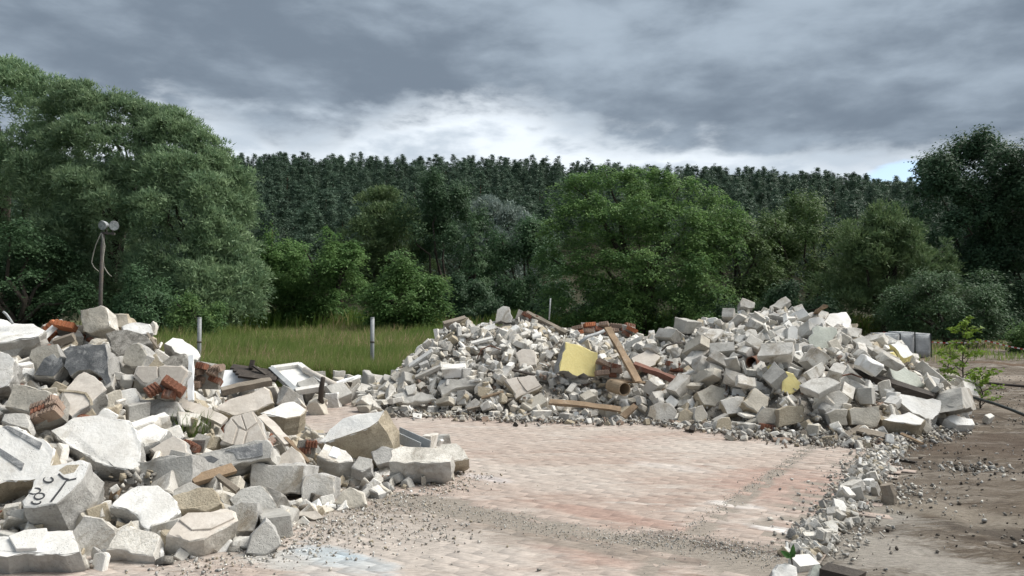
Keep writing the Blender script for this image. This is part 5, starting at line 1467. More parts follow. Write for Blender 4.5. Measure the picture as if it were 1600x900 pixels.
6 99 334 1159 93 54 -27 45 -65
18 82 705 1099 15 69 7 -72 -1
17 43 609 1059 24 35 -49 -33 -73
24 77 676 1328 57 91 -30 -2 28
33 49 596 1409 68 91 -4 -17 38
35 48 410 1175 108 50 -11 57 64
18 58 517 1540 20 96 11 -18 -18
19 44 119 1307 100 36 -65 -26 -62
5 95 141 1017 10 1 -34 -94 -1
26 39 19 1241 91 76 -43 1 -48
13 43 217 1472 31 0 -78 -60 18
14 67 657 1347 72 52 9 83 -15
19 71 862 1323 9 0 38 -74 -56
2 76 568 1461 56 24 -51 54 -62
17 43 552 1160 88 79 -51 0 -35
13 50 75 1321 107 9 -97 -11 19
20 74 372 1478 41 4 90 22 -37
17 48 -253 1140 6 86 -1 3 50
21 65 685 1098 10 10 -41 -69 -59
5 47 443 1186 110 13 -99 4 -5
5 58 150 1298 97 35 -41 49 -68
10 48 13 1358 102 43 21 -26 -84
30 62 -38 1090 14 70 3 -25 -67
14 97 568 1429 61 19 28 6 94
7 41 120 1166 46 83 -31 28 36
30 47 307 1216 96 5 16 37 -91
2 64 531 1438 67 21 -28 93 1
16 79 186 1368 83 55 -2 30 78
22 61 -28 1082 5 2 90 43 1
22 44 317 1078 47 43 -40 -66 47
31 58 522 1112 96 73 26 -11 63
20 136 462 935 28 13 -83 -24 49
17 49 635 1224 78 80 -11 1 58
20 47 335 1592 6 10 -9 -69 71
9 95 695 1181 23 41 32 10 -85
15 50 209 1491 34 1 -15 -97 18
23 100 413 1498 40 65 -18 -13 -73
26 136 364 1022 61 15 61 69 35
30 56 -231 1353 14 13 -40 49 -76
7 50 738 1323 21 22 95 -19 7
0 46 -118 1124 6 2 83 56 0
7 65 -235 1440 6 10 -3 -2 -99
20 82 785 1364 8 0 100 -5 0
23 82 550 1203 117 14 -46 86 18
10 39 64 1322 109 7 67 74 -4
18 81 122 1238 88 53 -43 8 72
3 45 118 1081 15 80 53 24 15
9 99 535 1174 94 38 -85 -35 7
14 65 159 1466 48 30 4 -58 -75
2 75 541 1476 54 93 2 18 32
17 100 560 1438 83 16 77 59 -20
28 80 254 1248 88 89 3 8 45
26 76 279 1132 74 14 90 9 -39
9 60 348 1151 83 26 -18 95 -2
26 38 -3 1352 99 28 47 -52 -65
4 46 269 1331 85 94 -2 34 -11
28 67 55 1095 25 29 -79 51 -16
5 64 -321 1391 8 65 70 -20 -25
2 43 -104 1283 102 7 5 76 -64
15 61 294 1365 86 83 4 24 51
22 74 479 839 7 34 0 -1 94
25 38 265 1166 57 61 -8 -54 58
15 106 335 980 41 48 -24 -38 75
12 48 472 1210 121 34 43 -21 -81
25 53 254 1191 66 85 25 -13 -45
35 126 422 1039 87 16 -36 68 62
32 71 109 1516 18 88 -27 -19 -33
2 56 68 1176 67 21 -69 1 70
15 56 683 1190 34 44 -63 -58 25
11 60 212 1228 76 7 -97 -18 -15
26 42 -24 1152 37 28 73 1 -62
17 43 721 1377 31 24 75 59 17
15 64 171 978 9 57 -57 -41 42
25 50 519 1421 77 20 61 74 -21
9 85 803 1403 5 93 -1 0 -37
23 47 445 1503 29 33 -82 -31 34
14 37 232 1564 4 49 39 51 -59
1 83 -162 1466 22 87 -36 -17 31
6 37 -160 1136 5 20 26 -68 -66
14 36 83 1090 15 5 22 66 72
8 86 32 1090 16 24 -17 92 25
19 58 -180 1419 34 13 -69 -49 51
17 75 -118 1429 66 70 68 11 19
24 54 105 1194 65 85 -11 -8 51
26 86 208 1091 44 43 -70 -5 -57
23 88 629 1496 32 73 30 -11 61
32 38 171 1448 43 63 -56 41 -34
20 50 17 1411 73 35 82 45 -4
17 96 652 1051 12 99 0 3 13
31 58 -33 1338 113 7 68 -71 17
22 40 -217 1352 12 17 20 -66 -71
20 74 -216 1064 7 0 53 -85 0
25 101 332 935 9 2 80 60 -2
21 60 187 1117 34 22 67 -53 -47
0 71 573 1041 35 71 -51 34 35
13 70 -68 1210 70 17 24 -43 85
8 88 534 1023 42 23 18 -25 -92
30 91 379 1295 141 81 -12 23 53
11 40 175 1069 7 91 4 -30 27
6 37 -215 1449 4 95 0 -1 32
24 47 125 1291 94 73 25 -7 63
9 47 143 1274 90 5 -99 -9 -4
0 94 255 1039 41 28 78 -57 -1
23 41 70 1095 19 94 34 4 8
17 121 702 984 15 1 91 40 2
14 88 517 796 7 93 0 1 36
29 70 -67 1602 6 2 -92 40 2
21 48 -91 1203 68 23 -41 88 6
29 86 187 1397 71 15 18 -97 -9
6 37 -71 1109 4 1 86 50 0
2 50 687 1580 11 21 69 -17 67
4 39 155 1118 22 1 58 -80 -14
3 84 -202 1221 23 23 35 -82 38
22 56 529 1418 69 84 18 -49 -13
14 55 269 1104 52 3 -82 3 57
29 55 689 1527 8 64 68 24 26
26 87 518 994 51 74 -52 -19 -38
19 86 -234 1322 16 40 -44 -79 -12
13 67 164 1124 29 73 -14 -23 -62
21 87 665 1338 66 59 14 -56 -56
29 69 330 1512 14 62 78 -6 10
7 92 528 1293 135 5 15 6 -99
0 51 253 1461 37 28 48 -78 30
15 41 94 1086 14 14 -78 -56 -25
12 44 594 1250 92 27 80 -53 1
9 128 603 893 6 1 -99 -12 -3
28 58 345 925 7 71 16 67 -15
31 93 393 1585 20 24 -13 -65 -70
15 48 277 986 11 14 -16 63 74
4 75 312 1510 22 9 -50 -71 48
34 53 265 1242 95 20 -87 -36 28
22 54 158 1222 67 13 2 61 -78
6 43 622 1089 31 29 -43 22 83
4 62 -195 1414 27 18 53 -71 -42
2 66 -201 1103 8 1 -94 -34 -1
4 64 0 1055 8 7 -65 8 76
35 63 493 947 14 38 46 77 -24
22 43 366 1098 75 88 -41 -14 -20
16 37 65 1268 98 10 10 85 51
25 60 -193 1174 23 74 -3 48 -47
13 72 -83 1119 7 2 2 -97 23
0 36 43 1230 91 26 33 82 40
8 80 18 1220 97 15 18 4 97
29 74 273 1211 84 3 -50 72 -48
18 43 503 1141 113 24 -69 -13 67
11 51 237 1403 65 56 -48 -48 -47
19 74 668 1206 48 34 -7 -87 -36
0 75 578 1185 106 88 23 -21 -36
10 96 419 1127 110 37 23 -10 -90
2 70 644 1076 13 62 16 20 74
22 102 628 1505 17 87 -7 -15 -47
32 72 573 1249 105 93 13 32 -12
7 65 37 1468 51 96 1 18 20
22 66 270 1460 33 74 56 18 -32
27 45 175 1092 24 7 -87 47 11
17 71 667 1130 17 42 -24 -86 -17
13 45 550 1339 101 52 -39 4 -76
24 47 654 1551 27 0 96 28 -1
5 59 383 1095 83 58 13 9 -80
18 81 305 1313 118 56 31 -49 -59
31 49 222 1368 76 67 -26 25 -65
9 84 263 1197 86 84 -1 -48 26
4 41 264 1472 24 16 -36 50 -77
18 80 768 1260 30 59 -78 -23 -4
27 40 -11 1091 2 0 -91 -42 2
32 56 198 1242 82 20 37 -90 11
1 81 225 1308 96 3 -61 78 10
29 58 -33 1169 49 67 -34 49 -44
23 80 -60 1477 49 23 -51 82 6
9 87 221 1191 91 10 -56 -73 38
1 67 92 1117 27 63 -4 16 -76
10 51 -305 1218 5 2 57 82 1
30 76 111 1039 10 47 -44 54 -55
21 72 281 1397 77 24 13 -78 56
5 69 395 1042 69 0 95 -30 -13
5 74 362 1242 123 54 -83 -13 8
23 77 546 1154 101 11 -58 -76 -25
35 85 -256 1279 17 8 -59 71 37
4 66 3 1237 105 37 70 -3 61
12 53 247 1134 54 13 26 20 94
28 60 269 1014 5 48 4 23 85
30 75 -218 1414 21 46 0 -15 -88
20 96 538 1505 38 68 -22 -17 -67
25 46 262 1002 4 94 -3 -4 -34
26 55 693 1413 42 12 2 6 99
25 48 262 1066 47 6 -3 -40 -92
1 44 74 1212 78 88 32 31 -16
23 83 661 1461 38 30 68 -67 2
20 53 395 1088 79 45 59 48 47
2 64 -214 1322 24 82 -37 -15 42
31 45 380 1110 92 60 72 19 -28
22 51 177 1117 27 96 -10 24 3
32 62 812 1236 11 33 14 33 87
16 90 816 1138 10 0 -56 -83 1
32 41 42 1253 98 55 13 -24 -79
15 90 805 1364 28 40 -34 63 -58
23 59 -122 1508 21 34 -2 -12 93
23 80 568 965 44 60 29 -7 -74
3 45 226 1090 34 22 -34 91 3
24 82 167 1209 75 2 -4 -97 22
0 72 411 1009 71 79 55 -6 28
2 75 -42 1142 34 91 -34 -13 -18
33 45 734 1153 5 1 30 95 1
10 43 489 1221 127 56 -4 59 57
22 100 692 900 10 67 72 13 10
6 42 -13 1264 100 55 6 -1 84
18 50 723 1320 49 95 -22 -18 13
19 37 -185 1249 39 4 -34 57 -75
9 51 109 1004 3 62 -1 -1 78
23 61 214 1382 73 49 -75 -42 17
1 48 577 1429 72 15 -56 65 -49
8 45 280 1235 94 84 -17 42 31
25 43 355 1465 49 12 16 19 96
31 36 4 1265 102 84 23 2 49
21 60 344 1179 100 28 -9 19 -94
29 79 277 1381 72 12 -9 -42 89
9 43 417 1543 3 2 24 -97 1
24 101 573 1016 35 32 -6 79 -53
27 62 291 1461 36 82 -15 -25 49
19 74 277 1152 64 1 77 59 -26
3 83 672 1159 29 45 -42 -78 -7
13 59 598 1036 45 7 -81 34 48
19 84 144 1385 77 4 -75 -63 -18
25 46 -223 1301 14 50 12 -39 -76
11 64 384 995 49 14 -25 -81 52
18 57 644 1482 33 30 -91 -28 1
15 67 623 1051 17 47 -34 21 79
34 100 399 1203 127 16 23 -94 -18
17 48 -83 1462 45 2 41 91 -7
9 78 94 1215 76 41 -34 83 -18
14 47 475 1165 100 48 -29 80 20
35 43 81 1429 56 70 -29 -9 -64
24 48 329 1131 78 33 -86 38 2
4 85 87 1219 87 47 -41 -20 75
11 44 690 1168 29 24 72 -55 34
30 45 128 1425 61 1 65 57 50
16 37 -230 1205 11 56 29 -71 -30
21 37 71 1543 4 2 -94 -33 2
1 116 372 1048 95 14 1 30 94
21 89 112 1093 27 14 -22 93 25
1 69 585 1390 87 74 -49 -22 41
19 43 -192 1398 26 30 -2 -95 1
2 60 66 1033 8 1 -100 6 -2
26 73 299 1005 34 26 54 74 -31
12 43 472 1427 76 69 3 3 72
21 48 246 1225 87 60 -79 -10 -8
2 79 182 1187 76 62 -39 -66 -19
29 73 -209 1388 16 68 -61 31 26
9 42 -6 1465 58 90 -2 36 26
8 92 366 962 42 15 -20 37 -89
12 58 599 1435 61 39 -91 -15 0
31 79 457 1604 14 10 33 33 -88
29 73 226 1197 72 2 -53 82 -22
20 38 -18 1102 6 64 -21 72 17
8 79 374 988 59 3 -15 -18 97
35 55 107 1169 58 41 -30 -85 10
15 77 694 1469 32 41 10 77 -48
9 57 112 1086 8 1 -79 55 25
1 91 506 1522 36 80 15 31 49
18 100 288 1335 109 90 -4 29 31
20 100 307 920 23 37 -3 56 74
11 39 -15 1355 99 61 -70 -17 32
24 67 528 838 4 2 58 81 -1
19 41 -208 1401 12 68 12 23 68
23 37 -206 1366 19 20 70 68 3
34 49 117 1274 96 58 -62 52 -9
32 51 307 1190 99 11 -10 12 -98
34 38 135 1237 72 21 -85 40 -28
10 49 460 1407 95 21 80 49 -28
19 44 751 1171 6 72 -69 7 0
17 135 298 950 31 2 -5 72 -69
13 56 151 1036 4 2 -48 -88 -3
31 45 430 1184 116 77 -28 25 -52
29 82 170 1197 64 20 -44 46 -75
9 58 314 995 16 44 46 48 60
21 82 463 1209 124 80 -18 -48 31
10 51 90 1183 63 16 34 15 -91
8 52 632 1068 22 3 -74 -18 -65
8 101 579 777 7 0 89 45 0
25 68 358 1136 103 1 -25 77 59
23 84 -98 1124 15 53 -11 -21 -82
14 89 694 1016 10 58 37 72 2
8 39 -201 1401 19 58 4 40 71
13 107 593 1053 22 78 53 3 -34
34 69 7 1277 115 37 -14 6 92
19 79 284 881 9 3 -33 -95 0
9 42 -125 1142 11 3 -18 95 27
0 61 172 943 9 67 72 -10 -15
2 54 -66 1192 66 75 2 -62 22
5 82 624 1446 56 94 -30 0 -14
2 49 231 1422 62 27 50 82 1
7 55 472 1191 109 54 -16 13 -81
26 47 669 1073 17 13 -18 -83 51
5 96 736 1148 25 38 43 81 -10
13 48 519 1249 121 20 -15 -2 -97
15 73 -244 1391 20 82 22 -3 -53
26 56 242 1186 71 56 59 13 56
10 37 -102 1118 4 97 0 0 23
32 60 584 1450 55 65 -43 -41 -46
19 55 751 1190 19 58 19 77 -19
25 98 316 1061 76 51 -20 -29 -78
15 43 394 1535 8 0 -82 55 -16
28 78 201 1107 31 70 18 8 69
26 71 497 1281 153 78 1 -33 53
7 50 590 1179 84 45 56 33 -62
2 64 229 1217 82 38 -54 75 9
22 49 93 1440 50 6 89 44 -12
0 101 301 1270 128 75 -58 -19 27
6 43 277 1285 93 53 -3 84 -11
32 89 326 1202 113 39 19 33 -84
15 72 304 1088 82 25 -3 -95 20
35 45 353 1543 5 2 -100 5 -3
7 64 743 1415 20 5 -51 -82 27
20 66 657 1117 20 6 -41 -57 -71
15 68 226 1154 75 58 -71 -38 14
2 63 592 1424 64 4 -20 88 43
1 102 721 1445 37 87 -22 21 -39
10 45 685 1319 54 31 73 -60 6
20 87 351 1115 90 3 86 31 -41
24 98 531 1071 86 68 25 35 -60
32 60 -88 1273 103 66 -51 -44 35
26 97 722 1700 13 2 -100 3 0
13 66 106 1271 91 60 40 15 68
2 54 -57 1105 14 51 -79 -25 -23
35 42 -218 1436 5 0 99 -14 0
16 81 -53 1349 116 32 -37 87 -9
32 100 152 515 12 74 -3 0 -67
17 92 372 1459 64 26 90 7 35
33 58 239 1437 61 28 79 -21 -50
26 49 145 1118 31 37 77 6 -51
3 81 549 1419 72 53 -1 26 81
29 81 210 1210 91 5 -89 -34 30
4 38 102 1208 67 78 16 27 54
31 79 339 1488 40 40 88 25 5
10 76 325 1427 60 44 68 56 16
22 56 -146 1488 12 35 -46 -35 -74
17 61 211 1077 30 23 10 -38 -89
12 44 297 1303 104 42 0 -15 90
9 133 591 1047 47 21 -85 11 46
20 43 292 1640 5 87 1 0 49
7 75 -195 1258 39 64 54 -37 -40
28 98 653 1104 25 43 -5 66 62
19 42 -8 1413 71 37 -74 -51 -23
28 56 -17 1245 94 1 -33 88 33
22 117 356 936 12 29 -27 -66 64
13 75 473 1089 84 5 -14 -37 92
2 49 366 1106 84 2 90 35 -24
35 54 -220 1210 15 18 91 1 -39
14 102 219 1026 13 59 40 70 10
9 87 580 1349 99 99 1 0 -17
1 66 -320 1307 8 1 85 53 -3
27 99 573 1514 27 16 17 33 91
35 76 -51 1429 70 4 59 62 51
13 82 444 1210 124 37 -29 -85 26
12 85 -84 1180 57 69 50 19 -49
14 60 515 1109 78 57 -17 -37 72
29 65 380 1143 111 27 7 61 -75
16 42 140 1307 97 16 -61 48 -61
1 50 147 1525 14 17 42 -88 16
0 61 938 1399 8 2 39 92 1
35 76 338 1533 9 32 -4 3 95
32 58 636 1364 67 74 46 -15 47
11 49 530 1545 12 72 39 45 -36
25 67 176 1543 10 26 -88 36 -13
30 67 497 857 9 20 -18 67 -69
32 50 645 1328 71 59 -36 22 -69
21 82 481 1297 144 89 41 1 21
30 48 446 1077 83 96 -12 24 -10
18 85 37 688 16 68 31 -59 31
17 80 454 1240 137 53 -1 8 -84
8 52 123 1160 63 11 42 -84 -31
6 51 299 1199 86 28 39 -86 -17
27 42 -34 1348 99 10 51 81 29
28 61 277 1274 97 11 -76 15 63
27 43 502 1171 99 46 -36 -79 -15
5 54 149 1240 77 29 -59 -73 -20
19 44 382 1250 119 17 -19 88 40
23 110 394 952 58 13 -24 94 18
33 58 356 1431 68 17 29 21 92
7 42 -138 1471 19 37 -38 15 84
0 42 237 1238 83 79 -60 -7 -13
8 44 678 1308 64 1 33 90 29
19 57 188 1237 72 43 9 -35 83
29 81 -270 1287 10 47 -75 -46 0
13 51 483 1189 109 4 -63 77 -14
2 43 175 1134 32 27 -1 8 96
24 58 -187 1263 47 14 -57 -79 19
20 66 518 1022 50 19 -60 -53 57
1 85 773 1386 23 7 -16 94 -28
3 117 726 1024 13 93 3 -2 36
15 77 307 1417 77 40 87 -28 -2
16 56 -225 1173 8 67 -63 -30 24
5 99 774 1444 14 57 37 63 -37
8 58 -204 1155 13 28 -3 0 96
14 74 -131 1133 17 46 52 38 -62
19 74 -206 1232 38 17 -10 -42 -89
33 72 361 1056 64 92 -32 -23 -8
14 62 -206 1484 5 4 57 82 2
15 63 620 1471 39 6 14 92 -35
15 85 289 1169 98 31 -85 26 -34
26 36 108 1484 47 30 -66 -2 69
4 46 375 1138 94 39 65 -64 14
26 61 89 1166 67 55 80 25 -3
12 45 407 1530 5 5 -32 94 -14
31 90 663 1511 28 26 51 23 79
11 101 181 836 13 25 -61 -5 -75
5 99 743 1242 22 11 81 -48 -32
0 44 138 1193 65 15 66 72 -15
14 36 162 1449 39 31 83 7 -45
35 44 -255 1304 6 69 -71 7 -6
31 52 -125 1104 18 59 27 -39 -66
25 95 518 1410 96 26 22 94 10
9 82 -207 1159 4 0 96 -28 3
21 43 340 1093 62 63 66 28 -30
27 59 572 912 3 2 -79 61 1
2 121 455 861 20 7 -23 -95 -18
34 56 139 1221 68 17 -96 -23 3
22 44 748 1283 12 57 -65 -14 -47
35 68 106 1303 104 73 -9 -64 21
6 50 181 1055 5 0 7 100 1
25 81 108 1417 74 53 31 -54 -58
22 43 563 1381 84 66 39 -51 -39
20 94 542 1039 57 95 -25 -13 12
24 88 423 1167 120 5 -52 -78 -34
27 46 610 1199 89 92 38 11 -8
11 86 329 1460 59 52 -47 -41 58
8 70 134 1284 101 42 6 -8 90
14 84 636 1029 19 17 91 37 -10
8 39 -250 1195 9 93 12 -27 23
24 69 51 1453 57 12 -35 91 21
32 90 496 998 61 59 67 -33 29
7 68 -129 1147 21 14 75 65 2
15 43 561 1234 111 26 -58 61 -47
16 36 81 1347 103 25 10 -96 7
4 72 13 1431 64 89 -2 4 -46
7 70 162 1161 48 55 -18 -52 -62
15 70 415 1536 30 16 -2 91 38
11 65 -37 1129 21 33 93 -16 -3
29 62 257 1154 56 14 -67 -59 -43
19 44 638 1461 36 25 87 39 13
11 101 262 1443 59 25 90 25 28
9 45 636 1132 41 91 40 8 5
14 39 155 1364 80 25 33 -61 68
25 53 330 1242 119 94 33 9 -9
15 86 874 1041 11 32 -34 -62 63
15 59 10 1558 8 0 6 100 -1
6 75 190 1140 43 2 -35 94 1
3 83 -136 1492 27 34 -82 37 -29
10 66 22 1427 78 73 68 7 -4
17 120 539 871 23 51 56 34 -56
33 80 517 1195 120 49 19 68 -52
9 73 501 1183 117 80 37 -26 -40
5 73 751 1432 18 71 -37 -59 -11
2 61 2 1452 71 2 -36 -50 79
5 94 740 1498 13 1 6 77 63
14 47 57 1009 4 82 0 1 -58
4 85 362 1119 105 27 14 -46 83
9 81 567 994 50 19 -18 91 -33
8 72 670 1467 43 73 -30 0 -61
1 47 355 1164 97 80 34 27 42
26 78 -11 1263 114 12 -84 -53 5
22 90 344 1062 74 41 -56 70 14
22 84 -99 1133 27 4 6 -78 -62
27 42 328 1522 4 12 -37 92 2
32 44 72 1079 14 37 -77 51 -7
16 58 535 944 8 60 61 -35 -38
26 45 181 1275 87 21 49 49 -69
6 39 -68 1183 51 19 -10 45 -86
34 46 347 1141 92 26 -40 88 -4
35 45 317 1461 41 9 95 9 28
32 44 752 1272 9 5 14 -81 57
30 75 308 1399 91 7 27 30 -91
10 48 325 1260 117 30 18 91 -24
22 102 882 1120 10 69 -68 -16 18
11 41 -220 1261 21 87 -44 11 21
13 45 739 1199 11 58 -65 -22 -44
31 86 629 1233 91 76 -4 -8 -65
7 74 467 1280 146 35 -50 79 9
29 58 437 1244 142 80 -58 6 -10
2 101 448 1057 99 23 -26 -78 -52
12 52 -205 1442 11 3 49 -87 -2
15 46 230 1282 96 17 -3 97 19
12 44 175 1254 75 20 -17 -85 -45
24 51 457 1263 140 70 17 -26 65
31 98 730 1190 34 82 -7 19 -54
32 87 814 1289 11 93 -1 -2 37
19 68 245 1173 83 8 43 38 82
7 83 295 1143 80 72 60 -9 33
7 50 301 1396 63 51 -11 -80 29
4 73 685 1447 34 2 16 92 37
30 49 77 1050 6 1 -45 -89 0
32 74 583 939 13 61 23 -17 74
23 48 -127 1518 11 32 84 43 1
0 55 210 1240 94 47 -26 51 -67
29 113 345 892 18 74 -58 29 18
14 82 634 1346 76 5 2 9 99
16 54 99 1343 100 58 -6 9 81
35 100 709 1160 28 65 37 -18 63
6 53 298 1503 13 90 42 -4 9
6 70 301 954 7 85 -1 -1 -53
3 45 -12 1240 100 18 -18 -92 -29
30 43 -218 1371 17 11 72 65 -20
7 82 778 1210 7 4 57 82 -4
1 57 646 1125 31 88 37 14 26
23 62 507 891 5 2 38 92 2
19 48 244 1202 77 3 46 87 18
13 91 469 1135 111 1 37 -37 85
12 82 648 1082 23 24 -5 -97 4
33 83 167 1055 19 5 88 -46 8
8 43 386 1443 61 93 -8 -27 25
23 67 449 1028 73 4 -89 -3 -45
23 73 27 1450 63 21 82 -52 -7
1 98 432 1000 67 52 47 71 2
30 80 320 1134 95 8 11 90 42
7 76 728 1233 29 33 9 88 34
34 59 361 1185 109 14 53 -9 -83
28 63 626 1086 19 41 46 -20 76
27 46 192 1268 79 34 -1 9 -93
34 114 480 1003 82 66 -24 23 -67
34 47 -53 1198 64 39 87 0 31
27 56 -238 1266 22 96 -16 -19 13
33 65 542 1401 86 26 -87 41 1
27 91 681 1517 13 28 0 -31 91
35 94 728 1094 14 34 94 4 1
6 61 324 695 6 0 24 97 1
1 54 520 1286 144 71 -3 -22 67
23 97 462 1087 98 68 22 -21 66
23 70 322 1026 57 6 11 -36 93
29 43 -183 1451 12 93 -1 21 -31
32 58 58 1559 7 43 -2 1 -90
30 63 273 1483 31 42 -87 16 -20
0 38 10 1457 55 90 -15 -7 41
24 96 693 1495 19 40 29 82 -29
22 99 480 1190 122 12 -87 23 42
27 70 332 1062 71 39 -71 -34 47
25 82 204 1265 96 11 -17 16 97
18 86 173 1089 36 91 18 3 37
13 62 20 1349 107 13 30 -89 33
22 65 760 1249 7 70 71 5 7
7 54 417 1185 111 19 87 45 -4
20 61 258 1178 86 17 81 -16 -54
4 71 -106 1183 63 94 30 13 10
29 55 -248 1210 5 2 -100 1 2
24 66 505 962 23 30 8 74 60
16 79 527 1038 84 20 -95 3 23
8 137 358 930 45 71 -65 24 -12
27 43 763 1247 17 41 7 -13 -90
30 61 349 912 16 67 -23 -67 -23
27 61 22 1277 107 5 68 -71 16
15 135 645 850 16 53 -2 -2 -84
19 87 275 1293 109 21 39 90 4
14 74 754 1217 26 63 -13 -7 76
0 55 712 1303 51 30 -64 63 32
28 37 92 1023 3 57 2 -4 82
34 62 117 1436 57 50 62 -3 -60
3 43 77 1188 70 21 -90 27 28
18 82 176 882 9 42 -1 -1 -91
24 72 341 1038 49 4 -13 51 -85
33 61 425 1298 141 3 -27 96 0
25 52 -195 1243 27 59 19 5 78
12 61 28 1167 58 9 0 5 -99
29 78 489 1428 77 72 -42 55 -1
25 37 -55 1556 4 55 -5 -2 -84
6 74 605 1492 35 3 41 -7 -91
3 81 -73 1129 19 61 -28 -74 0
6 44 136 1112 22 18 90 -27 -30
9 68 590 1077 38 11 22 41 -88
21 68 188 1079 23 30 24 -83 -40
"""
# ------------------------------------------------------------------ heaps: fines, hand-placed pieces, settled blocks
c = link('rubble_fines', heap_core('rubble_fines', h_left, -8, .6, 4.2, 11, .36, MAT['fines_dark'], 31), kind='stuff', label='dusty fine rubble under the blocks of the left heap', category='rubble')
c = link('rubble_fines', heap_core('rubble_fines', h_right, -4.6, 8, 8, 17, .24, MAT['fines'], 5), kind='stuff', label='dusty fine rubble under the blocks of the right heap', category='rubble')
place_heroes(LEFT, .0018, 3000, 'left'); nL = len(HERO); place_heroes(RIGHT, .0026, 5000, 'right')
HB = {h[0]: h for h in HERO}
def plate(hero_label, name, poly, mat, thick=.010, proud=.0, bevel=True):
    """a thin layer (tile, tar, stripe) fixed on the visible face of a hand-placed piece"""
    h = [x for x in HERO if hero_label in x[0]][0]; p0, n, o = h[5], h[6], h[4]; pts = [PL(u, v, p0, n) + n * (thick + proud) for u, v in poly]; k = len(pts)
    bot = [p - n * (thick + proud + .012) for p in pts]; c = np.array(o.location); bm = bmesh.new(); vt = [bm.verts.new(p - c) for p in pts]; vb = [bm.verts.new(p - c) for p in bot]
    bm.faces.new(vt); bm.faces.new(vb[::-1]); [bm.faces.new((vt[(i + 1) % k], vt[i], vb[i], vb[(i + 1) % k])) for i in range(k)]
    bmesh.ops.recalc_face_normals(bm, faces=bm.faces[:])
    if bevel: bmesh.ops.bevel(bm, geom=bm.edges[:], offset=.003, segments=1, affect='EDGES')
    me = bpy.data.meshes.new(name); bm.to_mesh(me); bm.free(); me.materials.append(MAT[mat]); return link(name, me, o)
def stroke(hero_label, pts, w, mat, name='painted_mark'):
    h = [x for x in HERO if hero_label in x[0]][0]; p0, n, o = h[5], h[6], h[4]; c = np.array(o.location); q = [PL(u, v, p0, n) + n * .006 - c for u, v in pts]; V, Fs = [], []
    for i, p in enumerate(q):
        d = unit(q[min(i + 1, len(q) - 1)] - q[max(0, i - 1)]); s = np.cross(d, n) * w / 2; V += [p - s - n * .008, p - s, p + s, p + s - n * .008]
    for i in range(len(q) - 1):
        b = i * 4; Fs += [(b + j, b + j + 1, b + 5 + j, b + 4 + j) for j in range(3)]
    return MB().poly(V, Fs).build(name, MAT[mat], o)
def ring(cx, cy, rx, ry, a0=0, a1=360, k=14, rot=0):
    return [(cx + rx * math.cos(R(a)) * math.cos(rot) - ry * math.sin(R(a)) * math.sin(rot), cy + rx * math.cos(R(a)) * math.sin(rot) + ry * math.sin(R(a)) * math.cos(rot)) for a in np.linspace(a0, a1, k)]
S('black_paint', (.05, .05, .052), (.08, .08, .083), (.35, .34, .32), 9, .2, 60, .2, .6, .03, stain=.62)
S('lamp_glass', (.22, .24, .25), (.42, .44, .45), (.10, .11, .115), 14, .1, 60, .1, .12, .03, stain=.52)
S('glazed_tile', (.72, .74, .73), (.66, .68, .67), (.45, .44, .42), 2, .1, 60, .05, .25, .03, stain=.68)
gb = 'black painted marks'
stroke(gb, ring(76, 750, 7.5, 4, -60, 230, 12), .009, 'black_paint'); stroke(gb, ring(55, 768, 9, 4.5, 0, 360, 14, -.2), .010, 'black_paint'); stroke(gb, ring(62, 776, 8, 4.5, 0, 360, 14, -.2), .010, 'black_paint'); stroke(gb, ring(57, 785, 7, 3, -20, 200, 9), .009, 'black_paint')
stroke(gb, [(120, 748), (104, 752), (94, 766), (80, 784)], .012, 'black_paint'); stroke(gb, [(92, 741), (100, 748), (108, 750)], .012, 'black_paint')
plate(gb, 'bare_patch', [(92, 735), (104, 727), (124, 726), (116, 738), (100, 742)], 'broken_tan', .002, 0, False)
plate('white glazed tile', 'glazed_tile', [(254, 744), (272, 726), (295, 746), (295, 763), (271, 769), (256, 756)], 'glazed_tile', .012)
plate('cream tiled wall panel', 'wall_tile', [(212, 585), (217, 573), (246, 573), (247, 602), (224, 598)], 'plaster_cream', .012); plate('cream tiled wall panel', 'wall_tile', [(249, 573), (283, 573), (293, 581), (286, 594), (275, 617), (253, 604), (250, 602)], 'plaster_cream', .012)
pk = 'pinkish grey tiled panel'
for q in ([(348, 690), (352, 670), (361, 655), (371, 668), (363, 695)], [(363, 654), (376, 649), (384, 672), (373, 666)], [(378, 648), (394, 643), (402, 660), (386, 672)], [(374, 670), (385, 675), (379, 697), (366, 696)], [(388, 674), (404, 662), (418, 692), (382, 697)]): plate(pk, 'wall_tile', q, 'plaster_cream', .010)
plate('front left of the right heap', 'wall_tile', [(790, 594), (806, 590), (814, 604), (806, 617)], 'plaster_cream', .014); plate('front left of the right heap', 'wall_tile', [(808, 590), (835, 588), (845, 603), (824, 612), (817, 604)], 'plaster_cream', .014)
plate('two dark stripes', 'dark_stripe', [(4, 666), (14, 666), (66, 692), (62, 702)], 'bitumen', .004, 0, False); plate('two dark stripes', 'dark_stripe', [(-30, 690), (-20, 688), (38, 724), (34, 734)], 'bitumen', .004, 0, False)
plate('dark tar smeared', 'tar_coat', [(54, 586), (70, 560), (84, 553), (90, 560), (97, 558), (98, 572), (84, 588)], 'bitumen', .006, 0, False)
plate('dark tar patches', 'tar_coat', [(352, 704), (372, 700), (410, 692), (411, 712), (392, 716), (372, 718), (366, 708)], 'bitumen', .004, 0, False); plate('dark tar patches', 'tar_coat', [(306, 716), (330, 712), (342, 718), (326, 730), (312, 732)], 'bitumen', .004, 0, False)
plate('bottom left corner', 'plaster_crust', [(14, 842), (40, 832), (74, 829), (76, 838), (58, 861), (26, 862)], 'plaster_white', .022); plate('cream top crust', 'crust', [(280, 814), (294, 803), (364, 802), (367, 811), (330, 828), (300, 830)], 'plaster_cream', .014)
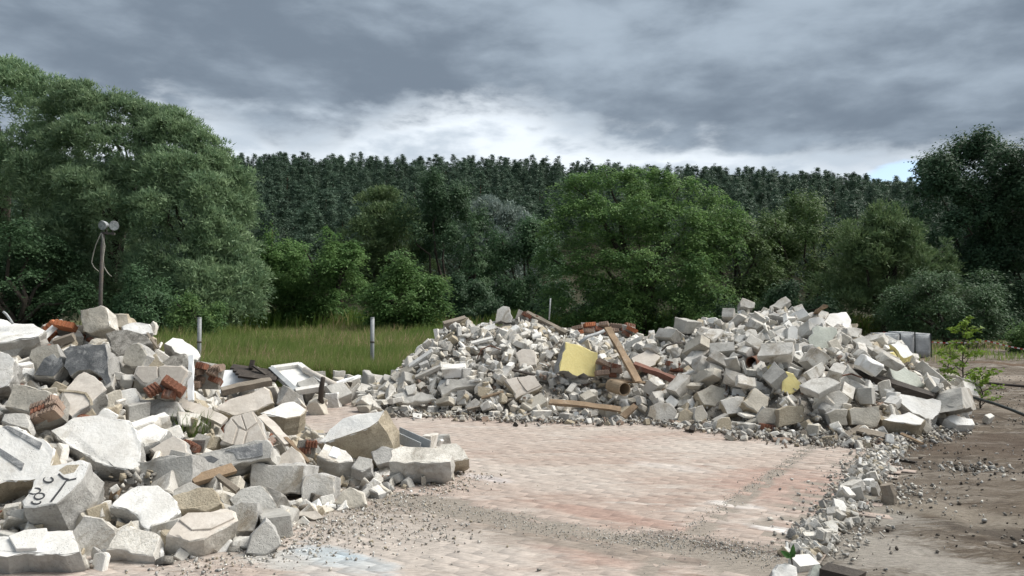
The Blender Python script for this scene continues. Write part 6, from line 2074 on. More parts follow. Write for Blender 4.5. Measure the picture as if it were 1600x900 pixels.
plate('two-toned grey and white cube', 'white_band', [(513, 712), (520, 697), (531, 701), (526, 716)], 'white_panel', .004)
# fallen masonry with its own bricks
S('brick_dust', (.36, .27, .21), (.26, .19, .15), None, 9, .4, 50, .6, .95, .08)
def brick_shape(l, w, h, ribs):
    mb = MB(); mb.box((0, 0, 0), (l, w, h), jit=.004)
    for i in range(ribs):
        x = -l / 2 + (i + .5) * l / ribs
        mb.box((x, -w / 2 - .004, 0), (l / ribs * .5, .012, h * .94)); mb.box((x, 0, h / 2 + .003), (l / ribs * .5, w * .94, .010))
    o = mb.build('brick', MAT['brick_red']); me = o.data; bpy.data.objects.remove(o); return me
BR = brick_shape(.22, .11, .07, 5); BR2 = brick_shape(.22, .11, .07, 5); BR2.materials.clear(); BR2.materials.append(MAT['brick_orange']); BR3 = brick_shape(.14, .10, .06, 4); BRD = BR2.copy(); BRD.materials.clear(); BRD.materials.append(MAT['brick_dust']); BRD3 = BR3.copy(); BRD3.materials.clear(); BRD3.materials.append(MAT['brick_dust'])
def masonry(label, c, rot, rows, cols, sx=.235, sz=.085, mats=('mortar',), meshes=None, jit=.03, back=.12, drop=.1, cat='masonry'):
    t = thing('masonry_chunk', label, cat, c, rot=rot); w, h = sx * cols, sz * rows; r = np.random.default_rng(int(abs(c[0]) * 1000)); mb = MB(); mb.box((0, .045, 0), (w * .93, back, h * .95), jit=.035); mb.build('mortar_bed', MAT[mats[0]], t)
    for i in range(rows):
        for j in range(cols):
            if r.uniform() < drop: continue
            o = link('brick', (meshes or [BR, BR, BRD])[int(r.integers(0, 3)) % len(meshes or [1, 1, 1])], t); o.location = ((j - cols / 2 + .5 + .25 * (i % 2)) * sx * .97 + r.normal(0, jit * .3), -.03 + r.normal(0, jit), (i - rows / 2 + .5) * sz); o.rotation_euler = r.normal(0, .16, 3); s = r.uniform(.72, 1.0); o.scale = (s, 1, .95)
    return t
masonry('chunk of red hollow brick masonry on the right shoulder of the left heap', P(322, 588, 7.7), (R(-8), R(6), R(-10)), 4, 2, sx=.15, sz=.062, meshes=[BR3, BRD3, BRD3], jit=.03)
masonry('broken brick end of the tilted plastered wall piece in the left heap', P(76, 646, 6.1), (R(-42), R(-26), R(-6)), 3, 2, sx=.13, sz=.062, meshes=[BR3, BRD3, BRD3], drop=0, jit=.008)
masonry('orange hollow clay block on the summit left of the crowning square block', P(107, 513, 8.1), (R(-20), R(8), 0), 1, 1, sx=.2, sz=.12, meshes=[BR2, BR2, BR2], drop=0)
masonry('small orange clay fragments left of the orange hollow block', P(77, 522, 8.15), (R(10), R(-55), R(10)), 2, 1, sx=.18, sz=.08, meshes=[BR2, BR2, BR3], drop=0)
masonry('shattered red hollow brick under the cream tiled panel', P(266, 612, 6.8), (R(-15), R(10), R(20)), 2, 1, sx=.17, sz=.075, meshes=[BR3, BR3, BR], drop=0)
masonry('single rust red brick shard left of the shattered hollow brick', P(239, 607, 6.75), (R(25), R(-25), R(15)), 1, 1, sx=.15, sz=.08, meshes=[BR3, BR3, BR3], drop=0)
masonry('dark red brick half peeping out beside the grassy hole in the left heap', P(305, 696, 6.35), (0, R(15), R(-20)), 1, 1, sx=.15, sz=.1, meshes=[BR3, BR3, BR3], drop=0)
masonry('red gridded brick under the white lump left of the big tilted block', P(478, 699, 7.0), (R(-12), R(5), R(10)), 2, 1, sx=.16, sz=.07, meshes=[BR3, BR3, BR3], drop=0)
masonry('red bricks on the crest right of the white upright stub', P(826, 500, 13.3), (R(-10), R(20), R(10)), 2, 2, sx=.24, sz=.1, drop=.2)
masonry('row of brown hollow bricks lying along the saddle crest', P(948, 513, 13.5), (R(-25), R(2), R(5)), 2, 4, sx=.24, sz=.1, drop=.1)
masonry('orange-red bricks left of the hollow brick row on the saddle crest', P(908, 516, 13.4), (R(-15), R(-12), R(12)), 2, 2, sx=.22, sz=.1, meshes=[BR2, BRD, BR], drop=.1)
masonry('small orange bricks right of the hollow brick row', P(982, 518, 13.4), (R(-5), R(18), R(-12)), 2, 1, sx=.22, sz=.1, meshes=[BR2, BR, BR2], drop=0)
masonry('broken red brick pieces right of the yellow slab', P(950, 578, 11.3), (R(-15), R(12), R(8)), 3, 2, sx=.17, sz=.075, meshes=[BRD, BR3, BR], drop=.1)
masonry('rust red brick stump left of the long leaning white block', P(1051, 578, 11.5), (R(-10), R(6), R(5)), 3, 1, sx=.2, sz=.08, drop=0)
masonry('dusty red bricks at the foot of the front row of the right heap', P(1208, 668, 9.5), (R(-5), R(4), R(6)), 1, 2, sx=.2, sz=.09, meshes=[BR, BR3, BR], drop=0)
# the plastered wall piece that carries the broken brick end
pts = [(82, 627), (104, 604), (131, 580), (148, 588), (166, 608), (140, 632), (112, 652), (96, 640)]; n = unit((.05, -.68, .73)); p0 = P(122, 616, 6.35)
me, cen = prism_mesh('wall_piece', [PL(u, v, p0, n) for u, v in pts], n, .26, [MAT['plaster_cream'], MAT['broken_grey']], .014, 777); o = link('wall_piece', me, label='tilted plastered wall piece with a groove below the tar-grey lintel', category='wall piece'); o.location = cen
HERO.append((o['label'], np.mean(pts, 0), 6.35, np.array(pts, float), o, p0, n))
stroke('with a groove', [(100, 611), (118, 612), (134, 615), (142, 626), (144, 634)], .02, 'broken_tan', 'groove_edge')
# settled blocks of the right heap
make_blocks()
TONES = [(('aac_white', 'broken_white'), 'white'), (('aac_grey', 'broken_grey'), 'grey'), (('block_beige', 'broken_tan'), 'tan'), (('plaster_white', 'broken_grey'), 'white-faced')]
rb_ = np.random.default_rng(17); variants = {}
def tone_mesh(k, ti):
    if (k, ti) not in variants:
        me = BLOCKS[k]
        if ti: me = me.copy(); me.materials.clear(); [me.materials.append(MAT[m]) for m in TONES[ti][0]]
        variants[(k, ti)] = me
    return variants[(k, ti)]
def inside(poly, u, v):
    c = False; n = len(poly)
    for i in range(n):
        (x1, y1), (x2, y2) = poly[i], poly[i - 1]
        if (y1 > v) != (y2 > v) and u < (x2 - x1) * (v - y1) / (y2 - y1) + x1: c = not c
    return c
def where_label(u, v, pool):
    best = min(pool, key=lambda h: math.hypot(h[1][0] - u, h[1][1] - v)); d = np.array((u, v)) - best[1]
    side = ('right of' if d[0] > 0 else 'left of') if abs(d[0]) > abs(d[1]) * 1.3 else ('below' if d[1] > 0 else 'above'); return side, best[0]
SHORT = {'bright yellow painted': 'the yellow painted slab', 'white upright stub': 'the white upright stub', 'cream tiled panel with': 'the cream tiled panel', 'ragged off-white': 'the ragged plaster slab', 'long grey concrete bar': 'the long grey bar', 'white-ended flat': 'the white-ended flat block', 'pale slab behind the slanting': 'the slab behind the slanting plank', 'long white block leaning': 'the long leaning white block', 'pale green-grey': 'the pale green square slab', 'bright white broken slab': 'the bright summit slab', 'white slab leaning behind': 'the slab leaning behind the green slab', 'left of two blocks': 'the left topmost block', 'right of two blocks': 'the right topmost block', 'white standing block': 'the rounded standing block', 'grey and cream flat': 'the grey and cream flat slab', 'large bright white plastered': 'the bright plastered front slab', 'big tan-sided': 'the tan-sided front block', 'tall grey block': 'the tall leaning end block', 'rounded white block on': 'the rounded end block', 'small white cube farthest': 'the farthest small cube', 'big beige rectangular': 'the beige rectangular front block', 'grey faceted boulder': 'the grey faceted boulder', 'grey block touching': 'the grey front-row block', 'square beige block in': 'the square beige front block', 'tan block standing': 'the tan block on end', 'broken tan block with two': 'the two-layered tan block', 'grey-white block left': 'the grey-white front block', 'half-round': 'the half-round ended block', 'big rounded white': 'the big rounded boulder', 'tan boulder just': 'the tan boulder', 'pointed grey': 'the pointed grey boulder', 'big beige block with a flat': 'the flat-fronted beige block', 'yellow triangular': 'the yellow triangular piece', 'small yellow-edged': 'the yellow-edged block', 'narrow yellow': 'the narrow yellow slab', 'pale slab with a yellow': 'the slab with a yellow underside'}
def short(l):
    for k, v in SHORT.items():
        if l.startswith(k): return v
    return 'the ' + l
KEEP = [[(870, 530), (940, 545), (935, 592), (866, 590)], [(940, 505), (958, 510), (1005, 600), (985, 600)], [(1170, 553), (1202, 553), (1202, 576), (1170, 576)], [(1284, 564), (1455, 610), (1455, 628), (1284, 580)], [(975, 566), (1060, 590), (1060, 600), (975, 580)], [(858, 622), (972, 634), (972, 644), (858, 634)], [(945, 595), (985, 595), (985, 620), (945, 620)], [(932, 540), (972, 540), (972, 566), (932, 566)]]
rightpool = HERO[nL:nL + len(RIGHT) - 2]
cand = []
for row in SIM.strip().split('\n'):
    k, s, x, y, z, qw, qx, qy, qz = map(int, row.split()); p = np.array((x, y, z)) / 100; u, v = px(p)
    rp_ = .2 * s / 100 / p[1] * F; pr = [(u, v), (u - rp_, v), (u + rp_, v), (u, v - rp_ * .6), (u, v + rp_ * .6)]
    bad = any(abs(h[1][0] - u) < 90 and p[1] < h[2] + .1 and any(inside(h[3], *z_) for z_ in pr) for h in rightpool) or (p[1] < 12.5 and any(inside(K, u, v) for K in KEEP))
    toe = h_right(np.array([p[0]]), np.array([p[1]]))[0]
    if bad or p[2] < .02 or toe < .015 or u > 1560 or u < 430 or (p[2] < .2 and p[1] < 9.2 and u < 1100): continue
    cand.append((k, s / 100 * (.86 if p[1] < 10.6 else .92), p, Quaternion((qw, qx, qy, qz)).normalized(), u, v))
DIM = {}
for k in range(len(BLOCKS)):
    V = np.empty(len(BLOCKS[k].vertices) * 3, np.float32); BLOCKS[k].vertices.foreach_get('co', V); V = V.reshape(-1, 3); DIM[k] = np.sort(V.max(0) - V.min(0))
hmax = h_right(np.array([c[2][0] for c in cand]), np.array([c[2][1] for c in cand]))
def shows(i):
    k, s, p, q, u, v = cand[i]; a = DIM[k][1] * DIM[k][2] * s * s / p[1] ** 2 * 1e3; exposed = p[2] - hmax[i] > -.10; return a * (1 if exposed else .35) * (1 if p[1] < 13.6 else .2)
order = sorted(range(len(cand)), key=lambda i: -shows(i)); extra = []
for n_, i in enumerate(order):
    k, s, p, q, u, v = cand[i]; low = p[2] < .35; ti = int(rb_.choice(4, p=(.40, .26, .28, .06) if (low and u > 1080) else (.52, .30, .11, .07)))
    if n_ >= 300: extra.append((k, s, p, q, ti)); continue
    dim = DIM[k] * s; sz = 'small' if dim[2] < .24 else 'long' if dim[2] > .40 else 'medium'; shp = 'flat slab' if dim[0] < .11 else 'concrete block'
    tilt = abs((q @ Vector((1, 0, 0))).z); shp = ('upright ' if tilt > .75 else 'tilted ' if tilt > .4 else '') + shp
    side, ref = where_label(u, v, rightpool); lab = f'{sz} {TONES[ti][1]} {shp} {side} {short(ref)}'
    o = link('concrete_block', tone_mesh(k, ti), label=lab, category='block', group=f'blocks {side} {short(ref)}'); o.location = p; o.rotation_mode = 'QUATERNION'; o.rotation_quaternion = q; o.scale = (s, s, s)
vs, qs, mi, b = [], [], [], 0
for (k, s, p, q, ti) in extra:
    me = BLOCKS[k]; V = np.empty(len(me.vertices) * 3, np.float32); me.vertices.foreach_get('co', V); Q = np.empty(len(me.loops), np.int32); me.loops.foreach_get('vertex_index', Q); m_ = np.empty(len(me.polygons), np.int32); me.polygons.foreach_get('material_index', m_)
    vs.append(V.reshape(-1, 3) * s @ np.array(q.to_matrix()).T + p); qs.append(Q.reshape(-1, 3) + b); mi.append(m_ + 2 * ti); b += len(V) // 3
me = npmesh('broken_blocks', np.concatenate(vs), np.concatenate(qs), [MAT[m] for t_ in TONES for m in t_[0]], np.concatenate(mi), smooth=True); me.set_sharp_from_angle(angle=R(24))
link('broken_blocks', me, kind='stuff', label='smaller broken blocks lying in and behind the larger ones of the right heap', category='rubble')
FR = []
for i in range(18):
    d = [(.20, .15, .10), (.16, .12, .09), (.24, .17, .045), (.18, .14, .03), (.26, .09, .07), (.14, .12, .10)][i % 6]; me = chunk_mesh('fragment', d, 2 + i % 3, 900 + i, .06, [], .012); V = np.empty(len(me.vertices) * 3, np.float32); me.vertices.foreach_get('co', V); Q = np.empty(len(me.loops), np.int32); me.loops.foreach_get('vertex_index', Q); FR.append((V.reshape(-1, 3), Q.reshape(-1, 3))); bpy.data.meshes.remove(me)
def fragments(name, pts, s0, s1, mats, seed, **props):
    """broken pieces a hand's breadth across, too many to count: one object"""
    r = np.random.default_rng(seed); vs, qs, mi, b = [], [], [], 0
    for p in pts:
        V, Q = FR[int(r.integers(0, 18))]; q = Quaternion(r.normal(size=4) * np.array((1.4, 1, 1, 1))).normalized(); vs.append(V * r.uniform(s0, s1) @ np.array(q.to_matrix()).T + p); qs.append(Q + b); mi += [int(r.integers(0, len(mats)))] * len(Q); b += len(V)
    me = npmesh(name, np.concatenate(vs), np.concatenate(qs), [MAT[m] for m in mats], mi, smooth=True); me.set_sharp_from_angle(angle=R(24)); return link(name, me, kind='stuff', **props)
PALE = ['aac_white', 'broken_white', 'aac_grey', 'plaster_white', 'broken_grey', 'block_beige', 'aac_white', 'broken_white', 'broken_tan']
rf = np.random.default_rng(88); x = rf.uniform(-3.4, 7, 5200); y = rf.uniform(8.7, 13.9, 5200); h = h_right(x, y); u = 800 + F * x / y; k = (h > .05) & (rf.uniform(0, 1, 5200) < np.where(u < 1080, .78, .42)); z = h - .10 + rf.uniform(-.06, .06, 5200)
pts_ = np.stack([x, y, z], 1)[k]; KP = [np.array(K, float) for K in KEEP]
ok_ = []
for p in pts_:
    u_, v_ = px(p); ok_.append(not any(abs(h_[1][0] - u_) < 60 and p[1] < h_[2] + .05 and (inside(h_[3], u_, v_) or inside(h_[3], u_, v_ + 4) or inside(h_[3], u_ + 4, v_) or inside(h_[3], u_ - 4, v_)) for h_ in rightpool) and not (p[1] < 12 and any(inside(K, u_, v_) for K in KP)))
fragments('broken_fragments', pts_[ok_], .45, 1.15, PALE, 81, label='pale broken fragments packed between the blocks of the right heap', category='rubble')
q = np.concatenate([np.array([G(u_, v_) for u_, v_ in zip(rf.uniform(a[0], b_[0], n_), np.interp(rf.uniform(0, 1, n_), (0, 1), (a[1], b_[1])) + rf.normal(0, 5, n_))]) for a, b_, n_ in zip(RF[1:-2], RF[2:-1], (50, 50, 60, 60, 30, 40, 50, 60, 50))])
fragments('broken_fragments', q + np.array((0, .1, .025)), .25, .75, PALE + ['wood_grey', 'wood_dark', 'fines_dark', 'brick_dust'], 82, label='flakes and splinters lying along the foot of the right heap', category='rubble')
q = np.array([(lambda p: p)(G(1402 + rf.normal(0, 14) + (t := rf.uniform(0, 1)) * -150, 690 + t * 180 + rf.normal(0, 6))) for _ in range(700)])
fragments('broken_fragments', q + np.array((0, 0, .02)), .15, .5, PALE, 83, label='white flakes of the rubble row right of the paving', category='rubble')
x = rf.uniform(-6.5, .2, 1500); y = rf.uniform(4.5, 8.6, 1500); h = h_left(x, y); k = h > .05
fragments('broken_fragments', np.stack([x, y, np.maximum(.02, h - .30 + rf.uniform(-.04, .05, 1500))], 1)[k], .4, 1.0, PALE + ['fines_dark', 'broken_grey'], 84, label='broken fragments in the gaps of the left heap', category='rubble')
x = rf.uniform(-6.6, .2, 2600); y = rf.uniform(4.5, 8.7, 2600); h = h_left(x, y); ok_ = []
for p in np.stack([x, y, h - .15 + rf.uniform(-.05, .05, 2600)], 1)[h > .12]:
    u_, v_ = px(p)
    if not any(abs(h_[1][0] - u_) < 110 and p[1] < h_[2] + .25 and any(inside(h_[3], u_ + a, v_ + b_) for a, b_ in ((0, 0), (0, -14), (0, 12), (10, 0), (-10, 0), (0, -26))) for h_ in HERO[:nL]): ok_.append(p)
fragments('broken_fragments', ok_, .4, 1.15, PALE + ['brick_red', 'block_beige', 'broken_tan'], 85, label='rubble bits lying on the left heap around the larger blocks', category='rubble')
# loose chunks between the big pieces of the left heap, and low scatter between the heaps
CH = []
for i in range(14):
    d = [(.30, .22, .18), (.24, .18, .14), (.20, .15, .12), (.34, .24, .10), (.16, .13, .10), (.26, .20, .06), (.22, .20, .16)][i % 7]; CH.append(chunk_mesh('chunk_shape', d, 2 + i % 4, 600 + i, .028, [MAT['aac_white'], MAT['broken_white']], .014))
def chunk_tone(i, ti):
    key = ('c', i, ti)
    if key not in variants:
        me = CH[i]
        if ti: me = me.copy(); me.materials.clear(); [me.materials.append(MAT[m]) for m in TONES[ti][0]]
        variants[key] = me
    return variants[key]
CSZ = ('small', 'medium', 'large'); rc = np.random.default_rng(29); leftpool = HERO[:nL]; nch = 0; tries = 0; put = []
while nch < 105 and tries < 4000:
    tries += 1; u = rc.uniform(-40, 760); y = rc.uniform(4.5, 8.8); x = (u - 800) / F * y; h = float(h_left(np.array([x]), np.array([y]))[0])
    if h < .06: continue
    s = rc.uniform(.6, 1.25); z = max(.05, h - .24 + rc.uniform(-.05, .05)); uu, vv_ = px((x, y, z))
    if any(math.hypot(x - a, y - b_) < .17 for a, b_ in put): continue
    cover = [hh for hh in leftpool if inside(hh[3], uu, vv_) and y < hh[2] + .2]
    if cover: continue
    put.append((x, y)); nch += 1; i = int(rc.integers(0, 14)); ti = int(rc.choice(4, p=(.4, .3, .22, .08)))
    side, ref = where_label(uu, vv_, leftpool); i0 = leftpool.index(min(leftpool, key=lambda hh: math.hypot(hh[1][0] - uu, hh[1][1] - vv_)))
    rw = ref.split(' '); rs = ' '.join(rw[:7]);
    while rs.split(' ')[-1] in ('a', 'the', 'of', 'with', 'in', 'at', 'on', 'and', 'by', 'its', 'just', 'below', 'above', 'behind', 'right', 'left', 'under', 'across', 'between', 'over', 'carrying', 'upper', 'front', 'lying', 'beside', 'cut'): rs = ' '.join(rs.split(' ')[:-1])
    o = link('rubble_chunk', chunk_tone(i, ti), label=f'loose {CSZ[0 if s < .8 else 1 if s < 1.02 else 2]} {TONES[ti][1]} chunk {side} the {rs}', category='chunk', group=f'loose chunks {side} the {rs}'); o.location = (x, y, z); o.rotation_euler = rc.uniform(-3, 3, 3); o.scale = (s, s, s)
# low scatter joining the two heaps
for k in range(70):
    u = rc.uniform(330, 640); v = rc.uniform(603, 648) if u > 400 else rc.uniform(600, 625); p = G(u, v); s = rc.uniform(.7, 1.5); i = int(rc.integers(0, 14)); ti = int(rc.choice(4, p=(.5, .3, .12, .08)))
    zone = 'dark leaning stake' if u > 440 else 'dark roof piece'; sd = 'right of' if u > (503 if u > 440 else 395) else 'left of'
    o = link('rubble_chunk', chunk_tone(i, ti), label=f'{CSZ[0 if s < .95 else 1 if s < 1.2 else 2]} {TONES[ti][1]} rubble chunk lying {sd} the {zone} between the heaps', category='chunk', group=f'chunks {sd} the {zone}'); o.location = (p[0], p[1], rc.uniform(.02, .22)); o.rotation_euler = rc.uniform(-3, 3, 3); o.scale = (s, s, s)
# rubble row along the torn-out wall on the right of the paving
ROW = [(1402, 690), (1375, 712), (1352, 735), (1342, 760), (1352, 778), (1322, 790), (1305, 815), (1285, 840), (1268, 862)]
for k in range(54):
    t = rc.uniform(0, 8); i0 = int(min(7, t)); f_ = t - i0; u = ROW[i0][0] * (1 - f_) + ROW[i0 + 1][0] * f_ + rc.normal(0, 11 if 2 < t < 5 else 8); v = ROW[i0][1] * (1 - f_) + ROW[i0 + 1][1] * f_ + rc.normal(0, 4); p = G(u, v); s = rc.uniform(.22, .50); i = int(rc.integers(0, 14)); ti = int(rc.choice(4, p=(.6, .2, .1, .1)))
    zone = 'behind the brown stump' if v < 765 else 'around the brown stump' if v < 795 else 'near the seedling'
    o = link('rubble_chunk', chunk_tone(i, ti), label=f'{CSZ[0 if s < .31 else 1 if s < .41 else 2]} {TONES[ti][1]} chunk of the rubble row {zone} beside the paving', category='chunk', group=f'rubble row chunks {zone}'); o.location = (p[0], p[1], rc.uniform(.02, .10) * (1.4 if 2 < t < 5.5 else .8)); o.rotation_euler = rc.uniform(-3, 3, 3); o.scale = (s, s, s)
# ------------------------------------------------------------------ small debris too many to count
def shards(name, pts, smin, smax, mats, seed, zk=.22, **props):
    r = np.random.default_rng(seed); n = len(pts); B0 = np.array([(x, y, z) for x in (-1, 1) for y in (-1, 1) for z in (-1, 1)], float)
    sz = (smin + (smax - smin) * r.uniform(0, 1, n) ** 2.6)[:, None, None]; V = B0[None] * r.uniform(.3, 1, (n, 1, 3)) * np.array((1, .75, .42)) * sz * .5 * r.uniform(.55, 1.25, (n, 8, 3))
    q = r.normal(size=(n, 4)); q /= np.linalg.norm(q, axis=1, keepdims=True); w, x, y, z = q.T
    M_ = np.stack([np.stack([1 - 2 * (y * y + z * z), 2 * (x * y - z * w), 2 * (x * z + y * w)], 1), np.stack([2 * (x * y + z * w), 1 - 2 * (x * x + z * z), 2 * (y * z - x * w)], 1), np.stack([2 * (x * z - y * w), 2 * (y * z + x * w), 1 - 2 * (x * x + y * y)], 1)], 1)
    V = np.einsum('nij,nkj->nki', M_, V); P_ = np.array(pts, float); P_[:, 2] += sz[:, 0, 0] * zk; V = V + P_[:, None]
    f = np.array([(0, 1, 3, 2), (4, 6, 7, 5), (0, 4, 5, 1), (2, 3, 7, 6), (0, 2, 6, 4), (1, 5, 7, 3)]); Q = (np.arange(n)[:, None, None] * 8 + f[None]).reshape(-1, 4); mi = np.repeat(r.integers(0, len(mats), n), 6)
    return link(name, npmesh(name, V.reshape(-1, 3), Q, [MAT[m] for m in mats], mi), kind='stuff', **props)
def along(poly, n, spread, seed, zf=None):
    r = np.random.default_rng(seed); g_ = np.array([G(u, v)[:2] for u, v in poly]); d = np.r_[0, np.cumsum(np.linalg.norm(np.diff(g_, axis=0), axis=1))]; t = r.uniform(0, d[-1], n)
    x, y = np.interp(t, d, g_[:, 0]), np.interp(t, d, g_[:, 1]); x += r.normal(0, spread, n); y += r.normal(0, spread, n); return np.stack([x, y, np.full(n, .008)], 1)
STR = [(470, 800), (640, 792), (760, 805), (850, 828), (960, 842), (1080, 850), (1180, 862), (1210, 880)]
LA = [(1290, 692), (1262, 704), (1205, 742), (1160, 768), (1113, 802), (1066, 834), (1040, 850)]
GR = ['broken_grey', 'broken_white', 'broken_grey', 'mortar', 'broken_tan']; GT = ['broken_white', 'broken_tan', 'mortar', 'plaster_white', 'broken_white', 'broken_grey']
shards('gravel', np.concatenate([along(STR, 4200, .11, 1), along(STR[4:], 2200, .12, 2), along(LA, 1800, .045, 3)]), .003, .017, GT, 11, label='grey gravel in the torn-out wall lines across the paving', category='gravel')
shards('gravel', np.concatenate([along(ROW, 3600, .15, 4), along([(1330, 770), (1420, 770)], 600, .25, 5)]), .005, .05, ['broken_white', 'broken_white', 'broken_grey', 'mortar'], 12, label='whitish crumbs of the rubble row right of the paving', category='gravel')
shards('gravel', np.concatenate([along([(250, 893), (335, 888), (440, 862), (510, 822), (585, 795), (670, 768), (745, 745)], 2600, .16, 6), along([(440, 850), (560, 830), (700, 830)], 1400, .3, 7)]), .004, .032, GT + ['wood_grey'], 13, label='crumbs and grit along the front foot of the left heap', category='gravel')
shards('gravel', np.concatenate([along([(u, v + 2) for u, v in RF[1:-1]], 5200, .17, 8), along([(u, v - 8) for u, v in RF[1:-1]], 2600, .2, 9) + np.array((0, .1, .05))]), .008, .09, GR + ['fines_dark', 'broken_white', 'wood_grey'], 14, zk=.3, label='fragments and grit along the foot of the right heap', category='gravel')
r_ = np.random.default_rng(5); q = np.stack([r_.uniform(-3, 4, 1500), r_.uniform(4.3, 11, 1500), np.full(1500, .008)], 1); s_q, _ = st_of(q[:, 0], q[:, 1]); shards('gravel', q[(s_q < SB) & (vnoise(q * 1.6, 4) > .5)], .004, .014, GT, 15, label='loose grit strewn over the paving', category='gravel')
q = np.stack([r_.uniform(1.6, 12, 16000), r_.uniform(3.8, 17, 16000), np.zeros(16000)], 1); s_q, _ = st_of(q[:, 0], q[:, 1]); q = q[(s_q > SB + .05) & (vnoise(q * 1.1, 6) > .44)]; q[:, 2] = dirt_z(q[:, 0], q[:, 1]); shards('gravel', q, .006, .045, ['fines_dark', 'fines', 'fines_dark', 'broken_white', 'mortar', 'broken_grey', 'wood_dark'], 16, label='stones and crumbs scattered over the dirt yard', category='gravel')
q = []
for fn, x0, x1, y0, y1, n_, sk in ((h_left, -6.5, .3, 4.5, 8.6, 4800, .30), (h_right, -3.5, 7, 8.6, 13.8, 9000, .17)):
    x = r_.uniform(x0, x1, n_); y = r_.uniform(y0, y1, n_); h = fn(x, y); k = h > .05; p = np.stack([x, y, np.maximum(0, h - sk + .22 * (vnoise(np.stack([x, y, 0 * x], 1) * 2.1, 31 if fn is h_left else 5) - .5))], 1)[k]; q.append(p)
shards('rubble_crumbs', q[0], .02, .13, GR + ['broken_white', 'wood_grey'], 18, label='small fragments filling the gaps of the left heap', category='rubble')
shards('rubble_crumbs', q[1], .03, .16, GR + ['broken_white', 'broken_white', 'brick_dust'], 19, label='small fragments filling the gaps of the right heap', category='rubble')
p = G(1530, 737); q = np.stack([r_.normal(p[0], .22, 260), r_.normal(p[1], .16, 260), np.full(260, .02)], 1); shards('rubble_crumbs', q, .01, .07, ['broken_white', 'broken_grey', 'fines_dark'], 20, label='little pile of grey and white crumbs alone on the dirt yard', category='rubble')
# ------------------------------------------------------------------ boards, beams, pipes
def board(name, label, a, b, w, h, mat, cat='board', up=(0, -.4, 1), n=1):
    a, b = np.array(a), np.array(b); mb = MB(); mb.bar(a, b, w, h, up); o = mb.build(name, MAT[mat], label=label, category=cat); c = (a + b) / 2; bm = bmesh.new(); bm.from_mesh(o.data); bmesh.ops.subdivide_edges(bm, edges=[e for e in bm.edges if e.calc_length() > .5], cuts=5)
    r = np.random.default_rng(int(abs(a[0]) * 999)); L = np.linalg.norm(b - a)
    for v_ in bm.verts: t = np.dot(np.array(v_.co) - a, unit(b - a)) / L; v_.co += Vector((0, 0, .012 * L * math.sin(3.1 * t))) + Vector(r.normal(0, .004, 3))
    bm.to_mesh(o.data); bm.free(); return origin_to(o, c)
board('plank', 'weathered brown plank slanting up beside the yellow slab', P(949, 512, 11.5), P(997, 597, 10.9), .13, .035, 'wood', up=(.5, -.8, .2))
board('plank', 'light brown board lying flat at the front foot below the yellow slab', P(858, 628, 10.7), P(970, 640, 10.5), .10, .03, 'wood', up=(0, -.5, .9))
board('beam', 'rust red beam sloping right of the slanting plank', P(990, 570, 11.2), P(1060, 596, 11.0), .09, .08, 'rust_beam')
board('beam', 'long dark wooden beam running down the right slope of the right heap', P(1282, 570, 10.9), P(1460, 622, 9.85), .12, .10, 'wood_dark')
board('plank', 'grey plank at the foot below the cream tiled panel of the right heap', P(730, 639, 11.0), P(814, 621, 11.1), .09, .04, 'wood_grey')
board('plank', 'short grey plank on the crest at the left end of the right heap', P(694, 507, 13.2), P(728, 498, 13.3), .14, .08, 'wood_grey')
board('plank', 'pale board sloping down from the brick crest of the left mound', P(822, 489, 13.3), P(884, 521, 13.0), .10, .06, 'wood_grey')
board('plank', 'light wooden board end right of the cylinder of clay pipe', P(973, 652, 10.4), P(993, 634, 10.5), .10, .03, 'wood')
board('plank', 'thin wooden batten under the slanting plank', P(955, 594, 11.0), P(1008, 598, 10.9), .05, .03, 'wood')
board('plank', 'weathered double plank poking out beside the white glazed tile', P(300, 752, 5.75), P(366, 732, 6.0), .09, .045, 'wood', up=(0, -.7, .7))
board('plank', 'dark stick below the weathered double plank', P(340, 744, 5.85), P(372, 768, 5.7), .035, .03, 'wood_grey')
board('plank', 'brown peg standing between the white angular block and the huge slab', P(176, 784, 5.4), P(182, 762, 5.45), .05, .04, 'wood')
board('batten', 'long cream batten sloping right of the pinkish tiled panel', P(408, 650, 7.0), P(452, 694, 6.7), .08, .025, 'plaster_cream', up=(.4, -.6, .7))
board('batten', 'thin brown batten beside the long cream batten', P(428, 668, 6.9), P(482, 722, 6.5), .035, .03, 'wood')
board('batten', 'cream batten crossing above the grassy hole in the left heap', P(280, 630, 7.0), P(352, 660, 6.9), .10, .04, 'plaster_cream', up=(0, -.6, .8))
board('batten', 'thin pale stick leaning on the summit debris of the left heap', P(231, 520, 7.9), P(247, 544, 7.7), .025, .02, 'wood_grey')
board('panel', 'slim white plaster strip propped behind the orange clay block', P(64, 532, 7.9), P(95, 502, 8.1), .09, .04, 'plaster_white', up=(-.5, -.8, .2))
board('log', 'dark brown roll lying below the orange clay block', P(86, 536, 7.8), P(116, 526, 7.85), .08, .07, 'wood_grey')
board('panel', 'white metal strip standing at the right edge of the cream tiled panel', P(298, 626, 6.9), P(299, 556, 7.3), .05, .02, 'white_panel', up=(0, -1, 0))
board('panel', 'pale grey beam lying below the dark roof piece', P(346, 612, 11.6), P(424, 596, 12.0), .14, .10, 'wood_grey')
board('panel', 'white sheet lying below the dark roof piece', P(340, 598, 12.6), P(402, 592, 12.8), .5, .03, 'white_panel', up=(0, -.7, .7))
board('stick', 'thin light rod lying behind the white trough between the heaps', P(520, 602, 12.4), P(562, 588, 13.2), .06, .04, 'white_panel')
board('stick', 'brown splintered stick by the small debris at the right front foot', P(1408, 678, 8.9), P(1442, 694, 8.5), .03, .025, 'wood')
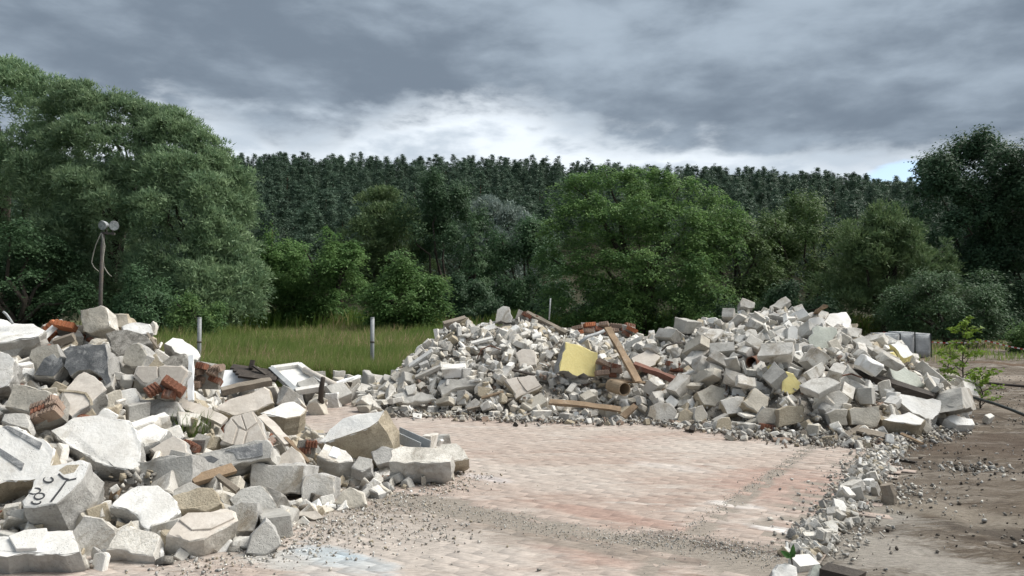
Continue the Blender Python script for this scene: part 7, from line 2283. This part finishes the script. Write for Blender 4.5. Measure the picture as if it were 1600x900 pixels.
board('plank', 'grey board tilted at the front foot of the right mound', P(1318, 684, 8.95), P(1352, 666, 9.3), .10, .03, 'wood_grey')
board('plank', 'flat dark board lying under the tan-sided front block', P(1342, 672, 9.1), P(1392, 684, 8.8), .12, .03, 'wood_grey')
board('strip', 'thin black strip lying on the dirt right of the rubble row', P(1398, 716, 7.95), P(1432, 722, 7.7), .03, .02, 'wood_dark')
board('panel', 'black-edged white panel lying at the bottom edge right of the seedling', P(1286, 896, 4.40), P(1345, 912, 4.25), .12, .10, 'wood_dark', up=(0, 0, 1))
board('panel', 'wooden-edged white panel behind the seedling', P(1240, 884, 4.55), P(1272, 880, 4.6), .10, .06, 'plaster_white')
def wire(name, label, pts, r, mat, cat): c_ = np.mean(pts, 0); mb = MB(); mb.tube(pts, r, 6); return origin_to(mb.build(name, MAT[mat], smooth=True, label=label, category=cat), c_)
def on_heap(u, v, lift=.05): y_ = surface_depth(h_right, u, v, 0) or 11.5; return P(u, v, y_ - lift)
for (lab, u0, v0, u1, v1, w_, h_, mt_) in (
 ('short splintered lath lying left of the cream tiled panel foot', 752, 622, 786, 612, .05, .02, 'wood'), ('dark lath crossing below the ragged plaster slab', 800, 578, 836, 586, .04, .025, 'wood_dark'),
 ('grey lath pointing down beside the yellow slab', 862, 566, 872, 600, .05, .02, 'wood_grey'), ('pale splinter on the front foot left of the light brown board', 822, 648, 856, 640, .045, .02, 'wood_grey'),
 ('brown lath wedged above the big rounded white boulder', 1010, 616, 1052, 606, .05, .025, 'wood'), ('dark lath stuck between blocks left of the rusty pipe', 1128, 566, 1160, 556, .045, .03, 'wood_dark'),
 ('thin grey lath right of the yellow triangular piece', 1262, 590, 1292, 602, .045, .02, 'wood_grey'), ('short brown lath on the summit behind the pale green slab', 1274, 490, 1290, 478, .07, .03, 'wood'),
 ('narrow white plaster strip below the long leaning white block', 1066, 586, 1098, 578, .07, .03, 'plaster_white'), ('narrow white plaster strip high on the left mound', 736, 536, 770, 528, .08, .03, 'plaster_white'),
 ('flat white strip lying on the left slope of the left mound', 640, 572, 676, 548, .10, .04, 'plaster_white'), ('second flat white strip below the one on the left slope', 650, 590, 690, 572, .10, .05, 'aac_white')):
    board('lath', lab, on_heap(u0, v0), on_heap(u1, v1), w_, h_, mt_, 'lath')
for (lab, pts_) in (('rusty reinforcing rod bent over the left mound of the right heap', [(746, 560), (752, 546), (766, 540), (782, 546)]), ('rusty wire loop at the foot left of the rounded boulder', [(986, 640), (992, 630), (1002, 628), (1008, 638)]), ('rusty rod poking out above the grey faceted boulder', [(1300, 600), (1312, 588), (1330, 584), (1346, 590)])):
    wire('steel_rod', lab, [on_heap(a_, b_, .10) for a_, b_ in pts_], .011, 'rust', 'rod')
# dark stake between the heaps
mb = MB(); mb.tube([G(505, 642), P(501, 622, 11.0), P(502, 606, 11.0), P(505, 590, 10.95)], [.045, .04, .04, .035], 7); origin_to(mb.build('stake', MAT['wood_dark'], smooth=True, label='dark crooked stake standing between the two heaps', category='stake'), G(505, 642))
# dark roof piece: felt-covered boards
t = thing('roof_piece', 'dark torn piece of felted roof boards at the meadow edge', 'roof piece', P(395, 590, 13))
for i in range(4):
    a = P(362 + i * 4, 584 + i * 1.5, 12.9 - .12 * i) - np.array(t.location); b_ = P(424 + i * 3, 582 + i * 3.5, 12.9 - .12 * i) - np.array(t.location); mb = MB(); mb.bar(a + np.array((0, 0, .12 - .03 * i)), b_, .14, .04, (0, -.4, .9)); mb.build('board', MAT['wood_dark'], t)
mb = MB(); mb.bar(P(392, 576, 12.8) - np.array(t.location), P(395, 563, 12.85) - np.array(t.location), .07, .06, (0, -1, 0)); mb.build('upright', MAT['wood_dark'], t)
mb = MB(); mb.bar(P(396, 572, 12.75) - np.array(t.location), P(416, 586, 12.6) - np.array(t.location), .05, .03); mb.build('brace', MAT['wood_dark'], t)
# white trough-like window frame
t = thing('window_frame', 'white broken window frame lying between the heaps', 'window frame', P(455, 595, 12.5)); c = np.array(t.location)
crn = [P(424, 577, 13.0), P(468, 571, 13.2), P(512, 604, 12.2), P(462, 612, 12.0)]
for i in range(4): mb = MB(); mb.bar(crn[i] - c, crn[(i + 1) % 4] - c, .08, .10, (0, -.5, .8)); mb.build('frame_bar', MAT['plaster_white' if i != 3 else 'grey_metal'], t)
mb = MB(); q = [p - c - np.array((0, 0, .03)) for p in crn]; mb.poly(q + [p - np.array((0, 0, .02)) for p in q], [(0, 1, 2, 3), (7, 6, 5, 4), (0, 4, 5, 1), (1, 5, 6, 2), (2, 6, 7, 3), (3, 7, 4, 0)]); mb.build('sheet', MAT['plaster_white'], t)
mb = MB(); mb.tube([P(476, 578, 12.9), P(500, 590, 12.5), P(524, 602, 12.1)], .055, 10); origin_to(mb.build('tube', MAT['plaster_cream'], smooth=True, label='cream tube lying over the white window frame', category='tube'), P(500, 590, 12.5))
# U-shaped metal gutter behind the long clean block
t0, t1 = P(616, 684, 7.5), P(664, 706, 7.25); d = unit(t1 - t0); x = unit(np.cross(d, (0, 0, 1))); mb = MB()
for off, up_, w_, h_ in ((0, 0, .14, .012), (-.07, .05, .012, .10), (.07, .05, .012, .10)): mb.bar(t0 + x * off + np.array((0, 0, up_)), t1 + x * off + np.array((0, 0, up_)), w_, h_)
origin_to(mb.build('gutter', MAT['grey_metal'], label='grey metal gutter behind the long clean grey block', category='gutter'), (t0 + t1) / 2)
# pipes
def pipe(name, label, a, b, ro, ri, mat, cat='pipe'):
    a, b = np.array(a), np.array(b); d = unit(b - a); x = unit(np.cross(d, (0, 0, 1))); y = np.cross(x, d); n_ = 20; V = []
    for p, r in ((a, ro), (b, ro), (b, ri), (a, ri)):
        V += [p + (x * math.cos(2 * math.pi * k / n_) + y * math.sin(2 * math.pi * k / n_)) * r for k in range(n_)]
    Fs = [(s * n_ + k, s * n_ + (k + 1) % n_, ((s + 1) % 4) * n_ + (k + 1) % n_, ((s + 1) % 4) * n_ + k) for s in range(4) for k in range(n_)]
    return origin_to(MB().poly(V, Fs).build(name, MAT[mat], smooth=False, label=label, category=cat), (a + b) / 2)
pipe('pipe', 'rusty brown pipe with a black opening in the right mound', P(1174, 566, 10.85), P(1201, 561, 11.3), .085, .072, 'rust')
pipe('clay_pipe', 'tan clay pipe stub lying right of the yellow slab foot', P(976, 608, 10.75), P(955, 602, 11.1), .10, .085, 'clay_pipe')
# rods and cables
wire('steel_rod', 'thin bent rod sticking up from the long white slab', [P(20, 506, 7.7), P(15, 498, 7.7), P(10, 491, 7.7), P(5, 487, 7.7)], .012, 'grey_metal', 'rod')
wire('steel_rod', 'thin vertical rod behind the brick crest of the left mound', [P(858, 500, 13.6), P(859, 484, 13.6), P(860, 466, 13.6)], .014, 'grey_metal', 'rod')
wire('cable', 'dark bent rod looping over the saddle right of the slanting plank', [P(1034, 548, 11.6), P(1042, 540, 11.5), P(1056, 536, 11.5), P(1070, 535, 11.5)], .014, 'lamp_pole', 'rod')
wire('cable', 'grey bent tube behind the yellow slab', [P(906, 536, 11.7), P(918, 526, 11.8), P(932, 522, 11.9), P(946, 516, 12)], .03, 'grey_metal', 'tube')
wire('hose', 'dark green hose snaking over the dirt at the right photo edge', [P(1498, 618, 11.4), P(1524, 622, 11.2), P(1552, 630, 10.8), P(1580, 640, 10.4), P(1604, 650, 10.0), P(1650, 664, 9.6)], .022, 'rubber', 'hose')
wire('cable', 'thin cable lying on the dirt behind the sapling', [P(1434, 574, 18.6), P(1460, 578, 18), P(1484, 576, 18), P(1500, 574, 18)], .03, 'lamp_pole', 'cable')
wire('cable', 'dark branch lying on the dirt at the right photo edge behind the hose', [P(1530, 598, 15.2), P(1560, 600, 15), P(1604, 604, 14.6)], .03, 'wood_dark', 'branch')
# brown stump in the rubble row
mb = MB(); p = G(1388, 786); mb.tube([p + np.array((0, 0, -.05)), p + np.array((.01, 0, .07)), p + np.array((-.01, .01, .15))], [.062, .055, .05], 9); origin_to(mb.build('stump', MAT['wood_grey'], smooth=False, label='brown post stump sticking out of the rubble row', category='stump'), p)
# ------------------------------------------------------------------ posts, floodlight mast, sacks, tape
for (u, v0, lab) in ((582, 497, 'grey steel fence post at the left foot of the right heap'), (312, 497, 'grey steel fence post right of the left heap')):
    b_ = P(u, 480, 18); b_[2] = 0; h = P(u, v0, 18)[2]; t = thing('fence_post', lab, 'post', b_, 'fence posts along the meadow'); mb = MB(); mb.tube([(0, 0, -.2), (0, 0, h * .5), (0, 0, h)], .048, 14); mb.build('tube', MAT['steel_post'], t, True)
    mb = MB(); mb.tube([(0, 0, h * .55), (0, 0, h * .55 + .05)], .054, 14); mb.build('clamp', MAT['lamp_pole'], t, True); mb = MB(); mb.tube([(0, 0, h), (0, 0, h + .02)], [.051, .045], 14); mb.build('cap', MAT['grey_metal'], t, True)
b_ = P(157, 480, 20); b_[2] = 0; H = P(157, 362, 20)[2]; t = thing('floodlight_mast', 'brown mast with two floodlights and dangling cables behind the left heap', 'floodlight', b_)
mb = MB(); mb.tube([(0, 0, -.2), (.0, 0, 2), (.04, 0, H)], [.056, .05, .045], 12); mb.build('mast', MAT['lamp_pole'], t, True)
def lamp_head(o_, c, tilt, yaw):
    rot = Euler((tilt, 0, yaw)).to_matrix(); h = link('lamp_head', None, o_); h.location = c; h.rotation_euler = (tilt, 0, yaw)
    mb = MB(); n_ = 14; V = []
    for yy, rr in ((.10, .06), (.02, .10), (-.08, .125), (-.10, .118)): V += [(rr * math.cos(2 * math.pi * k / n_), yy, rr * 1.08 * math.sin(2 * math.pi * k / n_)) for k in range(n_)]
    Fs = [(s * n_ + k, s * n_ + (k + 1) % n_, (s + 1) * n_ + (k + 1) % n_, (s + 1) * n_ + k) for s in range(3) for k in range(n_)] + [tuple(range(n_))]; mb.poly(V, Fs); mb.build('housing', MAT['grey_metal'], h)
    mb = MB(); mb.poly([(.116 * math.cos(2 * math.pi * k / n_), -.095, .122 * math.sin(2 * math.pi * k / n_)) for k in range(n_)], [tuple(range(n_))]); mb.build('lens', MAT['lamp_glass'], h)
    mb = MB(); mb.bar((0, .05, -.12), (0, .05, -.26), .03, .03, (0, 1, 0)); mb.build('bracket', MAT['lamp_pole'], h)
lamp_head(t, (.10, -.04, H + .17), R(12), R(-8)); lamp_head(t, (.33, -.02, H + .16), R(8), R(38)); mb = MB(); mb.bar((.02, 0, H - .03), (.36, 0, H - .06), .05, .05); mb.build('crossbar', MAT['lamp_pole'], t)
bb = np.array(b_)
for pts in ([(158, 364), (150, 382), (146, 396), (143, 410), (147, 418), (154, 424)], [(159, 364), (161, 380), (161, 400), (162, 416), (168, 426), (174, 432)], [(160, 366), (164, 384), (161, 404), (163, 420)]): mb = MB(); mb.tube([P(u, v, 19.9) - bb for u, v in pts], .011, 6); mb.build('cable', MAT['cable'], t, True)
for i, (u0, u1, vt, lab) in enumerate(((1376, 1404, 521, 'left and half hidden of the wrapped white sacks behind the right heap'), (1404, 1427, 519, 'middle of the wrapped white sacks behind the right heap'), (1427, 1452, 521, 'right end of the wrapped white sacks behind the right heap'))):
    Y = 23.5 + .12 * i; a, b_ = P(u0, 480, Y)[0], P(u1, 480, Y)[0]; h = P(800, vt, Y)[2]; t = thing('wrapped_sack', lab, 'sack', ((a + b_) / 2, Y + .35, 0), 'wrapped white sacks'); bm = bmesh.new(); bmesh.ops.create_cube(bm, size=1); bmesh.ops.bevel(bm, geom=bm.edges[:], offset=.05, segments=2, affect='EDGES'); bmesh.ops.subdivide_edges(bm, edges=bm.edges[:], cuts=3, use_grid_fill=True)
    for v_ in bm.verts:
        k = 1; v_.co = Vector((v_.co.x * (b_ - a) * 1.02 * k, v_.co.y * .8 * k, (v_.co.z + .5) * h)); v_.co += Vector((vnoise(np.array([v_.co]) * 5, i)[0] - .5, vnoise(np.array([v_.co]) * 5 + 9, i)[0] - .5, 0)) * .06
    me = bpy.data.meshes.new('sack'); bm.to_mesh(me); bm.free(); me.materials.append(MAT['tarpaulin']); [setattr(f_, 'use_smooth', True) for f_ in me.polygons]; link('sack', me, t)
    mb = MB(); mb.bar(((b_ - a) / 2 * .98, -.43, 0), ((b_ - a) / 2 * .98, -.43, h), .03, .02, (0, 1, 0)); mb.build('strap', MAT['rubber'], t)
S('tape_white', (.72, .71, .70), (.62, .61, .60), None, 9, 0, 60, .1, .5, .03); S('tape_red', (.42, .05, .04), (.34, .04, .035), None, 9, 0, 60, .1, .5, .03)
t = thing('barrier_tape', 'red and white barrier tape sagging before the hedge on the right', 'tape', (0, 0, 0)); N_ = 56
tp = [P(1380 + (1640 - 1380) * k / N_, 519 + 22 * (k / N_) + 9 * math.sin(math.pi * min(1, k / N_ * 1.6 % 1)), 25 - 1.5 * k / N_) for k in range(N_ + 1)]
for k in range(N_): mb = MB(); mb.bar(tp[k], tp[k + 1], .006, .038, (0, 0, 1)); mb.build('stripe', MAT['tape_white' if k % 2 else 'tape_red'], t)
# ------------------------------------------------------------------ young plants
def sapling(name, label, base, h, seed, ls, nb, leafn, cat='sapling', spread=.5, stem_r=.014):
    r = np.random.default_rng(seed); t = thing(name, label, cat, base); mb = MB(); top = np.array((.04 * h, 0, h)); pts = limb_pts((0, 0, -.03), top, r, 5); mb.tube(pts, list(np.linspace(stem_r, .004, 6)), 6); mb.build('stem', MAT['sapling_leaf'] if h < .4 else MAT['bark'], t, True); C, D, T = [], [], []
    for i in range(nb):
        z = h * (.12 + .85 * i / max(1, nb - 1)); a = i * 2.4 + r.uniform(-.4, .4); L = spread * h * (1.05 - .75 * i / nb) * r.uniform(.6, 1.1); s0 = np.array((.04 * z, 0, z)); e = s0 + np.array((math.cos(a) * L, math.sin(a) * L, L * r.uniform(.15, .6))); mb = MB(); bp_ = limb_pts(s0, e, r, 4); mb.tube(bp_, list(np.linspace(.007, .002, 5)), 5); mb.build('twig', MAT['bark'], t, True)
        for k in range(leafn):
            f_ = r.uniform(.25, 1.08); p = s0 + (e - s0) * f_ + np.array((0, 0, 1)) * L * .12 * math.sin(min(1, f_) * math.pi); o_ = nrm(r.normal(size=(1, 3)))[0]; C.append(p + o_ * ls * .55); T.append(unit(o_ * np.array((1, 1, .2)) + unit(e - s0) * .6 - np.array((0, 0, .45)))); D.append(unit(np.array((0, 0, 1)) + .7 * r.normal(size=3)))
    V, Q, a = leaves(np.array(C), np.array(D), np.array(T), ls, .5, r, r.uniform(0, 1, len(C))); link('foliage', npmesh('foliage', V, Q, [MAT['sapling_leaf']], attr=a), t); return t
b_ = P(1502, 480, 12.6); b_[2] = 0; sapling('sapling', 'tall spindly bright green sapling at the right end of the right heap', b_, P(1502, 500, 12.6)[2], 5, .085, 22, 34, spread=.40)
b_ = P(1480, 480, 13.6); b_[2] = 0; sapling('sapling', 'lower bushy sapling left of the tall spindly one', b_, .85, 6, .075, 12, 28, spread=.45)
b_ = P(1530, 480, 11.6); b_[2] = 0; sapling('sapling', 'low leafy sprout by the hose right of the tall sapling', b_, .55, 8, .07, 12, 28, spread=.65)
b_ = P(1236, 480, 4.42); b_[2] = 0; t = thing('seedling', 'green seedling with a few pointed leaves at the bottom edge of the picture', 'seedling', b_); mb = MB(); mb.tube([(0, 0, -.02), (-.005, 0, .06), (-.012, 0, .125)], [.006, .005, .004], 7); mb.build('stem', MAT['wood_dark'], t, True)
for k, (dx, dy, dz, L) in enumerate(((-.8, -.1, .55, .085), (-.35, -.5, .3, .07), (.15, 0, 1, .085), (.5, .2, .6, .05), (-.6, .4, .5, .06))):
    d = unit((dx, dy, dz)); s = unit(np.cross(d, (.2, -1, .3))); nn = np.cross(s, d); o_ = np.array((-.012, 0, .12)); V = [o_, o_ + d * L * .35 + s * L * .22 + nn * .004, o_ + d * L * .7 + s * L * .15 + nn * .002, o_ + d * L, o_ + d * L * .7 - s * L * .15 + nn * .002, o_ + d * L * .35 - s * L * .22 + nn * .004, o_ + d * L * .5 - nn * .006]
    MB().poly(V, [(0, 1, 6), (1, 2, 6), (2, 3, 6), (3, 4, 6), (4, 5, 6), (5, 0, 6)]).build('leaf', MAT['leaf_bright'], t)
def hole(r, n): u = r.uniform(262, 322, n); v = r.uniform(668, 684, n); q = np.array([P(a, b, 6.75) for a, b in zip(u, v)]); return q[:, 0], q[:, 1] + r.uniform(-.15, .15, n), q[:, 2] - .08
blades('grass_tuft', 160, hole, .10, .24, .008, 95, kind='stuff', label='wild grass tuft in the hollow of the left heap', category='grass')
